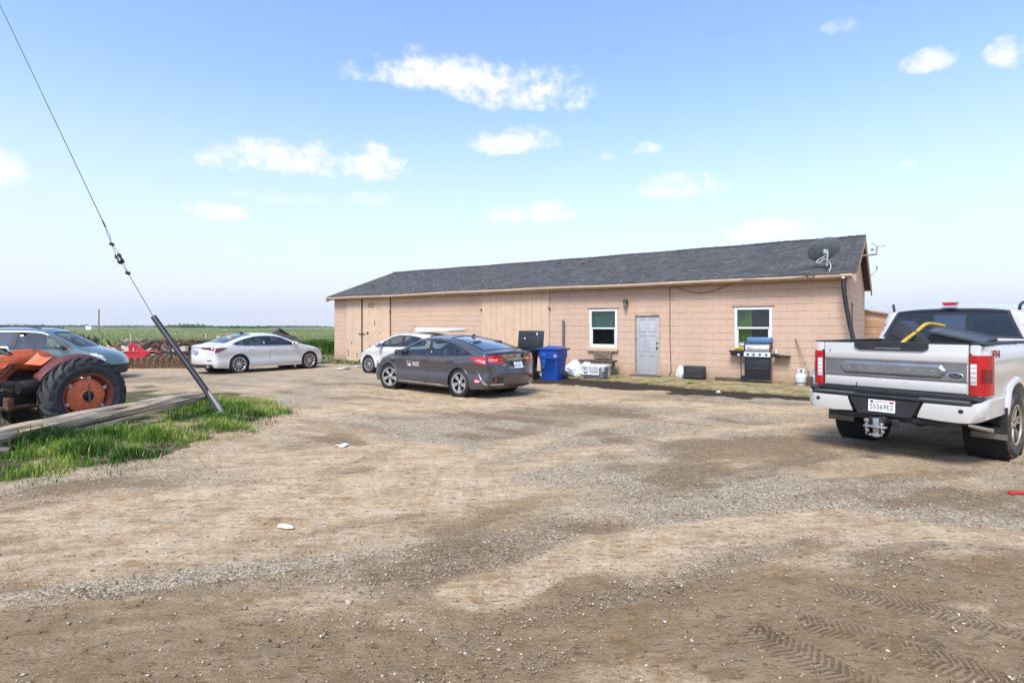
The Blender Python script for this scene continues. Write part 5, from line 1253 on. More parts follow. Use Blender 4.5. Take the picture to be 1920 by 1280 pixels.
overlay(SV, vcar, 'headlight', 'side', [(3.50, .66), (3.50, .80), (3.3, .90), (3.12, .90), (3.25, .76)], M_WLENS, .008)
overlay(SV, vcar, 'front_bumper', 'wrap', wpoly(SV, [(16.3, -.99), (18.0, -.99), (18.0, .99), (16.3, .99)]), M_BLACK, .012, both=False)
overlay(SV, vcar, 'side_moulding', 'side', [(3.5, .30), (3.55, .50), (3.32, .52), (3.30, .30)], M_BLACK, .010)
for fl in (False, True): mkpanel('tail_light', SV.panel('side', [(-.84, .85), (-.82, 1.2), (-.7, 1.2), (-.7, .85)], (), .05, .008, None, fl), M_REDLENS, vcar)
# ---------------------------------------------------------------- white crew cab pickup
P_TRK = paint('truck_white', (.51, .495, .46), 0.0, .32, dirt=.55, dcol=(.36, .29, .20))
TRIMW = P_TRK
def build_truck():
    ctrl = [(-1.19, .64, -1.15, .64, .12), (-1.235, .9, -1.16, .9, .12), (-1.24, 1.3, -1.16, 1.3, .12), (-1.24, 1.455, -1.16, 1.45, .10), (-1.17, 1.484, -1.15, 1.478, .04), (0, 1.484, 0, 1.478, .04), (.80, 1.484, .80, 1.478, .04), (.96, 1.49, .96, 1.482, .04),
            (1.0, 1.56, .985, 1.55, .06), (1.10, 1.93, 1.06, 1.88, .07), (1.17, 2.0, 1.13, 1.935, .07), (1.45, 2.045, 1.42, 1.975, .07), (2.4, 2.06, 2.4, 1.99, .07), (2.95, 2.03, 2.9, 1.96, .07), (3.1, 1.97, 3.05, 1.91, .07), (3.55, 1.63, 3.42, 1.61, .07), (3.78, 1.43, 3.6, 1.41, .07), (3.95, 1.38, 3.75, 1.35, .08),
            (4.6, 1.33, 4.5, 1.28, .10), (4.93, 1.25, 4.78, 1.20, .12), (5.02, .95, 4.84, .95, .12), (5.05, .62, 4.86, .62, .12), (4.98, .45, 4.8, .45, .10)]
    S = Shell(ctrl, [(-1.25, .99), (-.9, 1.0), (.9, 1.0), (1.0, 1.005), (3.6, 1.005), (4.4, 1.0), (5.05, .93)], 1.30, .24, .50, 1.12, 3.0)
    t = thing('pickup_truck', 'white crew cab pickup with chrome tailgate band parked at the right edge of the yard', 'pickup truck', (5.921, 8.035, 0), .6402)
    E = [tuple(e) for e in S.E]; wb, wr, ar, zs = 4.06, .422, .53, .50; zc = wr + .03
    def arch(cx, lz):
        a = math.asin(max(-1, (lz - zc) / ar)); return arcpts(cx, zc, ar, a, math.pi - a, 24)
    outline = E + [(wb + ar + .1, zs)] + arch(wb, zs) + arch(0, .62) + [(-ar - .08, .60)]
    nrm = np.stack([np.gradient(S.E[:, 1]), -np.gradient(S.E[:, 0])], 1); nrm /= np.linalg.norm(nrm, axis=1)[:, None] + 1e-9
    ex = np.concatenate([S.E + nrm * (S.er * f)[:, None] for f in (.04, .13, .3, .55, .85, 1.1)]); ex = ex[S.dedge(ex)[0] > .002]
    doors = [[(3.30, 1.31), (2.22, 1.31), (2.22, .62), (3.32, .62)], [(2.20, 1.31), (1.10, 1.31), (1.10, .62), (2.20, .62)]]
    dlo = [(3.42, 1.34), (3.1, 1.66), (2.88, 1.86), (2.5, 1.90), (1.4, 1.88), (1.2, 1.80), (1.14, 1.34)]
    panes = [[(3.22, 1.37), (2.98, 1.64), (2.82, 1.82), (2.5, 1.86), (2.27, 1.86), (2.26, 1.37)], [(2.16, 1.37), (2.17, 1.86), (1.45, 1.84), (1.27, 1.77), (1.22, 1.37)]]
    mb = MB()
    for fl in (False, True): addp(mb, S.panel('side', outline, [inset(d, 0) for d in doors] + [dlo], .06, 0, ex, fl))
    L = S.len[-1]; bk0, bk1 = S.sk(7.25), S.sk(9.75); w0, w1 = S.sk(14.0), S.sk(16.1)
    holes = []
    for (u0, u1, isg, vv) in ((bk0 - .08, bk0, 0, 0), (bk0, bk1, 1, .955), (bk1, w0, 0, 0), (w0, w1, 1, .88), (w1, L, 0, 0)):
        rect = [(u0, -.8), (u1, -.8), (u1, .8), (u0, .8)]
        if not isg: addp(mb, S.panel('wrap', rect, (), .08))
        else:
            hole = [(u0 + .03, -.8 * vv * 1.02), (u1 - .03, -.8 * vv * .93), (u1 - .03, .8 * vv * .93), (u0 + .03, .8 * vv * 1.02)] if not holes else rrect(u0 + .03, -.8 * vv, u1 - .03, .8 * vv, .06)
            addp(mb, S.panel('wrap', rect, [hole], .06)); holes.append(hole)
    body = mb.build('cab_and_bed', P_TRK, t, 40, recalc=False)
    rw = mkpanel('rear_window', S.panel('wrap', holes[0], (), .06, -.005), glass('truck_back_glass', (.12, .135, .135), .035, dark=.6, fres=.45), t)
    u0, u1 = bk0 + .10, bk1 - .12
    mb = MB(); addp(mb, S.panel('wrap', inset(holes[0], -.01), [inset(holes[0], .03)], .06, .002)); addp(mb, S.panel('wrap', [(u0, -.21), (u1, -.21), (u1, .21), (u0, .21)], [[(u0 + .018, -.19), (u1 - .018, -.19), (u1 - .018, .19), (u0 + .018, .19)]], .05, .002)); mb.build('slider_frame', M_BLACK, rw, 180, recalc=False)
    mkpanel('slider_pane', S.panel('wrap', [(u0 + .02, -.188), (u1 - .02, -.188), (u1 - .02, .188), (u0 + .02, .188)], (), .06, -.001), glass('slider_glass', (.4, .45, .46), .12, fres=.5), rw)
    mkpanel('windscreen', S.panel('wrap', holes[1], (), .08, -.005), G_CAR, t)
    for fl in (False, True):
        db = []
        for d in doors:
            o = mkpanel('door', S.panel('side', inset(d, .005), (), .06, 0, None, fl), P_TRK, t); db.append(o); sg = -1 if fl else 1
            hx = d[1][0] + .14; mb = MB(); y = float(S.full(np.array([hx]), np.array([1.14]))[0]); mb.tube(spline([(hx - .11, sg * (y - .01), 1.14), (hx - .07, sg * (y + .04), 1.14), (hx + .08, sg * (y + .04), 1.14), (hx + .12, sg * (y - .01), 1.14)], 4), .016, 8); mb.build('handle', M_CHROME, o, 60)
        mb = MB(); addp(mb, S.panel('side', inset(dlo, .004), [inset(p_, 0) for p_ in panes], .06, .002, None, fl)); mb.build('window_trim', M_BLACK, t, 180, recalc=False)
        for i, p_ in enumerate(panes): mkpanel('window', S.panel('side', inset(p_, -.006), (), .09, -.006, None, fl), G_TINT, db[i])
        mb = MB(); addp(mb, S.panel('side', [(1.1, .6), (4.7, .6), (4.7, 1.2), (1.1, 1.27)], [arcpts(wb, zc, ar + .02, 0, 2 * math.pi - .2, 24)], .12, -.07, None, fl)); mb.build('lining', M_DARK, t, 180, recalc=False)
        # cab / bed gap, wheel arch flare
        mkpanel('bed_gap', S.panel('side', [(.905, .56), (.935, .56), (.935, 1.478), (.905, 1.478)], (), .06, .0015, None, fl), M_DARK, t)
        for cx in (0, wb):
            A_ = arch(cx, .60 if cx == 0 else zs); a0 = np.array(A_); P3 = S.side(a0); sgn = -1 if fl else 1
            mb = MB(); n = len(A_); cen = np.array((cx, zc)); vs = []
            for p, q_ in zip(P3, a0):
                d = (q_ - cen) / ar
                for (dr, dy) in ((.085, -.004), (.05, .030), (.015, .042), (-.012, .036), (-.02, -.12)): 
                    vs.append((q_[0] + d[0] * dr, sgn * (p[1] + dy), q_[1] + d[1] * dr))
            mb.add(vs, [(i * 5 + j, i * 5 + j + 1, (i + 1) * 5 + j + 1, (i + 1) * 5 + j) for i in range(n - 1) for j in range(4)]); mb.build('wheel_flare', P_TRK, t, 60)
    # bed: floor, inner walls, rail caps
    mb = MB(); mb.box((-.15, 0, .93), (2.14, 1.7, .03)); mb.box((.93, 0, 1.2), (.05, 1.7, .56))
    for sg in (-1, 1): mb.box((-.15, sg * .83, 1.2), (2.14, .04, .54)); mb.box((0, sg * .72, 1.05), (.9, .22, .22), .04)
    mb.build('bed_liner', mat('bed_liner_black', (.02, .02, .021), .85, bump=.4), t)
    for sg in (-1, 1):
        mb = MB(); mb.box((-.14, sg * .885, 1.487), (2.16, .14, .018), .006); mb.build('bed_rail_cap', M_BLACK, t)
        mb = MB(); mb.box((-1.195, sg * .875, 1.05), (.07, .106, .85), .02); mb.build('corner_post', P_TRK, t, 40)
        lt = MB(); lt.prism([(x_, sg * y_) for x_, y_ in ((-1.255, .828), (-1.262, .89), (-1.248, .935), (-1.20, .972), (-1.10, 1.002), (-1.03, 1.008), (-1.03, .83))], .88, 1.352); o = lt.build('tail_light', M_REDLENS, t, 40)
        lt = MB(); lt.box((-1.262, sg * .868, 1.125), (.012, .06, .25), .005); lt.build('reverse_lens', M_WLENS, o, 40)
        lt = MB()
        for k in range(4): lt.box((-1.270, sg * .868, 1.04 + k * .056), (.006, .056, .008))
        lt.build('lens_rib', mat('lens_shadow', (.32, .32, .34), .2), o)
        lt = MB(); lt.prism([(x_, sg * y_) for x_, y_ in ((-1.251, .935), (-1.203, .976), (-1.103, 1.006), (-1.06, 1.008), (-1.06, .99), (-1.2, .95))], 1.03, 1.19); lt.build('dark_lens', DKLENS, o)
        lt = MB(); lt.box((-1.19, sg * .834, 1.12), (.11, .018, .5)); lt.build('light_gap', M_DARK, o)
    # tailgate
    tg = MB(); 
    tg.box((-1.205, 0, 1.177), (.074, 1.632, .602), .012)
    tg.box((-1.240, 0, 1.315), (.018, 1.62, .105), .008)
    tg.box((-1.238, 0, .952), (.016, 1.60, .118), .008)
    gate = tg.build('tailgate', P_TRK, t, 40)
    sv = mat('brushed_silver', (.30, .305, .31), .30, .85, var=.18, vs=3, dirt=.25, dcol=(.3, .27, .23))
    ap = MB(); ap.box((-1.246, 0, 1.14), (.012, 1.60, .205), .004)
    for z_ in (1.243, 1.037): ap.box((-1.250, 0, z_), (.010, 1.60, .012), .003)
    app = ap.build('silver_band', sv, gate)
    ap = MB(); P6 = [(-.60, .02), (-.55, .085), (.55, .085), (.60, .02), (.60, -.02), (.55, -.085), (-.55, -.085), (-.60, -.02)]
    inner = [(-.57, .012), (-.53, .052), (.53, .052), (.57, .012), (.57, -.012), (.53, -.052), (-.53, -.052), (-.57, -.012)]
    vs = [(x, y, .008) for x, y in P6] + [(x, y, .026) for x, y in inner]
    ap.add(vs, [(i, (i + 1) % 8, 8 + (i + 1) % 8, 8 + i) for i in range(8)] + [tuple(range(8, 16))], TR(-1.246, 0, 1.14) @ BACK); ap.build('raised_bar', sv, app)
    ln = MB()
    for z_ in (1.2515, 1.0285): ln.box((-1.2445, 0, z_), (.012, 1.62, .006))
    ln.build('band_shadow_line', M_DARK, gate)
    for i, ch in enumerate('PLATINUM'):
        lt = MB(); lt.text(ch, .058, TR(-1.2735, .48 - i * .137, 1.14) @ BACK, .002, sx=1.15); lt.build('lettering', M_CHROME, app)
    em = MB(); em.lathe([(0, 0), (.038, 0), (.040, .006), (.034, .009), (.034, .006), (0, .006)], 32, TR(-1.252, -.69, 1.10) @ BACK @ Matrix.Diagonal((2.1, .92, 1, 1))); eo = em.build('emblem_rim', M_CHROME, gate, 40)
    em = MB(); em.lathe([(0, .0075), (.033, .0068)], 32, TR(-1.252, -.69, 1.10) @ BACK @ Matrix.Diagonal((2.1, .92, 1, 1))); em.build('emblem_field', mat('navy_enamel', (.006, .01, .04), .2, coat=.6), eo)
    em = MB(); em.text('Ford', .042, TR(-1.2605, -.69, 1.10) @ BACK @ Matrix(((1, .25, 0, 0), (0, 1, 0, 0), (0, 0, 1, 0), (0, 0, 0, 1))), .001); em.build('lettering', M_CHROME, eo)
    for i, ch in enumerate('SUPER DUTY'):
        if ch == ' ': continue
        lt = MB(); lt.text(ch, .068, TR(-1.247, .53 - i * .118, .957) @ BACK, .003, sx=1.35); lt.build('lettering', mat('embossed_white', (.60, .59, .56), .5, dirt=.3), gate)
    hd = MB(); hd.prism([(-.42, 1.485), (.42, 1.485), (.42, 1.42), (.36, 1.385), (-.36, 1.385), (-.42, 1.42)], .0, .03, Matrix(((0, 0, -1, -1.238), (1, 0, 0, 0), (0, 1, 0, 0), (0, 0, 0, 1)))); ho = hd.build('gate_handle', M_BLACK, gate)
    hd = MB(); hd.box((-1.272, .02, 1.408), (.008, .30, .012), .002); hd.build('handle_strip', M_CHROME, ho)
    hd = MB(); hd.box((-1.20, 0, 1.484), (.085, 1.62, .014), .004); hd.build('top_cap', M_BLACK, gate)
    mb = MB()
    for (y_, z_, a, b_) in ((.40, .915, .012, .06), (.74, 1.36, .02, .02)): mb.box((-1.2475, y_, z_), (.004, a, b_), M=None)
    mb.build('paint_chip', M_BLACKINK, gate)
    # bumper: dark core, white end caps, step pads, plate
    bp_ = MB(); bp_.box((-1.33, 0, .685), (.16, 1.88, .20), .03); bp_.prism([(-.40, .765), (.40, .765), (.30, .56), (-.30, .56)], 0, .06, Matrix(((0, 0, -1, -1.40), (1, 0, 0, 0), (0, 1, 0, 0), (0, 0, 0, 1))))
    bp_.box((-1.34, 0, .79), (.22, 1.80, .03), .012); bp_.box((-1.25, 0, .84), (.06, 1.8, .07), .01)
    for sg in (-1, 1): bp_.box((-1.26, sg * .90, .835), (.22, .12, .05), .02)
    bump_ = bp_.build('bumper', M_BLACK, t, 40)
    for sg in (-1, 1):
        path = [(-1.455, .40), (-1.462, .60), (-1.462, .80), (-1.45, .86), (-1.42, .92), (-1.36, .965), (-1.25, .99), (-1.10, 1.005), (-.62, 1.015)]
        zb_ = [.575, .56, .56, .565, .575, .59, .60, .605, .615]; zt_ = [.765, .765, .765, .775, .80, .815, .82, .84, .84]
        vs = []; 
        for i, (x, y) in enumerate(path):
            nx_ = 0 if i > 5 else .012
            for (f, dx) in ((0, .03), (.04, .004), (.5, -.010), (.93, 0), (1, .03)):
                z_ = zb_[i] + (zt_[i] - zb_[i]) * f; yy = y - (.055 * (1 - f) if i == 0 else 0) + (.09 * f - .0 if i == 0 else 0)
                if i == 0: yy = .36 + .07 * f
                vs.append((x + (dx if i < 6 else 0), sg * (yy - (abs(dx) if i >= 6 and f in (0, 1) else 0)), z_))
        n = len(path); cp = MB(); cp.add(vs, [(i * 5 + j, i * 5 + j + 1, (i + 1) * 5 + j + 1, (i + 1) * 5 + j) for i in range(n - 1) for j in range(4)])
        co = cp.build('bumper_cap', P_TRK, bump_, 50)
        se = MB(); se.lathe([(0, .004), (.018, .004), (.024, .001), (.026, -.004)], 16, TR(-1.472, sg * .80, .705) @ BACK); se.build('parking_sensor', M_BLACK, co, 40)
    for sg in (-1, 1): st_ = MB(); st_.box((-1.39, sg * .62, .811), (.11, .50, .008), .002); st_.build('step_pad', mat('step_grey', (.12, .115, .11), .8, bump=.5, dirt=.5), bump_)
    plate(bump_, TR(-1.465, .02, .675) @ BACK @ RX(-3), [('55569E2', .093, 0, -.016, M_INK, .82), ('California', .036, -.005, .056, M_REDINK, 1.0)], frame=False)
    mb = MB(); mb.box((-1.471, -.095, .728), (.002, .05, .022)); mb.build('plate_sticker', M_REDINK, bump_); mb = MB(); mb.box((-1.471, .13, .728), (.002, .035, .022)); mb.build('month_sticker', M_INK, bump_)
    # hitch with ball mount
    h_ = MB(); h_.box((-1.38, .0, .50), (.30, .09, .09), .01); h_.box((-1.32, 0, .52), (.10, 1.2, .08), .02); h_.tube([(-1.42, -.10, .50), (-1.42, .10, .50)], .012, 8)
    for sg in (-1, 1): h_.box((-1.44, sg * .13, .47), (.02, .09, .10), .01)
    hi = h_.build('hitch_receiver', mat('hitch_black', (.025, .025, .026), .6, .3, dirt=.3), t, 40)
    b2 = MB(); b2.box((-1.60, 0, .49), (.20, .06, .06), .01); b2.box((-1.70, 0, .42), (.05, .08, .28), .01); b2.box((-1.73, .0, .44), (.10, .30, .03), .01); b2.box((-1.73, 0, .32), (.09, .16, .03), .01)
    for y_ in (-.10, .10): b2.lathe([(.012, 0), (.026, .01), (.026, .03), (.012, .04)], 14, TR(-1.78, y_, .38) @ RX(90)); b2.tube([(-1.78, y_, .44), (-1.78, y_, .32)], .010, 8)
    b2.lathe([(0, .10), (.028, .092), (.036, .065), (.028, .040), (.018, .032), (.018, .01), (.03, .008), (.03, 0)], 20, TR(-1.75, .11, .455)); b2.lathe([(0, .05), (.022, .046), (.028, .028), (.02, .012), (.02, 0)], 20, TR(-1.75, -.09, .455)); b2.lathe([(0, 0), (.02, .004), (.02, .05), (0, .05)], 12, TR(-1.75, .11, .37)); b2.v = [(-1.5 + (x + 1.5) * .9, y * .85, .46 + (z - .46) * .85) for x, y, z in b2.v]; b2.build('ball_mount', mat('worn_steel', (.42, .42, .42), .35, .9, var=.25, dirt=.5, dcol=(.10, .08, .06), dscale=9), hi, 40)
    # exhaust, axle, frame, spare
    mb = MB()
    for x_ in (-.80, -.90): mb.tube([(x_, -.74, .49), (x_, -.82, .48), (x_ - .03, -1.0, .465)], [.045, .05, .052], 16, cap=False)
    ex_ = mb.build('exhaust_tip', M_CHROME, t, 50)
    mb = MB()
    for x_ in (-.80, -.90): mb.tube([(x_ - .003, -.84, .478), (x_ - .029, -.99, .466)], .046, 12)
    mb.build('exhaust_bore', M_DARK, ex_); mb = MB(); mb.tube([(-.85, -.76, .49), (-.75, -.45, .54), (.3, -.4, .56)], .05, 10); mb.build('exhaust_pipe', M_RUST, t, 60)
    mb = MB(); mb.tube([(0, -.7, wr), (0, .7, wr)], .06, 12); mb.lathe([(0, -.2), (.13, -.14), (.17, 0), (.13, .14), (0, .2)], 20, TR(0, .05, wr) @ RX(90)); mb.build('axle', M_DARK, t, 60)
    mb = MB()
    for sg in (-1, 1): mb.box((1.8, sg * .45, .62), (6.0, .10, .16)); mb.box((1.0, sg * .88, .62), (.5, .12, .10))
    mb.box((3.0, 0, .60), (2.6, 1.5, .20)); mb.box((4.3, 0, .75), (1.0, 1.1, .45)); mb.box((-.2, 0, .84), (2.1, 1.6, .10)); mb.box((1.2, 0, .78), (.3, 1.75, .55)); mb.build('chassis', M_DARK, t)
    mb = MB(); mb.lathe([(0, -.1), (.30, -.12), (.37, -.08), (.37, .06), (.30, .1), (0, .08)], 32, TR(-.62, -.10, .54)); mb.build('spare_tyre', M_RUBBER, t, 40)
    for sg in (-1, 1):
        mb = MB(); mb.box((-.60, sg * .86, .50), (.025, .36, .40), .008); o = mb.build('mud_flap', M_BLACK, t); mb = MB(); mb.box((-.615, sg * .86, .335), (.012, .36, .07), .003); mb.build('flap_strip', mat('dull_tan_strip', (.16, .14, .11), .6, .3), o)
        for cx in (0, wb):
            mb = MB(); mb.lathe([(ar + .01, 0), (ar + .01, .42), (.2, .42)], 24, TR(cx, sg * .99, zc) @ RX(90 * sg)); mb.build('wheel_well', M_DARK, t, 60)
    tan_alloy = mat('dusty_alloy', (.48, .43, .36), .35, .75, var=.2, dirt=.5, dcol=(.22, .17, .12))
    for x_ in (0, wb):
        for sg in (-1, 1): wheel(t, x_, sg * .865, wr, .285, .268, 6, tan_alloy, 'twin', 0, True)
    seats(t, [(2.75, (.45, -.45), .95), (1.65, (0,), .95)], M_SEAT)
    mb = MB(); mb.box((3.35, 0, 1.25), (.5, 1.6, .25), .06); mb.build('dashboard', M_BLACK, t, 50)
    # third brake lamp, roof fins, aerial, mirrors, lights at the front
    mb = MB(); mb.prism([(-.075, .0), (.075, 0), (.10, .055), (-.10, .055)], 0, .10, TR(1.16, 0, 2.012) @ BACK); o = mb.build('brake_lamp', M_REDLENS, t); 
    for sg in (-1, 1):
        mb = MB(); mb.tube(spline([(1.20, sg * .79, 1.93), (1.20, sg * .80, 2.0), (1.24, sg * .82, 2.04), (1.34, sg * .85, 2.05)]), [.022] * 24 + [.01], 8) if False else mb.tube(spline([(1.20, sg * .79, 1.93), (1.20, sg * .80, 2.0), (1.24, sg * .82, 2.04), (1.34, sg * .85, 2.05)]), .020, 8); mb.build('roof_fin', M_BLACK, t, 60)
        mb = MB(); mb.box((3.05, sg * 1.17, 1.38), (.12, .22, .32), .04); mb.tube([(3.1, sg * .97, 1.36), (3.05, sg * 1.12, 1.36)], .03, 8); mb.build('mirror', P_TRK, t, 50)
        overlay(S, t, 'headlight', 'wrap', wpoly(S, [(18.9, sg * .66), (19.9, sg * .66), (19.9, sg * .995), (18.9, sg * .995)]), M_WLENS, .01, both=False)
    overlay(S, t, 'grille', 'wrap', wpoly(S, [(18.9, -.62), (20.0, -.62), (20.0, .62), (18.9, .62)]), M_CHROME, .012, both=False)
    overlay(S, t, 'front_bumper', 'wrap', wpoly(S, [(20.3, -.99), (21.9, -.99), (21.9, .99), (20.3, .99)]), M_CHROME, .03, both=False)
    mb = MB(); mb.tube([(3.3, .75, 1.55), (3.25, .78, 2.0)], .006, 6); mb.build('aerial', M_BLACK, t)
    for i, (ch, m_) in enumerate(zip('FX4', (M_BLACKINK, M_REDINK, M_BLACKINK))):
        x_ = -.975 + i * .105; y_ = float(S.full(np.array([x_]), np.array([1.345]))[0]); F = Matrix(((1, 0, 0, x_), (0, 0, -1, -y_ - .004), (0, 1, 0, 1.345), (0, 0, 0, 1)))
        lt = MB(); lt.text(ch, .165, F, .001, sx=1.05); lt.build('lettering', m_, t)
        lt = MB(); lt.text(ch, .165, F @ TR(-.012, .004, -.0025), .001, sx=1.05); lt.build('lettering', mat('decal_red', (.30, .01, .03), .5), t)
    return t, S
truck, ST = build_truck()
def tl_(x, y, z):
    c, s = math.cos(.6402), math.sin(.6402); return Vector((5.921 + c * x - s * y, 8.035 + s * x + c * y, z))
# cargo in the bed
bx1 = thing('tool_case', 'black tool case tipped on its corner in the truck bed under the yellow pole', 'tool case', tl_(.22, .30, .95), .6402)
mb = MB(); M = TR(0, 0, .42) @ RZ(0) @ RX(38); mb.box((0, 0, 0), (.55, .50, .66), .02, M); o = mb.build('case_body', mat('matt_black_case', (.022, .022, .024), .45, dirt=.3), bx1, 40)
mb = MB()
for z_ in (-.12, .12): mb.box((-.278, 0, z_), (.012, .44, .03), .004, M)
mb.box((-.285, -.12, .0), (.02, .06, .14), .01, M); mb.build('latch', M_BLACK, bx1, 40)
mb = MB(); mb.box((-.28, -.2, -.22), (.006, .08, .10), .002, M); mb.build('case_label', M_RED, bx1)
bx2 = thing('storage_box', 'black storage box with sloping grey lid in the truck bed beside the tool case', 'storage box', tl_(.30, -.32, .95), .6402)
mb = MB(); M = TR(0, 0, .37) @ RX(14) @ RY(-6); mb.box((0, 0, -.02), (.60, .62, .56), .02, M); mb.build('box_body', mat('matt_black_case', (.022, .022, .024), .45), bx2, 40)
mb = MB(); mb.box((-.05, 0, .27), (.62, .64, .05), .015, M); mb.build('lid', mat('charcoal_lid', (.06, .065, .07), .35), bx2, 40)
yp = thing('bent_pole', 'bent yellow plastic pole leaning over the black cases in the truck bed', 'pole', tl_(-.35, .45, 1.2), .6402)
def yl_(px, py, Y): return Matrix.Rotation(-.6402, 4, 'Z') @ (at(px, py, Y) - tl_(-.35, .45, 1.2))
mb = MB(); mb.tube(spline([yl_(1682, 652, 7.9), yl_(1697, 638, 7.95), yl_(1716, 624, 8.1), yl_(1731, 611, 8.2), yl_(1740, 607, 8.25), yl_(1752, 608, 8.3), yl_(1770, 611, 8.4)], 5), .026, 10); mb.build('pole', mat('yellow_plastic', (.52, .32, .03), .5, dirt=.3), yp, 60)

# ---------------------------------------------------------------- old orange tractor
P_OR = mat('faded_orange', (.70, .155, .052), .5, var=.28, vs=4, bump=.15, bs=30, dirt=.6, dcol=(.20, .045, .025), dscale=5)
P_ORD = mat('dark_red_fender', (.11, .022, .018), .6, var=.35, vs=5, dirt=.6, dcol=(.05, .02, .015))
M_GREASE = mat('greasy_iron', (.022, .020, .019), .6, .3, var=.5, vs=8, bump=.5, dirt=.5, dcol=(.07, .05, .04))
M_LUG = mat('lugged_rubber', (.030, .030, .032), .7, var=.35, vs=9, bump=.25, dirt=.5, dcol=(.10, .09, .075))
trh = math.atan2(-.90, -.43)
tr = thing('farm_tractor', 'old faded orange farm tractor with large lugged rear tyre behind the log', 'tractor', (-7.335, 9.10, 0), trh)
def bigwheel(y, sg):
    wh = bpy.data.objects.new('rear_wheel', None); COL.objects.link(wh); wh.parent = tr; wh.location = (0, y, .605); wh.scale = (.935, .935, .935)
    M = RX(-90 if sg > 0 else 90); r, h, ri = .60, .145, .37
    mb = MB(); mb.lathe([(ri - .02, -h + .03), (ri + .02, -h), (r - .12, -h - .02), (r - .03, -h + .02), (r - .005, -h + .08), (r, 0), (r - .005, h - .08), (r - .03, h - .02), (r - .12, h + .02), (ri + .02, h), (ri - .02, h - .03)], 72, M)
    n = 20
    for k in range(n):
        for side in (-1, 1):
            a = 2 * math.pi * (k + (.5 if side > 0 else 0)) / n; vs = []
            for i in range(5):
                f = i / 4; z = side * (.0 + (h + .012) * f); aa = a + .36 * f; rr = r + .045 - .075 * f ** 3.2; wv = .042 + .018 * f
                for (da, dr) in ((-wv, -.06), (-wv * .7, 0), (wv * .7, 0), (wv, -.06)):
                    vs.append(((rr + dr) * math.cos(aa + da / r), (rr + dr) * math.sin(aa + da / r), z))
            fs = [(i * 4 + j, i * 4 + j + 1, (i + 1) * 4 + j + 1, (i + 1) * 4 + j) for i in range(4) for j in range(3)] + [(0, 1, 2, 3), (16, 17, 18, 19)]
            mb.add(vs, fs, M)
    mb.build('tyre', M_LUG, wh, 35)
    mb = MB(); mb.lathe([(ri + .01, h - .005), (ri + .015, h + .008), (ri - .012, h + .004), (ri - .03, h - .05), (ri - .045, h - .08), (ri - .06, -h + .05), (ri, -h)], 56, M); mb.build('rim', mat('rusty_red_rim', (.20, .045, .028), .6, var=.35, vs=6, dirt=.5, dcol=(.07, .03, .02)), wh, 40)
    mb = MB(); mb.lathe([(0, h - .015), (.10, h - .015), (.115, h - .03), (.15, h - .028), (.24, h - .055), (.285, h - .075), (.30, h - .11), (.27, h - .14)], 56, M); mb.build('wheel_disc', P_OR, wh, 40)
    for k in range(6):
        mb = MB()
        a = 2 * math.pi * k / 6 + .4; mb.box((0, 0, 0), (.07, .06, .03), .008, M @ RZ(math.degrees(a)) @ TR(.315, 0, h - .08)); mb.lathe([(.014, 0), (.014, .022), (0, .022)], 8, M @ RZ(math.degrees(a)) @ TR(.315, 0, h - .065))
        mb.build('rim_clamp', mat('pale_bolt', (.55, .50, .46), .5, .4, dirt=.3), wh, 40)
    mb = MB(); mb.lathe([(0, h + .015), (.05, h + .012), (.06, h - .015), (.085, h - .012)], 24, M)
    for k in range(8):
        a = 2 * math.pi * k / 8; mb.lathe([(.013, 0), (.013, .018), (0, .018)], 8, M @ TR(.075 * math.cos(a), .075 * math.sin(a), h - .014))
    mb.build('axle_hub', M_GREASE, wh, 40)
    mb = MB(); mb.tube([(.02, sg * (h + .03), .21), (0, sg * (h + .035), -.13)], .013, 8); mb.build('lever', mat('brown_lever', (.12, .09, .075), .6, .5), wh, 40)
for sg in (1, -1): bigwheel(sg * .66, sg)
for (sg, cx, cz, rr_, a0, a1, mm) in ((1, -.02, .60, .655, 30, 172, P_ORD), (-1, .26, .72, .61, 2, 178, P_OR)):          # mudguards
    def arcg(u): return R(a0) + R(a1 - a0) * u
    mb = MB()
    mb.grid(lambda u, v: (cx + rr_ * math.cos(arcg(u)), sg * (.42 + .16 * v), cz + rr_ * math.sin(arcg(u)) - .05 * v * v), 32, 5)
    mb.grid(lambda u, v: (cx + rr_ * (.5 + .5 * v) * math.cos(arcg(u)), sg * (.42 - .03 * math.sin(math.pi * v)), cz + rr_ * (.5 + .5 * v) * math.sin(arcg(u))), 32, 5)
    mb.build('mudguard', mm, tr, 180)
mb = MB()                     # pan seat
def seatf(u, v):
    x = .20 + .56 * u; y = (-.26 + .52 * v) * (1 - .35 * max(0, u - .55) / .45); rim = (abs(v - .5) * 2) ** 3 * .07 + max(0, .35 - u) ** 1.3 * .75
    return (x, y, 1.04 + rim - .03 * math.cos(u * 3))
mb.grid(seatf, 20, 20); mb.grid(lambda u, v: tuple(Vector(seatf(u, v)) - Vector((0, 0, .02))), 20, 20); mb.build('seat', P_OR, tr, 180)
mb = MB(); mb.tube([(.0, 0, 1.03), (.05, 0, .85), (.2, 0, .74)], .03, 8); mb.build('seat_post', P_ORD, tr, 60)
mb = MB(); mb.box((.42, 0, .66), (1.2, .36, .40), .06); mb.lathe([(0, -.5), (.10, -.48), (.13, -.3), (.17, 0), (.13, .3), (.10, .48), (0, .5)], 20, TR(0, 0, .64) @ RX(90)); mb.box((-.1, 0, .55), (.5, .4, .5), .05); mb.box((1.35, 0, .68), (.9, .42, .46), .05); mb.build('transmission', M_GREASE, tr, 50)
mb = MB(); mb.lathe([(0, -.16), (.10, -.16), (.11, -.1), (.11, .1), (.10, .16), (0, .16)], 20, TR(.55, .34, .78) @ RY(90)); mb.build('oil_filter', M_GREASE, tr, 50)
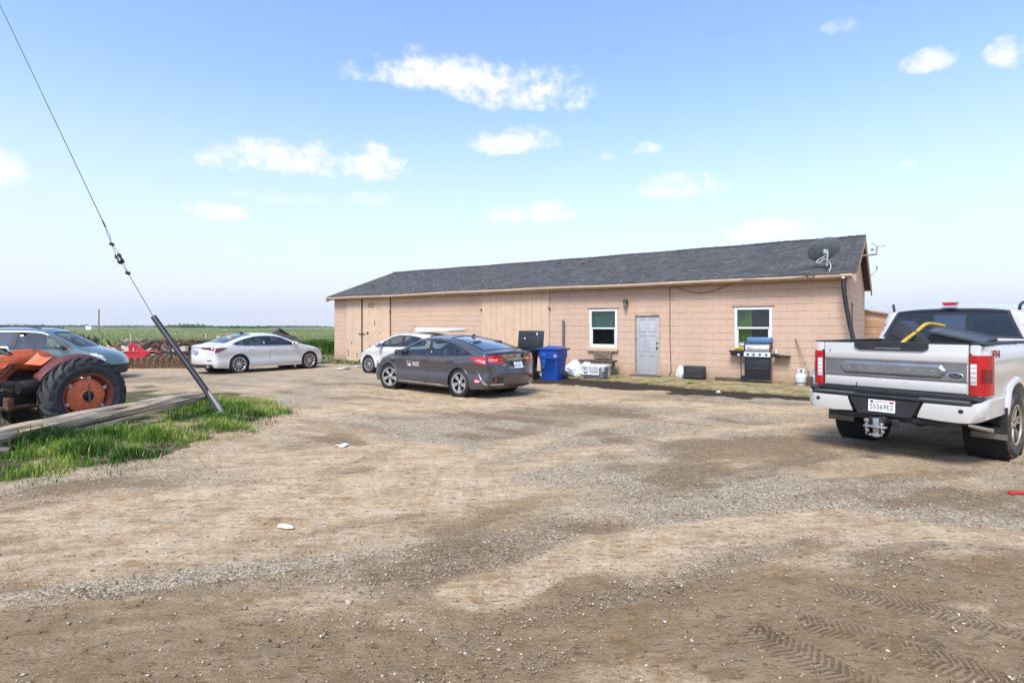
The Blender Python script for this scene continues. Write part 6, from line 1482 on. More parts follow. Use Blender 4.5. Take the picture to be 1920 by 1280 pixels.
mb = MB(); mb.lathe([(.05, -.06), (.075, -.05), (.075, .05), (.05, .06), (0, .04)], 20, TR(.42, .33, .93) @ RX(-75)); mb.build('rear_lamp', P_ORD, tr, 50)
mb = MB(); mb.box((.55, .36, .50), (.9, .05, .05), .01); mb.box((.85, .40, .56), (.08, .14, .18), .01); mb.tube([(.8, .38, .74), (.95, .46, .78)], .02, 8); mb.build('footboard', M_RUST, tr, 40)
mb = MB(); mb.tube([(.90, .16, .85), (.80, .22, 1.02), (.74, .24, 1.10)], [.012, .012, .012], 8); mb.lathe([(0, .03), (.025, .02), (.025, -.01), (0, -.02)], 12, TR(.74, .24, 1.11)); mb.build('gear_lever', M_GREASE, tr, 50)
mb = MB()                     # bonnet and tank
sec = [(.98, .20, .98), (1.02, .24, 1.12), (1.1, .26, 1.20), (1.7, .25, 1.19), (2.1, .23, 1.15), (2.16, .20, 1.08)]
vs = []; 
for (x, w, h) in sec:
    for a in range(13):
        th = math.pi * a / 12; vs.append((x, w * math.copysign(abs(math.cos(th)) ** .6, math.cos(th)), .82 + (h - .82) * math.sin(th) ** .6 if math.sin(th) > 1e-6 else .82))
n = len(sec); mb.add(vs, [(i * 13 + j, i * 13 + j + 1, (i + 1) * 13 + j + 1, (i + 1) * 13 + j) for i in range(n - 1) for j in range(12)] + [tuple(range(13)), tuple((n - 1) * 13 + j for j in range(13))]); mb.build('bonnet', P_OR, tr, 50)
mb = MB(); Ms = TR(.86, .05, 1.36) @ RY(-28); ring = [(.20 * math.cos(a), .20 * math.sin(a), 0) for a in [2 * math.pi * i / 32 for i in range(33)]]; mb.tube(ring, .014, 8, Ms, cap=False)
for a in (0, 120, 240): mb.tube([(0, 0, -.02), (.2 * math.cos(R(a)), .2 * math.sin(R(a)), 0)], .008, 6, Ms)
mb.tube([(0, 0, 0), (0, 0, -.35)], .016, 8, Ms); mb.build('steering_wheel', M_BLACK, tr, 60)
for sg in (1, -1):
    fw = bpy.data.objects.new('front_wheel', None); COL.objects.link(fw); fw.parent = tr; fw.location = (1.85, sg * .6, .34)
    mb = MB(); M = RX(-90 * sg); mb.lathe([(.19, -.07), (.23, -.085), (.31, -.07), (.34, -.02), (.34, .02), (.31, .07), (.23, .085), (.19, .07)], 40, M); mb.build('tyre', M_LUG, fw, 40)
    mb = MB(); mb.lathe([(0, .0), (.05, .03), (.08, -.01), (.19, .02), (.20, .05)], 32, M); mb.build('rim', P_OR, fw, 40)
mb = MB(); mb.tube([(1.85, -.6, .34), (1.85, 0, .5), (1.85, .6, .34)], .045, 8); mb.build('front_axle', M_GREASE, tr, 50)
mb = MB(); mb.tube([(-.15, .36, .44), (-.75, .36, .40)], .025, 8); mb.tube([(-.15, -.36, .44), (-.75, -.36, .40)], .025, 8); mb.build('lift_arm', M_RUST, tr, 50)
# ================================================================== yard furniture and clutter
WA = math.atan2(-BU.y, -BU.x)        # local x runs right along the barn front, y runs into the wall
# ---- weathered utility pole stub lying across the grass
A, Bp = at(-60, 834, 6.95), at(384, 738, 10.28)
lg = thing('log', 'split weathered timber pole lying across the grass in front of the tractor', 'log', (A.x, A.y, 0))
mb = MB(); ax = (Bp - A); Lg = ax.length; tq = ax.to_track_quat('X', 'Z').to_matrix().to_4x4(); n = 44; m_ = 22; vs = []; rl = random.Random(4)
offs = [rl.uniform(-.012, .012) for _ in range(m_)]
for i in range(n + 1):
    u = i / n
    for j in range(m_):
        a = 2 * math.pi * j / m_; r = .130 - .020 * u + offs[j] + .010 * math.sin(u * 17 + j * 2.3)
        y, z = r * math.cos(a), r * math.sin(a)
        if math.sin(a) < -.25 and math.cos(a) < .9: z = max(z, -.075 - .03 * math.sin(u * 9))     # split flat underside
        if u > .78 and z > .02: z -= (u - .78) * .42 * (.6 + .8 * ((j * 7) % 5) / 5)           # broken tapering tip
        if u > .93: y *= 1 - (u - .93) * 4
        vs.append((u * Lg, y, z + .012 * math.sin(u * 6)))
mb.add(vs, [(i * m_ + j, i * m_ + (j + 1) % m_, (i + 1) * m_ + (j + 1) % m_, (i + 1) * m_ + j) for i in range(n) for j in range(m_)] + [tuple(range(m_)), tuple(n * m_ + j for j in range(m_))], TR(0, 0, A.z) @ tq)
def logmat():
    m = bpy.data.materials.new('split_grey_timber'); m.use_nodes = True; q = NG(m.node_tree); b = m.node_tree.nodes['Principled BSDF']
    v = q.n('ShaderNodeTexCoord').outputs['Object']; mp = q.n('ShaderNodeMapping'); q.l(v, mp.inputs[0])
    e = (tq.to_3x3().inverted()).to_euler(); mp.inputs[2].default_value = tuple(e); 
    st = q.n('ShaderNodeMapping'); q.l(mp.outputs[0], st.inputs[0]); st.inputs[3].default_value = (.9, 16, 16)
    n1 = q.noise(st.outputs[0], 2.2, 6, .65, .4); n2 = q.noise(v, 1.6, 5, .6)
    c = q.ramp(n1, [(.30, (.08, .06, .045)), (.43, (.27, .22, .165)), (.56, (.44, .375, .295)), (.75, (.56, .48, .38))])
    c = q.mix(q.ss(n2, .52, .66), c, q.ramp(n1, [(.3, (.16, .10, .055)), (.5, (.50, .37, .23)), (.7, (.62, .49, .34))]))
    q.l(c, b.inputs['Base Color']); b.inputs['Roughness'].default_value = .92; b.inputs['Specular IOR Level'].default_value = .2
    q.l(q.bump(n1, .8, .03), b.inputs['Normal']); return m
ML = logmat(); mb.build('trunk', ML, lg, 50)
mb = MB(); M = TR(0, 0, A.z) @ tq
for (u0, u1, z0, w) in ((.22, .80, -.115, .09),):
    vs = []
    for i in range(9):
        u = u0 + (u1 - u0) * i / 8; tw = w * (1 - abs(i - 4) / 5.0)
        for (y, z) in ((-.10 - tw * .6, z0), (-.10 + tw, z0 + .012), (-.10 + tw, z0 - .05), (-.10 - tw * .6, z0 - .045)): vs.append((u * Lg, y, z + .06 * i / 8))
    mb.add(vs, [(i * 4 + j, i * 4 + (j + 1) % 4, (i + 1) * 4 + (j + 1) % 4, (i + 1) * 4 + j) for i in range(8) for j in range(4)] + [(0, 1, 2, 3), (32, 33, 34, 35)], M)
mb.build('splinter', ML, lg, 40)
# ---- guy wire with its guard and insulator
G0, G1 = gp(426, 787), at(288, 594, 10.5)
gw = thing('guy_wire', 'leaning black guy wire guard with thin cable rising to the upper left', 'guy wire', G0)
mb = MB(); d = G1 - G0; fr = d.to_track_quat('X', 'Z').to_matrix().to_4x4(); Lw = d.length; vs = []; n = 24
for i in range(n + 1):
    u = i / n; flat = sst(np.array([.30 - u]), 0, .2)[0]; w = .052 + .022 * flat; bend = -.05 * math.sin(math.pi * min(1, u / .5)) * .5
    for j in range(9):
        a = R(-35) + R(250) * j / 8
        vs.append((u * Lw, w * math.cos(a) * (1 + .25 * flat), w * math.sin(a) * (1 - .75 * flat) + bend * flat))
    
mb.add(vs, [(i * 9 + j, i * 9 + j + 1, (i + 1) * 9 + j + 1, (i + 1) * 9 + j) for i in range(n) for j in range(8)], fr); o = mb.build('guard', mat('guard_black', (.022, .022, .023), .35, var=.3, dirt=.25, dcol=(.25, .22, .19)), gw, 60)
mb = MB(); mb.tube([tuple(fr @ Vector((Lw * .27, 0, .02))), tuple(fr @ Vector((Lw * .12, .03, .035))), tuple(fr @ Vector((-.02, .02, .02)))], [.03, .05, .022], 8); mb.build('guard_foot', mat('galvanised_worn', (.24, .22, .20), .5, .5, dirt=.4), gw, 60)
W1, W2, W3, W4 = at(240, 512, 10.7) - G0, at(210, 458, 10.85) - G0, at(197, 424, 10.9) - G0, at(12, 35, 11.9) - G0
W5 = at(-60, -110, 12.3) - G0
GREEN = mat('verdigris_wire', (.045, .06, .035), .6, .3)
mb = MB(); mb.tube([fr @ Vector((Lw * .5, 0, 0)), G1 - G0, W1], .006, 6); mb.tube([W3, W3.lerp(W4, .5), W4, W5], .0075, 6); mb.build('cable', GREEN, gw, 60)
side = Vector((.03, 0, .012))
for sg in (-1, 1):
    mb = MB(); mb.tube([W1, W1.lerp(W2, .5) + side * sg * 1.0, W2 + side * sg * .4], .005, 6); mb.build('loop_strand', GREEN, gw, 60)
    mb = MB(); mb.tube([W2 - side * sg * .3, W2.lerp(W3, .5) + side * sg * .6, W3], .005, 6); mb.build('loop_strand', GREEN, gw, 60)
I0, I1 = at(230, 496, 10.73) - G0, at(218, 474, 10.8) - G0; dI = (I1 - I0); MI = TR(*((I0 + I1) / 2)) @ dI.to_track_quat('Z', 'Y').to_matrix().to_4x4(); hL = dI.length / 2
mb = MB(); mb.lathe([(0, -hL * .62), (.055, -hL * .6), (.062, -hL * .3), (.048, -.02), (.048, .02), (.062, hL * .3), (.055, hL * .6), (0, hL * .62)], 20, MI); mb.build('insulator', mat('brown_black_glaze', (.012, .010, .010), .12, coat=.8), gw, 50)
for P_ in (W1, W2):
    mb = MB(); mb.box((0, 0, 0), (.075, .05, .06), .012, TR(*P_) @ RY(25)); mb.tube([P_ + Vector((-.05, -.01, .02)), P_ + Vector((.05, -.01, -.01))], .012, 6); mb.build('clamp', M_GREASE, gw, 40)
mb = MB(); mb.tube([W3 - (W4 - W3).normalized() * .02, W3 + (W4 - W3).normalized() * .14], .014, 8); mb.build('splice_sleeve', M_GREASE, gw, 40)

# ---- blue recycling cart
bc = gp(1037, 711); cart = thing('recycling_cart', 'closed blue wheeled recycling cart between the black cart and the trash bags', 'recycling cart', bc, WA + .06)
MBLUE = mat('cart_blue', (.008, .058, .29), .42, var=.12, vs=3, dirt=.3, dcol=(.06, .07, .13), dscale=3)
def cart_body(w0, w1, d0, d1, h, belly):
    vs = []; prof = [(0, w0, d0), (.05, w0 + .01, d0 + .01), (belly, w0 + (w1 - w0) * .62, d0 + (d1 - d0) * .62), (belly + .02, w1 * .985, d1 * .985), (h, w1, d1), (h, w1 + .03, d1 + .03), (h + .03, w1 + .03, d1 + .03)]
    out = []
    for (z, w, d) in prof:
        for (x, y) in rrect(-w / 2, -d / 2, w / 2, d / 2, .09): out.append((x, y, z))
    k = len(rrect(0, 0, 1, 1, .1)); fs = [(i * k + j, i * k + (j + 1) % k, (i + 1) * k + (j + 1) % k, (i + 1) * k + j) for i in range(len(prof) - 1) for j in range(k)] + [tuple(range(k))]
    return out, fs
mb = MB(); mb.add(*cart_body(.56, .71, .60, .74, .94, .66)); mb.box((-.16, -.345, .50), (.14, .03, .30), .01); cb = mb.build('bin_body', MBLUE, cart, 45)
lid = MB(); lid.grid(lambda u, v: ((u - .5) * .80, -.40 + .84 * v, .985 + .085 * (1 - (2 * u - 1) ** 2) * (1 - (2 * v - 1) ** 2) ** .5 + .01 * math.cos(u * 18)), 18, 14); lid.box((0, -.39, .98), (.80, .03, .05), .012); lid.box((0, 0, .975), (.80, .80, .03), .01); lid.tube([(-.38, .42, .96), (.38, .42, .96)], .025, 8); lid.build('lid', mat('lid_blue', (.012, .065, .31), .35, var=.1, dirt=.25, dcol=(.25, .27, .38)), cart, 50)
for x_ in (-.27, .27):
    mb = MB(); mb.lathe([(0, -.03), (.12, -.03), (.13, -.01), (.13, .01), (.12, .03), (0, .03)], 24, TR(x_ * 1.12, .28, .13) @ RY(90)); mb.build('cart_wheel', M_BLACK, cart, 40)
FR = Matrix(((1, 0, 0, 0), (0, 0, -1, 0), (0, 1, 0, 0), (0, 0, 0, 1)))
mb = MB(); mb.box((-.165, -.348, .60), (.11, .006, .045)); mb.build('white_label', M_WHITEINK, cart); mb = MB(); mb.box((-.16, -.363, .385), (.13, .006, .025)); mb.build('metal_bar', M_ALLOY, cart)
mb = MB(); mb.text('106', .10, TR(-.16, -.372, .81) @ FR, .001); mb.build('lettering', mat('pale_blue_print', (.10, .25, .55), .6), cart)
for i, s_ in enumerate(('RCB', '2239')):
    mb = MB(); mb.text(s_, .055, TR(.26, -.374, .79 - i * .05) @ FR, .001); mb.build('lettering', M_WHITEINK, cart)
# ---- black cart, lid thrown open against the wall
kc = gp(980, 711); kc = kc + BN * .05; bcart = thing('trash_cart', 'black wheeled trash cart with its lid thrown open behind the grey sedan', 'trash cart', kc, WA - .03)
MBK = mat('cart_black', (.018, .019, .021), .4, var=.2, dirt=.25, dcol=(.08, .08, .08))
mb = MB(); mb.add(*cart_body(.66, .80, .58, .70, .90, .70)); mb.build('bin_body', MBK, bcart, 45)
mb = MB(); M = TR(0, .40, 1.20) @ RX(-7); mb.box((0, 0, .02), (1.0, .05, .66), .03, M); mb.box((0, -.035, .02), (.80, .03, .46), .03, M); mb.box((.05, -.05, .22), (.42, .02, .03), .01, M); mb.build('lid', MBK, bcart, 50)
mb = MB(); mb.box((.27, -.06, .24), (.035, .006, .08), .002, M); mb.box((-.20, -.06, .09), (.05, .006, .035), .002, M); mb.build('lid_sticker', M_WHITEINK, bcart)
mb = MB(); mb.grid(lambda u, v: (-.38 + .76 * u, -.36 + .6 * v, .93 + .10 * math.sin(u * 5 + 1) * math.sin(v * 3.1) + .02 * math.sin(u * 31 + v * 17)), 26, 16); mb.build('bin_liner', mat('black_liner', (.02, .021, .024), .22, coat=.3), bcart, 180)
for i, s_ in enumerate(('CRT', '104')):
    mb = MB(); mb.text(s_, .06, TR(.22, -.352, .79 - i * .055) @ FR, .001); mb.build('lettering', M_WHITEINK, bcart)
for x_ in (-.30, .30):
    mb = MB(); mb.lathe([(0, -.03), (.12, -.03), (.13, 0), (.12, .03), (0, .03)], 24, TR(x_, .27, .13) @ RY(90)); mb.build('cart_wheel', M_BLACK, bcart, 40)
# ---- trash bags
def bag(loc, sx, sy, sz, seed, label, tie=True, mat_=None):
    t = thing('trash_bag', label, 'trash bag', loc, WA, 'bags of rubbish against the barn'); r_ = random.Random(seed); ph = [r_.uniform(0, 6) for _ in range(8)]
    def f(u, v):
        th = 2 * math.pi * u; z = v; r = math.sin(math.pi * (v * .93 + .05)) ** .55 * (1 - .35 * v)
        r *= 1 + .07 * math.sin(5 * th + ph[0] + 3 * v) + .05 * math.sin(9 * th + ph[1] - 7 * v) + .05 * math.sin(13 * v + ph[2] + 2 * th)
        return (sx * r * math.cos(th) + .15 * sx * z * math.sin(ph[3]), sy * r * math.sin(th), sz * (z + .05 * math.sin(4 * th + ph[4])) if v > .02 else 0)
    mb = MB(); mb.grid(f, 40, 20); mb.build('sack', mat_ or mat('white_bag_film', (.66, .69, .72), .35, var=.12, vs=9, bump=.6, bs=14, coat=.3), t, 180)
    if tie:
        mb = MB(); mb.tube(spline([(-.06, -.02, sz * .93), (0, 0, sz * 1.0), (.08, -.05, sz * .9), (.14, -.10, sz * .75)]), .014, 6); mb.tube(spline([(0, 0, sz * 1.0), (-.09, -.08, sz * .92), (-.06, -.12, sz * .8)]), .010, 6); mb.build('red_drawstring', M_RED, t, 60)
    return t
b0 = gp(1072, 705)
bag(Vector((b0.x, b0.y, .02)) + BN * .1, .36, .30, .52, 1, 'white trash bag with red drawstring slumped right of the blue cart')
bag(Vector((b0.x, b0.y, .02)) - BU * .40 + BN * .32, .30, .28, .46, 2, 'pale trash bag half hidden behind the lettered tote', False, mat('beige_bag_film', (.55, .54, .48), .4, var=.12, bump=.6, bs=14))
b1 = gp(1082, 708); bag(Vector((b1.x, b1.y, .02)), .36, .24, .28, 3, 'flattened clear trash bag on the slab left of the lettered tote', False, mat('clear_bag_film', (.58, .66, .70), .3, var=.15, bump=.7, bs=16, coat=.4))
b2 = gp(1016, 712); bag(Vector((b2.x, b2.y, 0)) + BN * .25, .20, .22, .42, 4, 'crumpled clear trash bag squeezed between the black and blue carts', False, mat('clear_bag_film', (.5, .5, .5), .3))
# ---- lettered tote
tt = gp(1116, 709, .045); tote = thing('storage_tote', 'grey plastic tote with white lid and printed sign standing on the slab', 'tote', (tt.x, tt.y, .045), WA + .10)
mb = MB(); mb.box((0, 0, .20), (.78, .46, .38), .03, taper=(.88, .88))
for x_ in (-.30, .30): mb.box((x_, -.225, .19), (.06, .03, .34), .01)
mb.build('tub', mat('tote_grey', (.17, .17, .19), .5, dirt=.15), tote, 40)
mb = MB(); mb.box((0, 0, .405), (.84, .52, .055), .02); mb.box((0, 0, .37), (.80, .49, .03), .01); mb.build('lid', mat('tote_lid_white', (.70, .71, .76), .4), tote, 40)
mb = MB(); mb.box((-.06, -.262, .235), (.56, .008, .24), .002, RX(-3)); mb.box((-.06, -.265, .36), (.60, .006, .05), .002); sg_ = mb.build('sign', M_WHITEP, tote)
mb = MB(); mb.tube([(.38 + .0, -.27 + .045 * math.cos(a) * 0, .30 + .05 * math.sin(a)) if 0 else (.36 + .035 * math.cos(a), -.268, .30 + .05 * math.sin(a)) for a in [2 * math.pi * i / 20 for i in range(21)]], .012, 6); mb.build('ring_handle', M_WHITEP, tote, 60)
mb = MB(); rr_ = random.Random(9)
for (x, w) in ((-.25, .16), (-.07, .08), (.10, .16)): mb.box((x, -.2695, .362), (w, .003, .018))
for (zz_, x0) in ((.265, -.10), (.205, -.09)):
    x = x0
    while x < .19:
        w = rr_.uniform(.016, .028)
        for (dx, dz, a, b_) in ((0, 0, .007, .042), (w * .5, .016, w, .007), (w * .5, -.016 * rr_.choice((-1, 1, 0)), w, .007)): mb.box((x + dx, -.2685, zz_ + dz), (a, .003, b_))
        x += w + .012
for (x, z, a, b_) in ((-.22, .29, .12, .010), (-.22, .185, .13, .014), (-.275, .235, .012, .10), (-.165, .235, .012, .10), (-.22, .20, .09, .03), (-.25, .31, .05, .012)): mb.box((x, -.2685, z), (a, .003, b_))
mb.build('lettering', M_BLACKINK, sg_)
# ---- bench with worn top, framed screen behind it
bn = wp(1122, 700, .45); bench = thing('bench', 'rough dark weathered wooden bench standing against the wall behind the tote', 'bench', (bn.x, bn.y, .045), WA)
mb = MB(); 
for i, y_ in enumerate((-.17, 0, .17)): mb.box((rl.uniform(-.02, .02), y_, .47 + rl.uniform(-.005, .005)), (1.30 - .06 * i, .16, .055), .008)
mb.build('seat', mat('dark_rotten_wood', (.085, .065, .045), .95, var=.5, vs=12, bump=.7, bs=24, dirt=.4, dcol=(.04, .03, .02)), bench)
for x_ in (-.52, .48):
    for y_ in (-.16, .16): mb = MB(); mb.box((x_, y_, .22), (.09, .09, .44), .008); mb.build('leg', M_WOOD, bench)
mb = MB(); mb.box((0, -.2, .40), (1.2, .035, .10), .005); mb.build('apron', M_WOOD, bench)
sc_ = wp(1129, 678, .12); sc = thing('window_screen', 'old framed window screen leaning on the wall above the bench', 'screen', (sc_.x, sc_.y, .57), WA)
mb = MB()
for (x, z, a, b_) in ((0, .28, .66, .035), (0, .02, .66, .035), (-.32, .15, .035, .25), (.32, .15, .035, .25)): mb.box((x, 0, z), (a, .03, b_), .004, RX(-8))
mb.tube([(-.25, -.03, .22), (.2, -.03, .05)], .01, 6); mb.build('frame', M_WOODB, sc)
mb = MB(); mb.box((0, 0, .15), (.62, .006, .25), 0, RX(-8)); mb.build('mesh_panel', mat('grey_screen_mesh', (.16, .12, .10), .9, var=.2), sc)
# ---- grey post behind the carts
p0 = wp(1056, 640, .10); ps = MB(); ps.box((0, 0, .96), (.075, .06, 1.92), .006)
tag(ps.build('post', mat('grey_post', (.15, .14, .12), .9, var=.3, bump=.4), loc=(p0.x, p0.y, 0), rz=WA), 'slim weathered grey post standing on the wall behind the blue cart', 'post')
# ---- gas grill
gg = (gp(1395, 718) + gp(1447, 722)) / 2 + BN * .18; grill = thing('gas_grill', 'black gas grill with stainless lid and side shelves under the window', 'grill', (gg.x, gg.y, .045), WA)
GBK = mat('grill_black', (.012, .013, .018), .4, var=.2, dirt=.2, dcol=(.07, .065, .06)); SST = mat('stainless', (.52, .51, .49), .30, .9, var=.15, dirt=.3, dcol=(.25, .20, .14))
mb = MB(); mb.box((0, 0, .40), (.66, .48, .66), .012); mb.box((0, -.245, .40), (.60, .01, .005)); mb.build('cabinet', GBK, grill, 40)
mb = MB(); mb.box((0, -.246, .42), (.50, .006, .006)); mb.box((0, 0, .065), (.70, .46, .03), .008); mb.build('cabinet_trim', M_STEEL, grill)
for x_ in (-.33, .36):
    for y_ in (-.20, .20):
        mb = MB(); mb.box((x_, y_, .42), (.045, .045, .80), .006); mb.build('leg', GBK if x_ < 0 else mat('rust_leg', (.05, .03, .025), .7, dirt=.4), grill)
mb = MB(); mb.box((.36, -.12, .40), (.03, .03, .66), .004); mb.build('gas_bottle_rail', M_ALLOY, grill)
for y_ in (-.20, .20):
    mb = MB(); mb.lathe([(0, -.03), (.05, -.03), (.06, -.02), (.095, -.025), (.10, 0), (.095, .025), (.06, .02), (.05, .03), (0, .03)], 24, TR(-.37, y_ - .03, .055 + .04) @ RX(90)); mb.build('caster_wheel', GBK, grill, 40)
mb = MB(); mb.add([(x, y, z) for (x, y, z) in ((-.36, -.30, .76), (.36, -.30, .76), (.36, -.26, .90), (-.36, -.26, .90), (-.36, -.20, .76), (.36, -.20, .76), (.36, -.20, .90), (-.36, -.20, .90))], [(0, 1, 2, 3), (7, 6, 5, 4), (0, 4, 5, 1), (1, 5, 6, 2), (2, 6, 7, 3), (3, 7, 4, 0)]); fp = mb.build('control_panel', SST, grill)
for x_ in (-.25, -.09, .08, .25):
    mb = MB(); mb.lathe([(0, .03), (.024, .03), (.028, .0), (.036, -.002)], 16, TR(x_, -.29, .825) @ RX(75)); mb.build('knob', M_BLACK, fp, 40)
mb = MB(); P7 = [(-.27, .92), (-.275, 1.00), (-.24, 1.09), (-.16, 1.15), (.10, 1.16), (.22, 1.10), (.24, .92)]
mb.prism([(p[0], p[1]) for p in P7], -.33, .33, Matrix(((0, 0, 1, 0), (1, 0, 0, 0), (0, 1, 0, 0), (0, 0, 0, 1)))); ld = mb.build('lid', SST, grill, 30)
mb = MB(); mb.tube([(-.26, -.275, 1.0), (-.26, -.33, 1.01), (.26, -.33, 1.01), (.26, -.275, 1.0)], .014, 8); mb.build('lid_handle', M_CHROME, ld, 50)
for x_ in (-.345, .345): mb = MB(); mb.prism([(p[0] * 1.04, p[1]) for p in P7], x_ - .02, x_ + .02, Matrix(((0, 0, 1, 0), (1, 0, 0, 0), (0, 1, 0, 0), (0, 0, 0, 1)))); mb.build('lid_end_cap', mat('rust_brown_cap', (.10, .055, .035), .7, dirt=.4) if x_ > 0 else GBK, ld, 30)
mb = MB(); mb.box((-.58, -.02, .90), (.44, .42, .05), .01); mb.box((-.56, -.20, .86), (.40, .05, .09), .01); mb.box((-.58, 0, .83), (.34, .34, .10), .02); sb = mb.build('side_shelf', GBK, grill, 40)
mb = MB(); mb.lathe([(0, .03), (.03, .03), (.034, 0), (.042, -.002)], 16, TR(-.52, -.215, .80) @ RX(80)); mb.build('knob', M_CHROME, sb, 40); mb = MB(); mb.tube(spline([(-.48, -.1, .78), (-.48, -.1, .5), (-.475, -.1, .25), (-.47, -.1, .12)]), .010, 6); mb.build('gas_hose', M_BLACK, sb, 60)
mb = MB(); mb.box((.58, -.02, .84), (.42, .40, .04), .01, RY(4)); mb.box((.50, -.15, .80), (.20, .05, .08), .01); mb.build('side_shelf', GBK, grill, 40)
def gl(x, y, z): return Vector((gg.x, gg.y, .045)) + (-BU) * x + BN * y + Vector((0, 0, z))
cs = thing('camp_stove', 'blue folded camp stove case lying on top of the gas grill', 'camp stove', gl(.04, -.02, 1.16), WA)
mb = MB(); mb.box((0, 0, .085), (.66, .36, .16), .03); mb.build('case', mat('steel_blue', (.075, .19, .38), .4, var=.1, dirt=.2), cs, 40)
mb = MB(); mb.box((0, 0, .10), (.665, .365, .008)); mb.box((.08, -.185, .09), (.10, .012, .02), .003); mb.box((.26, -.185, .09), (.03, .012, .06), .003); mb.build('case_latch', M_STEEL, cs)
yb = thing('tool_tray', 'yellow and black plastic tool tray on the left shelf of the grill', 'tray', gl(-.50, -.04, .93), WA)
mb = MB(); mb.box((0, 0, .045), (.36, .26, .08), .02); mb.build('tray_body', mat('tool_yellow', (.62, .47, .02), .5), yb, 40); mb = MB(); mb.box((-.02, -.133, .05), (.20, .006, .025), .002); mb.build('tray_label', M_BLACKINK, yb)
jr = thing('paint_can', 'small grey metal can standing on the yellow tray', 'can', gl(-.46, .02, 1.02), WA)
mb = MB(); mb.lathe([(0, 0), (.105, 0), (.108, .01), (.105, .02), (.105, .14), (.11, .15), (.10, .16), (0, .155)], 24); mb.build('can_body', M_STEEL, jr, 40)
mb = MB(); mb.lathe([(.107, .07), (.107, .12)], 24); mb.build('can_label', M_WHITEP, jr, 40)
cp_ = MB(); cp_.lathe([(0, 0), (.04, 0), (.05, .12), (.046, .12), (.036, .01)], 16); tag(cp_.build('cup', M_WHITEP, smooth=40, loc=gl(.47, -.02, .86)), 'white cup left on the right shelf of the grill', 'cup')
# ---- black ribbed crate and shopping bag
kb = (gp(1281, 711, .045) + gp(1320, 712, .045)) / 2 + BN * .12; crate = thing('crate', 'black ribbed plastic crate on its side against the wall by the cable', 'crate', (kb.x, kb.y, .045), WA)
mb = MB(); mb.box((0, 0, .21), (.62, .30, .41), .03)
mb.build('crate_body', mat('crate_black', (.02, .019, .018), .5, dirt=.3), crate, 40)
mb = MB()
mb.box((0, -.155, .21), (.52, .02, .30), .01); fo = mb.build('crate_floor', mat('crate_floor_black', (.035, .034, .032), .55, dirt=.4), crate, 40)
for z_ in (.10, .18, .26, .34): mb = MB(); mb.tube([(-.26, -.168, z_), (.26, -.168, z_)], .014, 8); mb.build('rib', M_BLACK, fo, 60)
sb_ = gp(1274, 710, .045); bag(Vector((sb_.x, sb_.y, .045)) + BN * .1, .16, .13, .40, 7, 'small white carrier bag slumped against the black crate', False)
# ---- shovel and gas bottles
s0, s1 = wp(1519, 719, .42), wp(1492, 634, .04); s0.z = 0; shv = thing('shovel', 'long handled shovel leaning on the block wall above the gas bottles', 'shovel', (s0.x, s0.y, .045)); s0.z = .045
mb = MB(); mb.tube([Vector((0, 0, .28)), s1 - s0], .019, 10); mb.build('handle', mat('worn_handle', (.30, .22, .17), .8, var=.3, vs=10), shv, 60)
mb = MB(); mb.tube([(0, 0, .22), Vector((0, 0, .28)).lerp(s1 - s0, .12)], .026, 10); mb.build('socket', mat('red_socket', (.28, .04, .03), .6), shv, 60)
mb = MB(); mb.grid(lambda u, v: ((u - .5) * .22 * (1 - .5 * max(0, .5 - v)), -.02 + .03 * (2 * u - 1) ** 2, .02 + .24 * v), 8, 6); mb.build('blade', M_RUST, shv, 180)
def bottle(px, py, label, m2, off):
    g_ = wp(px, 700, off); t = thing('propane_tank', label, 'gas bottle', (g_.x, g_.y, .045), WA, 'gas bottles by the shovel')
    mb = MB(); mb.lathe([(.10, 0), (.115, .0), (.115, .03), (.10, .04), (.14, .06), (.152, .10), (.152, .24), (.14, .29), (.09, .325), (0, .335)], 28); mb.build('cylinder', m2, t, 50)
    mb = MB(); mb.lathe([(.10, .33), (.105, .45), (.098, .455), (.092, .33)], 24, None, R(-60), R(240)); mb.build('collar', m2, t, 60)
    mb = MB(); mb.tube([(0, 0, .33), (0, 0, .40)], .02, 8); mb.lathe([(0, .0), (.035, .0), (.035, .03), (0, .03)], 12, TR(0, 0, .40)); mb.build('valve', mat('brass', (.35, .25, .10), .4, .8), t, 50)
    return t
bottle(1502, 721, 'white propane tank standing left of the shovel by the wall', mat('tank_white', (.60, .63, .68), .45, var=.1, dirt=.35, dcol=(.30, .22, .16)), .22)
bottle(1531, 722, 'pale blue propane tank between the shovel and the truck', mat('tank_teal', (.20, .46, .50), .45, var=.25, vs=6, dirt=.35, dcol=(.45, .45, .42)), .24)
# ---- disc harrow
hr = thing('disc_harrow', 'red hitched disc harrow with a row of rusty notched discs by the minivan', 'disc harrow', (-14.25, 22.7, 0), R(2)); hr.scale = (.93, .93, .93)
DISC = mat('rusty_disc', (.42, .28, .16), .75, .25, var=.45, vs=7, dirt=.5, dcol=(.085, .055, .04)); HBK = mat('harrow_frame_black', (.02, .02, .021), .6, dirt=.4, dcol=(.10, .06, .045))
dm_ = MB(); nn = 64; prf = []
vs = [(0, 0, -.045)]; 
for rg in (.10, .20, .30):
    for k in range(nn):
        a = 2 * math.pi * k / nn; notch = (.035 if math.sin(a * 10) > .35 else 0) if rg > .25 else 0; r = rg - notch; vs.append((r * math.cos(a), r * math.sin(a), -.045 + .055 * (rg / .3) ** 2))
fs = [(0, 1 + k, 1 + (k + 1) % nn) for k in range(nn)] + [(1 + i * nn + k, 1 + i * nn + (k + 1) % nn, 1 + (i + 1) * nn + (k + 1) % nn, 1 + (i + 1) * nn + k) for i in range(2) for k in range(nn)]
dm_.add(vs, fs, RZ(0) @ RY(90)); d0 = dm_.build('disc', DISC, hr, 60); first = True
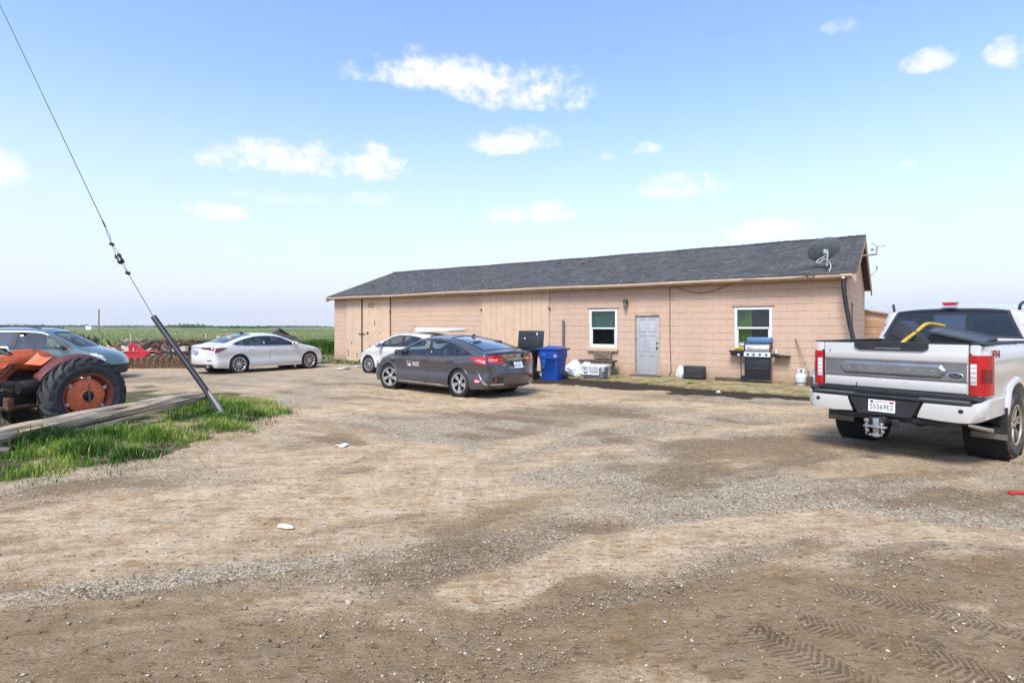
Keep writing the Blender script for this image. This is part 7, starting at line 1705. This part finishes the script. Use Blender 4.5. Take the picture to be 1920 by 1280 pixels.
sol = d0.modifiers.new('thick', 'SOLIDIFY'); sol.thickness = .008
for row, (y_, ang) in enumerate(((-.25, R(-33)), (.75, R(18)))):
    for k in range(14):
        o = d0 if first else d0.copy()
        if not first: COL.objects.link(o); o.parent = hr
        first = False
        o.location = (-1.72 + k * .262, y_ + .03 * math.sin(k), .29); o.rotation_euler = (random.uniform(0, 3), 0, ang)
for y_ in (-.25, .75): mb = MB(); mb.tube([(-1.8, y_, .29), (1.85, y_, .29)], .025, 8); mb.build('gang_axle', HBK, hr, 60)
mb = MB()
for y_ in (-.25, .75): mb.box((0, y_, .66), (3.8, .06, .06), .008)
for x_ in (-1.6, -.5, .6, 1.7): mb.box((x_, .25, .66), (.08, 1.1, .08), .008)
for x_ in (-1.7, -.55, .6, 1.75):
    for y_ in (-.25, .75): mb.box((x_, y_, .46), (.05, .07, .34), .006)
mb.build('frame', HBK, hr)
HRED = mat('hitch_red', (.46, .018, .035), .4, var=.15, vs=3, dirt=.2, dcol=(.2, .04, .03))
mb = MB(); mb.add([(-1.42, -.38, .45), (-.30, -.38, .42), (.32, -.38, .80), (-1.05, -.38, .80), (-1.42, -.30, .45), (-.30, -.30, .42), (.32, -.30, .80), (-1.05, -.30, .80)], [(0, 1, 2, 3), (7, 6, 5, 4), (0, 4, 5, 1), (1, 5, 6, 2), (2, 6, 7, 3), (3, 7, 4, 0)]); mb.box((-.35, 0, .83), (1.5, .7, .05), .01, RZ(4))
mb.add([(-.98, -.34, .80), (-.86, -.34, .80), (-.84, -.34, 1.16), (-.98, -.34, 1.22), (-.98, -.24, .80), (-.86, -.24, .80), (-.84, -.24, 1.16), (-.98, -.24, 1.22)], [(0, 1, 2, 3), (7, 6, 5, 4), (0, 4, 5, 1), (1, 5, 6, 2), (2, 6, 7, 3), (3, 7, 4, 0)])
mb.add([(-1.0, -.35, 1.24), (-.74, -.35, 1.28), (-.08, -.35, .86), (-.40, -.35, .84), (-1.0, -.22, 1.24), (-.74, -.22, 1.28), (-.08, -.22, .86), (-.40, -.22, .84)], [(0, 1, 2, 3), (7, 6, 5, 4), (0, 4, 5, 1), (1, 5, 6, 2), (2, 6, 7, 3), (3, 7, 4, 0)])
mb.box((.42, -.2, .86), (.5, .05, .14), .01, RY(14)); mb.v = [(x * .74 - .42, y, .40 + (z - .40) * .78) for x, y, z in mb.v]; mb.build('hitch', HRED, hr)
mb = MB(); mb.tube([(-.1, .3, 1.22), (.35, .2, .72)], .03, 8); mb.tube([(-.1, .3, 1.22), (-.5, .7, .7)], .03, 8); mb.tube([(-.1, .3, 1.22), (1.5, .7, .95)], .03, 8); mb.build('brace', M_RUST, hr, 60)
# ---- scrap heap: boards and beams, every one loose
pal = [M_WOOD, M_WOODB, mat('pale_board', (.50, .43, .34), .9, var=.3, vs=8), M_RUST, HBK]
rb = random.Random(21)
def pxl(x, y, Y): return at(x, y, Y)
boards = [((150, 652), (178, 637), 25.0, .10, 4, 'black bent scrap beam rising behind the minivan bonnet'), ((178, 637), (184, 648), 25.0, .09, 4, 'short black strut bent down at the end of the scrap beam'),
          ((212, 645), (240, 672), 24.6, .09, 1, 'brown plank leaning left of the pale crossed boards'), ((216, 670), (252, 650), 24.4, .10, 2, 'tan plank crossing upward through the scrap heap'),
          ((228, 650), (272, 668), 24.8, .09, 2, 'long pale plank sloping down to the red hitch'), ((222, 648), (258, 640), 26.5, .12, 1, 'thick brown beam lying at the back of the scrap heap'),
          ((205, 656), (250, 668), 25.4, .08, 0, 'grey board lying low in the scrap heap'), ((190, 660), (216, 654), 25.6, .10, 0, 'grey board beside the minivan bonnet'),
          ((288, 644), (322, 652), 26.0, .08, 3, 'rusty bar running right from the harrow brace'), ((300, 660), (352, 656), 25.2, .12, 3, 'rusty flat beam lying behind the harrow discs'),
          ((326, 658), (350, 654), 24.9, .18, 2, 'pale block of timber beside the white sedan boot'), ((240, 660), (262, 646), 27.0, .07, 0, 'thin grey board at the far side of the scrap heap'),
          ((200, 668), (236, 664), 24.2, .09, 4, 'black bar lying flat at the foot of the scrap heap'), ((262, 655), (282, 644), 27.0, .10, 4, 'dark scrap post behind the red hitch')]
for (a, b_, Y, th, mi, lab) in boards:
    A_, B_ = pxl(*a, Y), pxl(*b_, Y + rb.uniform(-.5, .8)); th *= 1.5; dv = B_ - A_; mbx = MB(); mbx.box((dv.length / 2, 0, 0), (dv.length, th * .5, th), .006, dv.to_track_quat('X', 'Z').to_matrix().to_4x4())
    o = mbx.build('plank' if mi < 3 else 'scrap_beam', pal[mi]); o.location = A_; tag(o, lab, 'plank' if mi < 3 else 'scrap beam', 'boards and beams in the scrap heap')
mb = MB(); rp = random.Random(77)
for k in range(95):
    mb.m(rp.choice((0, 0, 1, 1, 2, 3, 3, 4))); px_ = rp.uniform(165, 352); Y_ = rp.uniform(24.6, 28.5); p_ = at(px_, 650, Y_); p_.z = rp.uniform(.05, .75) * (1 if px_ < 300 else .6)
    L_ = rp.uniform(.5, 2.4); w_ = rp.uniform(.04, .16); mb.box((0, 0, 0), (L_, w_ * .5, w_), 0, TR(*p_) @ RZ(rp.uniform(0, 180)) @ RY(rp.uniform(-32, 32)) @ RX(rp.uniform(0, 90)))
o = mb.build('scrap_tangle', pal); tag(o, 'tangle of broken boards and rusty bars heaped beyond the minivan and harrow', 'scrap', kind='stuff')
def heap(name, label, cat, c, rx, ry, h, m_, seed):
    s_ = seed; mb = MB(); mb.grid(lambda u, v: (rx * v * math.cos(2 * math.pi * u) * (1 + .15 * math.sin(3 * 6.283 * u + s_)), ry * v * math.sin(2 * math.pi * u), h * (1 - v) ** .8 * (1 + .2 * math.sin(9 * u + 5 * v + s_)) + .06 * math.sin(31 * u + 17 * v) * (1 - v) - .25 * v ** 4), 36, 12)
    o = mb.build(name, m_, None, 180); o.location = c; return tag(o, label, cat)
SOILD = mat('dark_soil_heap', (.05, .042, .036), .95, var=.5, vs=3, bump=.8, bs=8)
c_ = at(523, 636, 62); heap('dirt_mound', 'dark dirt mound in the pasture behind the roof of the white sedan', 'mound', (c_.x, 62, .1), 2.3, 1.5, 1.1, SOILD, 1)
c_ = at(478, 632, 66); heap('dirt_mound', 'low dark dirt mound left of the bigger mound behind the white sedan', 'mound', (c_.x, 66, .1), 2.0, 1.3, .7, SOILD, 4)
c_ = at(215, 665, 26.5); heap('scrap_heap', 'low dark heap of scrap and soil beyond the minivan bonnet', 'scrap heap', (c_.x, 26.6, 0), 2.6, 1.1, .42, SOILD, 2)
c_ = at(270, 660, 27.5); heap('scrap_heap', 'dark brown heap of scrap behind the red harrow hitch', 'scrap heap', (c_.x, 27.5, 0), 2.2, 1.1, .5, mat('brown_scrap', (.075, .045, .03), .95, var=.5, vs=4, bump=.8, bs=9), 3)
# ---- far things in the pasture
def stick(name, label, cat, px, py0, py1, Y, r, m_):
    A_, B_ = at(px, py0, Y), at(px + .5, py1, Y); mb = MB(); mb.tube([Vector((0, 0, -.6)), B_ - A_], [r, r * .8], 8); o = mb.build(name, m_, None, 60); o.location = A_; return tag(o, label, cat)
stick('utility_pole', 'lone distant utility pole standing in the green pasture', 'pole', 185, 622, 579, 120, .17, M_WOOD)
stick('marker_stake', 'wooden stake with pale top standing behind the red harrow hitch', 'stake', 245, 648, 625, 40, .05, mat('pale_stake', (.55, .52, .30), .8))
stick('marker_stake', 'small pale stake at the edge of the dry weeds beside the guy wire guard', 'stake', 386, 634, 624, 48, .05, mat('pale_stake', (.55, .52, .30), .8))
hb = at(169, 618, 230); fb = thing('far_shed', 'tiny white shed far off beside the distant pole', 'shed', (hb.x, 230, -.2)); mb = MB(); mb.box((0, 0, .9), (2.3, 2, 2.2)); mb.build('wall', M_WHITEP, fb); mb = MB(); mb.box((0, 0, 2.05), (2.5, 2.2, .12)); mb.build('roof', M_STEEL, fb)
hb = at(600, 619, 170)
def shrub(px, py, Y, w, h, label, m_, seed, t0, t1):
    c = at(px, py, Y); r = np.random.default_rng(seed); n = 500; a = r.normal(0, .42, (n, 3)); a[:, 2] = np.abs(a[:, 2]) * 1.1
    x, y, z = c.x + a[:, 0] * w, Y + a[:, 1] * w, gz(np.array([c.x] * n), np.array([Y] * n)) + a[:, 2] * h * .6
    V, F = blades(x, y, z, h * .3 * (.5 + r.random(n)), w * .10, .9, seed); o = rawmesh('shrub', V, F, np.repeat(t0 + (t1 - t0) * r.random(n), 5)); o.data.materials.append(m_)
    return tag(o, label, 'shrub', 'far shrubs')
shrub(152, 640, 44, 1.0, 1.1, 'bare brown shrub behind the minivan windscreen', M_WEED, 31, .1, .5)
for i, (px, Y, w, h) in enumerate(((30, 620, 40, 3), (90, 700, 44, 2.6), (140, 760, 36, 3.4), (205, 640, 40, 2.4), (260, 800, 44, 2.6), (330, 500, 14, 2.8), (352, 420, 8, 3.4), (375, 460, 11, 3), (420, 560, 30, 2), (455, 380, 22, 1.6), (505, 600, 30, 2), (560, 700, 40, 2.2))):
    shrub(px, 615, Y, w, h, ['wide low bush on the far left skyline', 'second low bush from the left on the skyline', 'dark bush on the skyline left of the far shed', 'low bush on the skyline right of the distant pole', 'wide bush on the skyline above the red hitch', 'bush on the skyline right of the guy wire guard', 'narrow tall bush on the skyline beside the guard', 'leafy bush on the skyline above the sedan boot', 'pale wide bush on the skyline above the sedan', 'low bush on the skyline over the sedan roof', 'far bush on the skyline above the dirt mound', 'far bush on the skyline near the barn corner'][i], M_GRASS, 50 + i, .0, .25)
c_ = at(1668, 600, 60); 
shrub(1668, 640, 60, 1.4, 2.6, 'green bush glimpsed between the shed and the truck', M_GRASS, 77, .25, .7)
# ---- litter and stones
def litter(px, py, w, d, lab, m_, seed, nm='litter', cat='litter', z=.012):
    g_ = gp(px, py); r_ = random.Random(seed); mb = MB(); k = 10
    mb.grid(lambda u, v: ((u - .5) * w + .01 * math.sin(v * 5 + seed), (v - .5) * d + .01 * math.sin(u * 7), .008 + .012 * math.sin(u * 6 + seed) * math.sin(v * 4 + 1) + .015 * u * v), k, k)
    o = mb.build(nm, m_, None, 180); so = o.modifiers.new('t', 'SOLIDIFY'); so.thickness = .002; o.location = (g_.x, g_.y, gz1(g_.x, g_.y) + z); o.rotation_euler = (0, 0, r_.uniform(-.3, .3)); return tag(o, lab, cat)
PAPER = mat('litter_white', (.75, .75, .73), .6, var=.06)
litter(641, 838, .17, .13, 'white scrap of paper lying on the dirt lane ahead of the grey sedan', PAPER, 1, 'paper_scrap', 'paper')
g_ = gp(537, 990); mb = MB(); mb.lathe([(0, -.075), (.022, -.075), (.026, -.06), (.026, .03), (.012, .06), (.011, .075), (0, .076)], 16, RZ(-22) @ RY(90) @ Matrix.Diagonal((.55, 1.25, 1, 1))); o = mb.build('crushed_bottle', PAPER, None, 50); o.location = (g_.x, g_.y, gz1(g_.x, g_.y) + .018); tag(o, 'crushed white plastic bottle lying on the pale dirt in the foreground', 'bottle')
g_ = gp(1908, 928); mb = MB(); mb.box((.0, 0, .012), (.16, .05, .02), .006, RZ(-6)); mb.box((-.09, 0, .012), (.05, .03, .016), .006, RZ(20)); o = mb.build('red_plastic_piece', M_RED, None, 40); o.location = (g_.x, g_.y, gz1(g_.x, g_.y) + .006); tag(o, 'broken red plastic piece on the gravel at the right edge', 'litter')
g_ = gp(4, 868); mb = MB(); mb.tube([(-.5, .1, 0), (.12, 0, 0)], .055, 16, cap=False); mb.tube([(-.5, .1, 0), (.118, 0, 0)], .045, 16, cap=False); o = mb.build('pipe', mat('grey_brown_pipe', (.10, .085, .075), .6, dirt=.3), None, 50); o.location = (g_.x, g_.y, gz1(g_.x, g_.y) + .05); tag(o, 'short dark pipe lying in the grass at the left edge', 'pipe')
def rock(px, py, s, lab, seed, col=(.36, .30, .24)):
    bm = bmesh.new(); bmesh.ops.create_icosphere(bm, subdivisions=3, radius=1); r_ = random.Random(seed); ph = [r_.uniform(0, 6) for _ in range(6)]
    for v in bm.verts:
        p = v.co; k = 1 + .16 * math.sin(3 * p.x + ph[0]) * math.sin(3 * p.y + ph[1]) + .10 * math.sin(7 * p.z + ph[2] + 4 * p.x) + .05 * math.sin(13 * p.x + 11 * p.y + ph[3]); v.co = Vector((p.x * s[0], p.y * s[1], p.z * s[2])) * k
    me_ = bpy.data.meshes.new('rock'); bm.to_mesh(me_); bm.free(); me_.materials.append(mat('rock_%d' % seed, col, .9, var=.3, vs=12, bump=.6, bs=25)); o = bpy.data.objects.new('rock', me_); COL.objects.link(o); g_ = gp(px, py); o.location = (g_.x, g_.y, gz1(g_.x, g_.y) + s[2] * .3); o.rotation_euler = (0, 0, r_.uniform(0, 6))
    me_.polygons.foreach_set('use_smooth', [True] * len(me_.polygons)); return tag(o, lab, 'rock', 'single rocks')
rock(644, 693, (.26, .16, .10), 'flat pale rock in front of the left plank doors', 1, (.45, .38, .32)); rock(628, 682, (.14, .10, .10), 'reddish rock at the left corner of the barn', 2, (.22, .13, .09)); rock(668, 689, (.15, .1, .06), 'small pale rock right of the flat rock by the doors', 3, (.42, .36, .3))
rock(654, 1126, (.028, .018, .012), 'pinkish stone lying alone on the near dirt lane', 4, (.45, .32, .26)); rock(1487, 741, (.09, .06, .05), 'dark stone on the slab edge near the truck bumper', 5, (.14, .09, .07)); rock(1347, 736, (.07, .05, .04), 'pale stone on the dark soil strip below the grill', 6, (.55, .50, .45)); rock(935, 1212, (.013, .010, .008), 'small pink pebble in the wet foreground mud', 7, (.45, .25, .2))
# ---- wooden sleeper along the wall
mb = MB(); s_ = wp(1365, 714, .22); mb.box((0, 0, .05), (.75, .12, .10), .01); tag(mb.build('timber_offcut', mat('dark_rotten_wood', (.085, .065, .045), .95), loc=(s_.x, s_.y, .045), rz=WA), 'dark timber offcut lying against the wall left of the grill', 'timber')
# ================================================================== air: pale haze over the flat land
hm = bpy.data.materials.new('haze_air'); hm.use_nodes = True; q = NG(hm.node_tree); hm.node_tree.nodes.clear()
pv = q.n('ShaderNodeVolumePrincipled'); pv.inputs['Color'].default_value = (.86, .92, 1.0, 1); pv.inputs['Density'].default_value = .00030; pv.inputs['Anisotropy'].default_value = .2
ho = q.n('ShaderNodeOutputMaterial'); q.l(pv.outputs[0], ho.inputs['Volume'])
mb = MB(); mb.box((0, 0, 24), (3640, 3640, 60)); hz = mb.build('haze', hm); hz['kind'] = 'stuff'
tag(hz, 'pale haze lying over the flat pasture towards the horizon', 'haze')
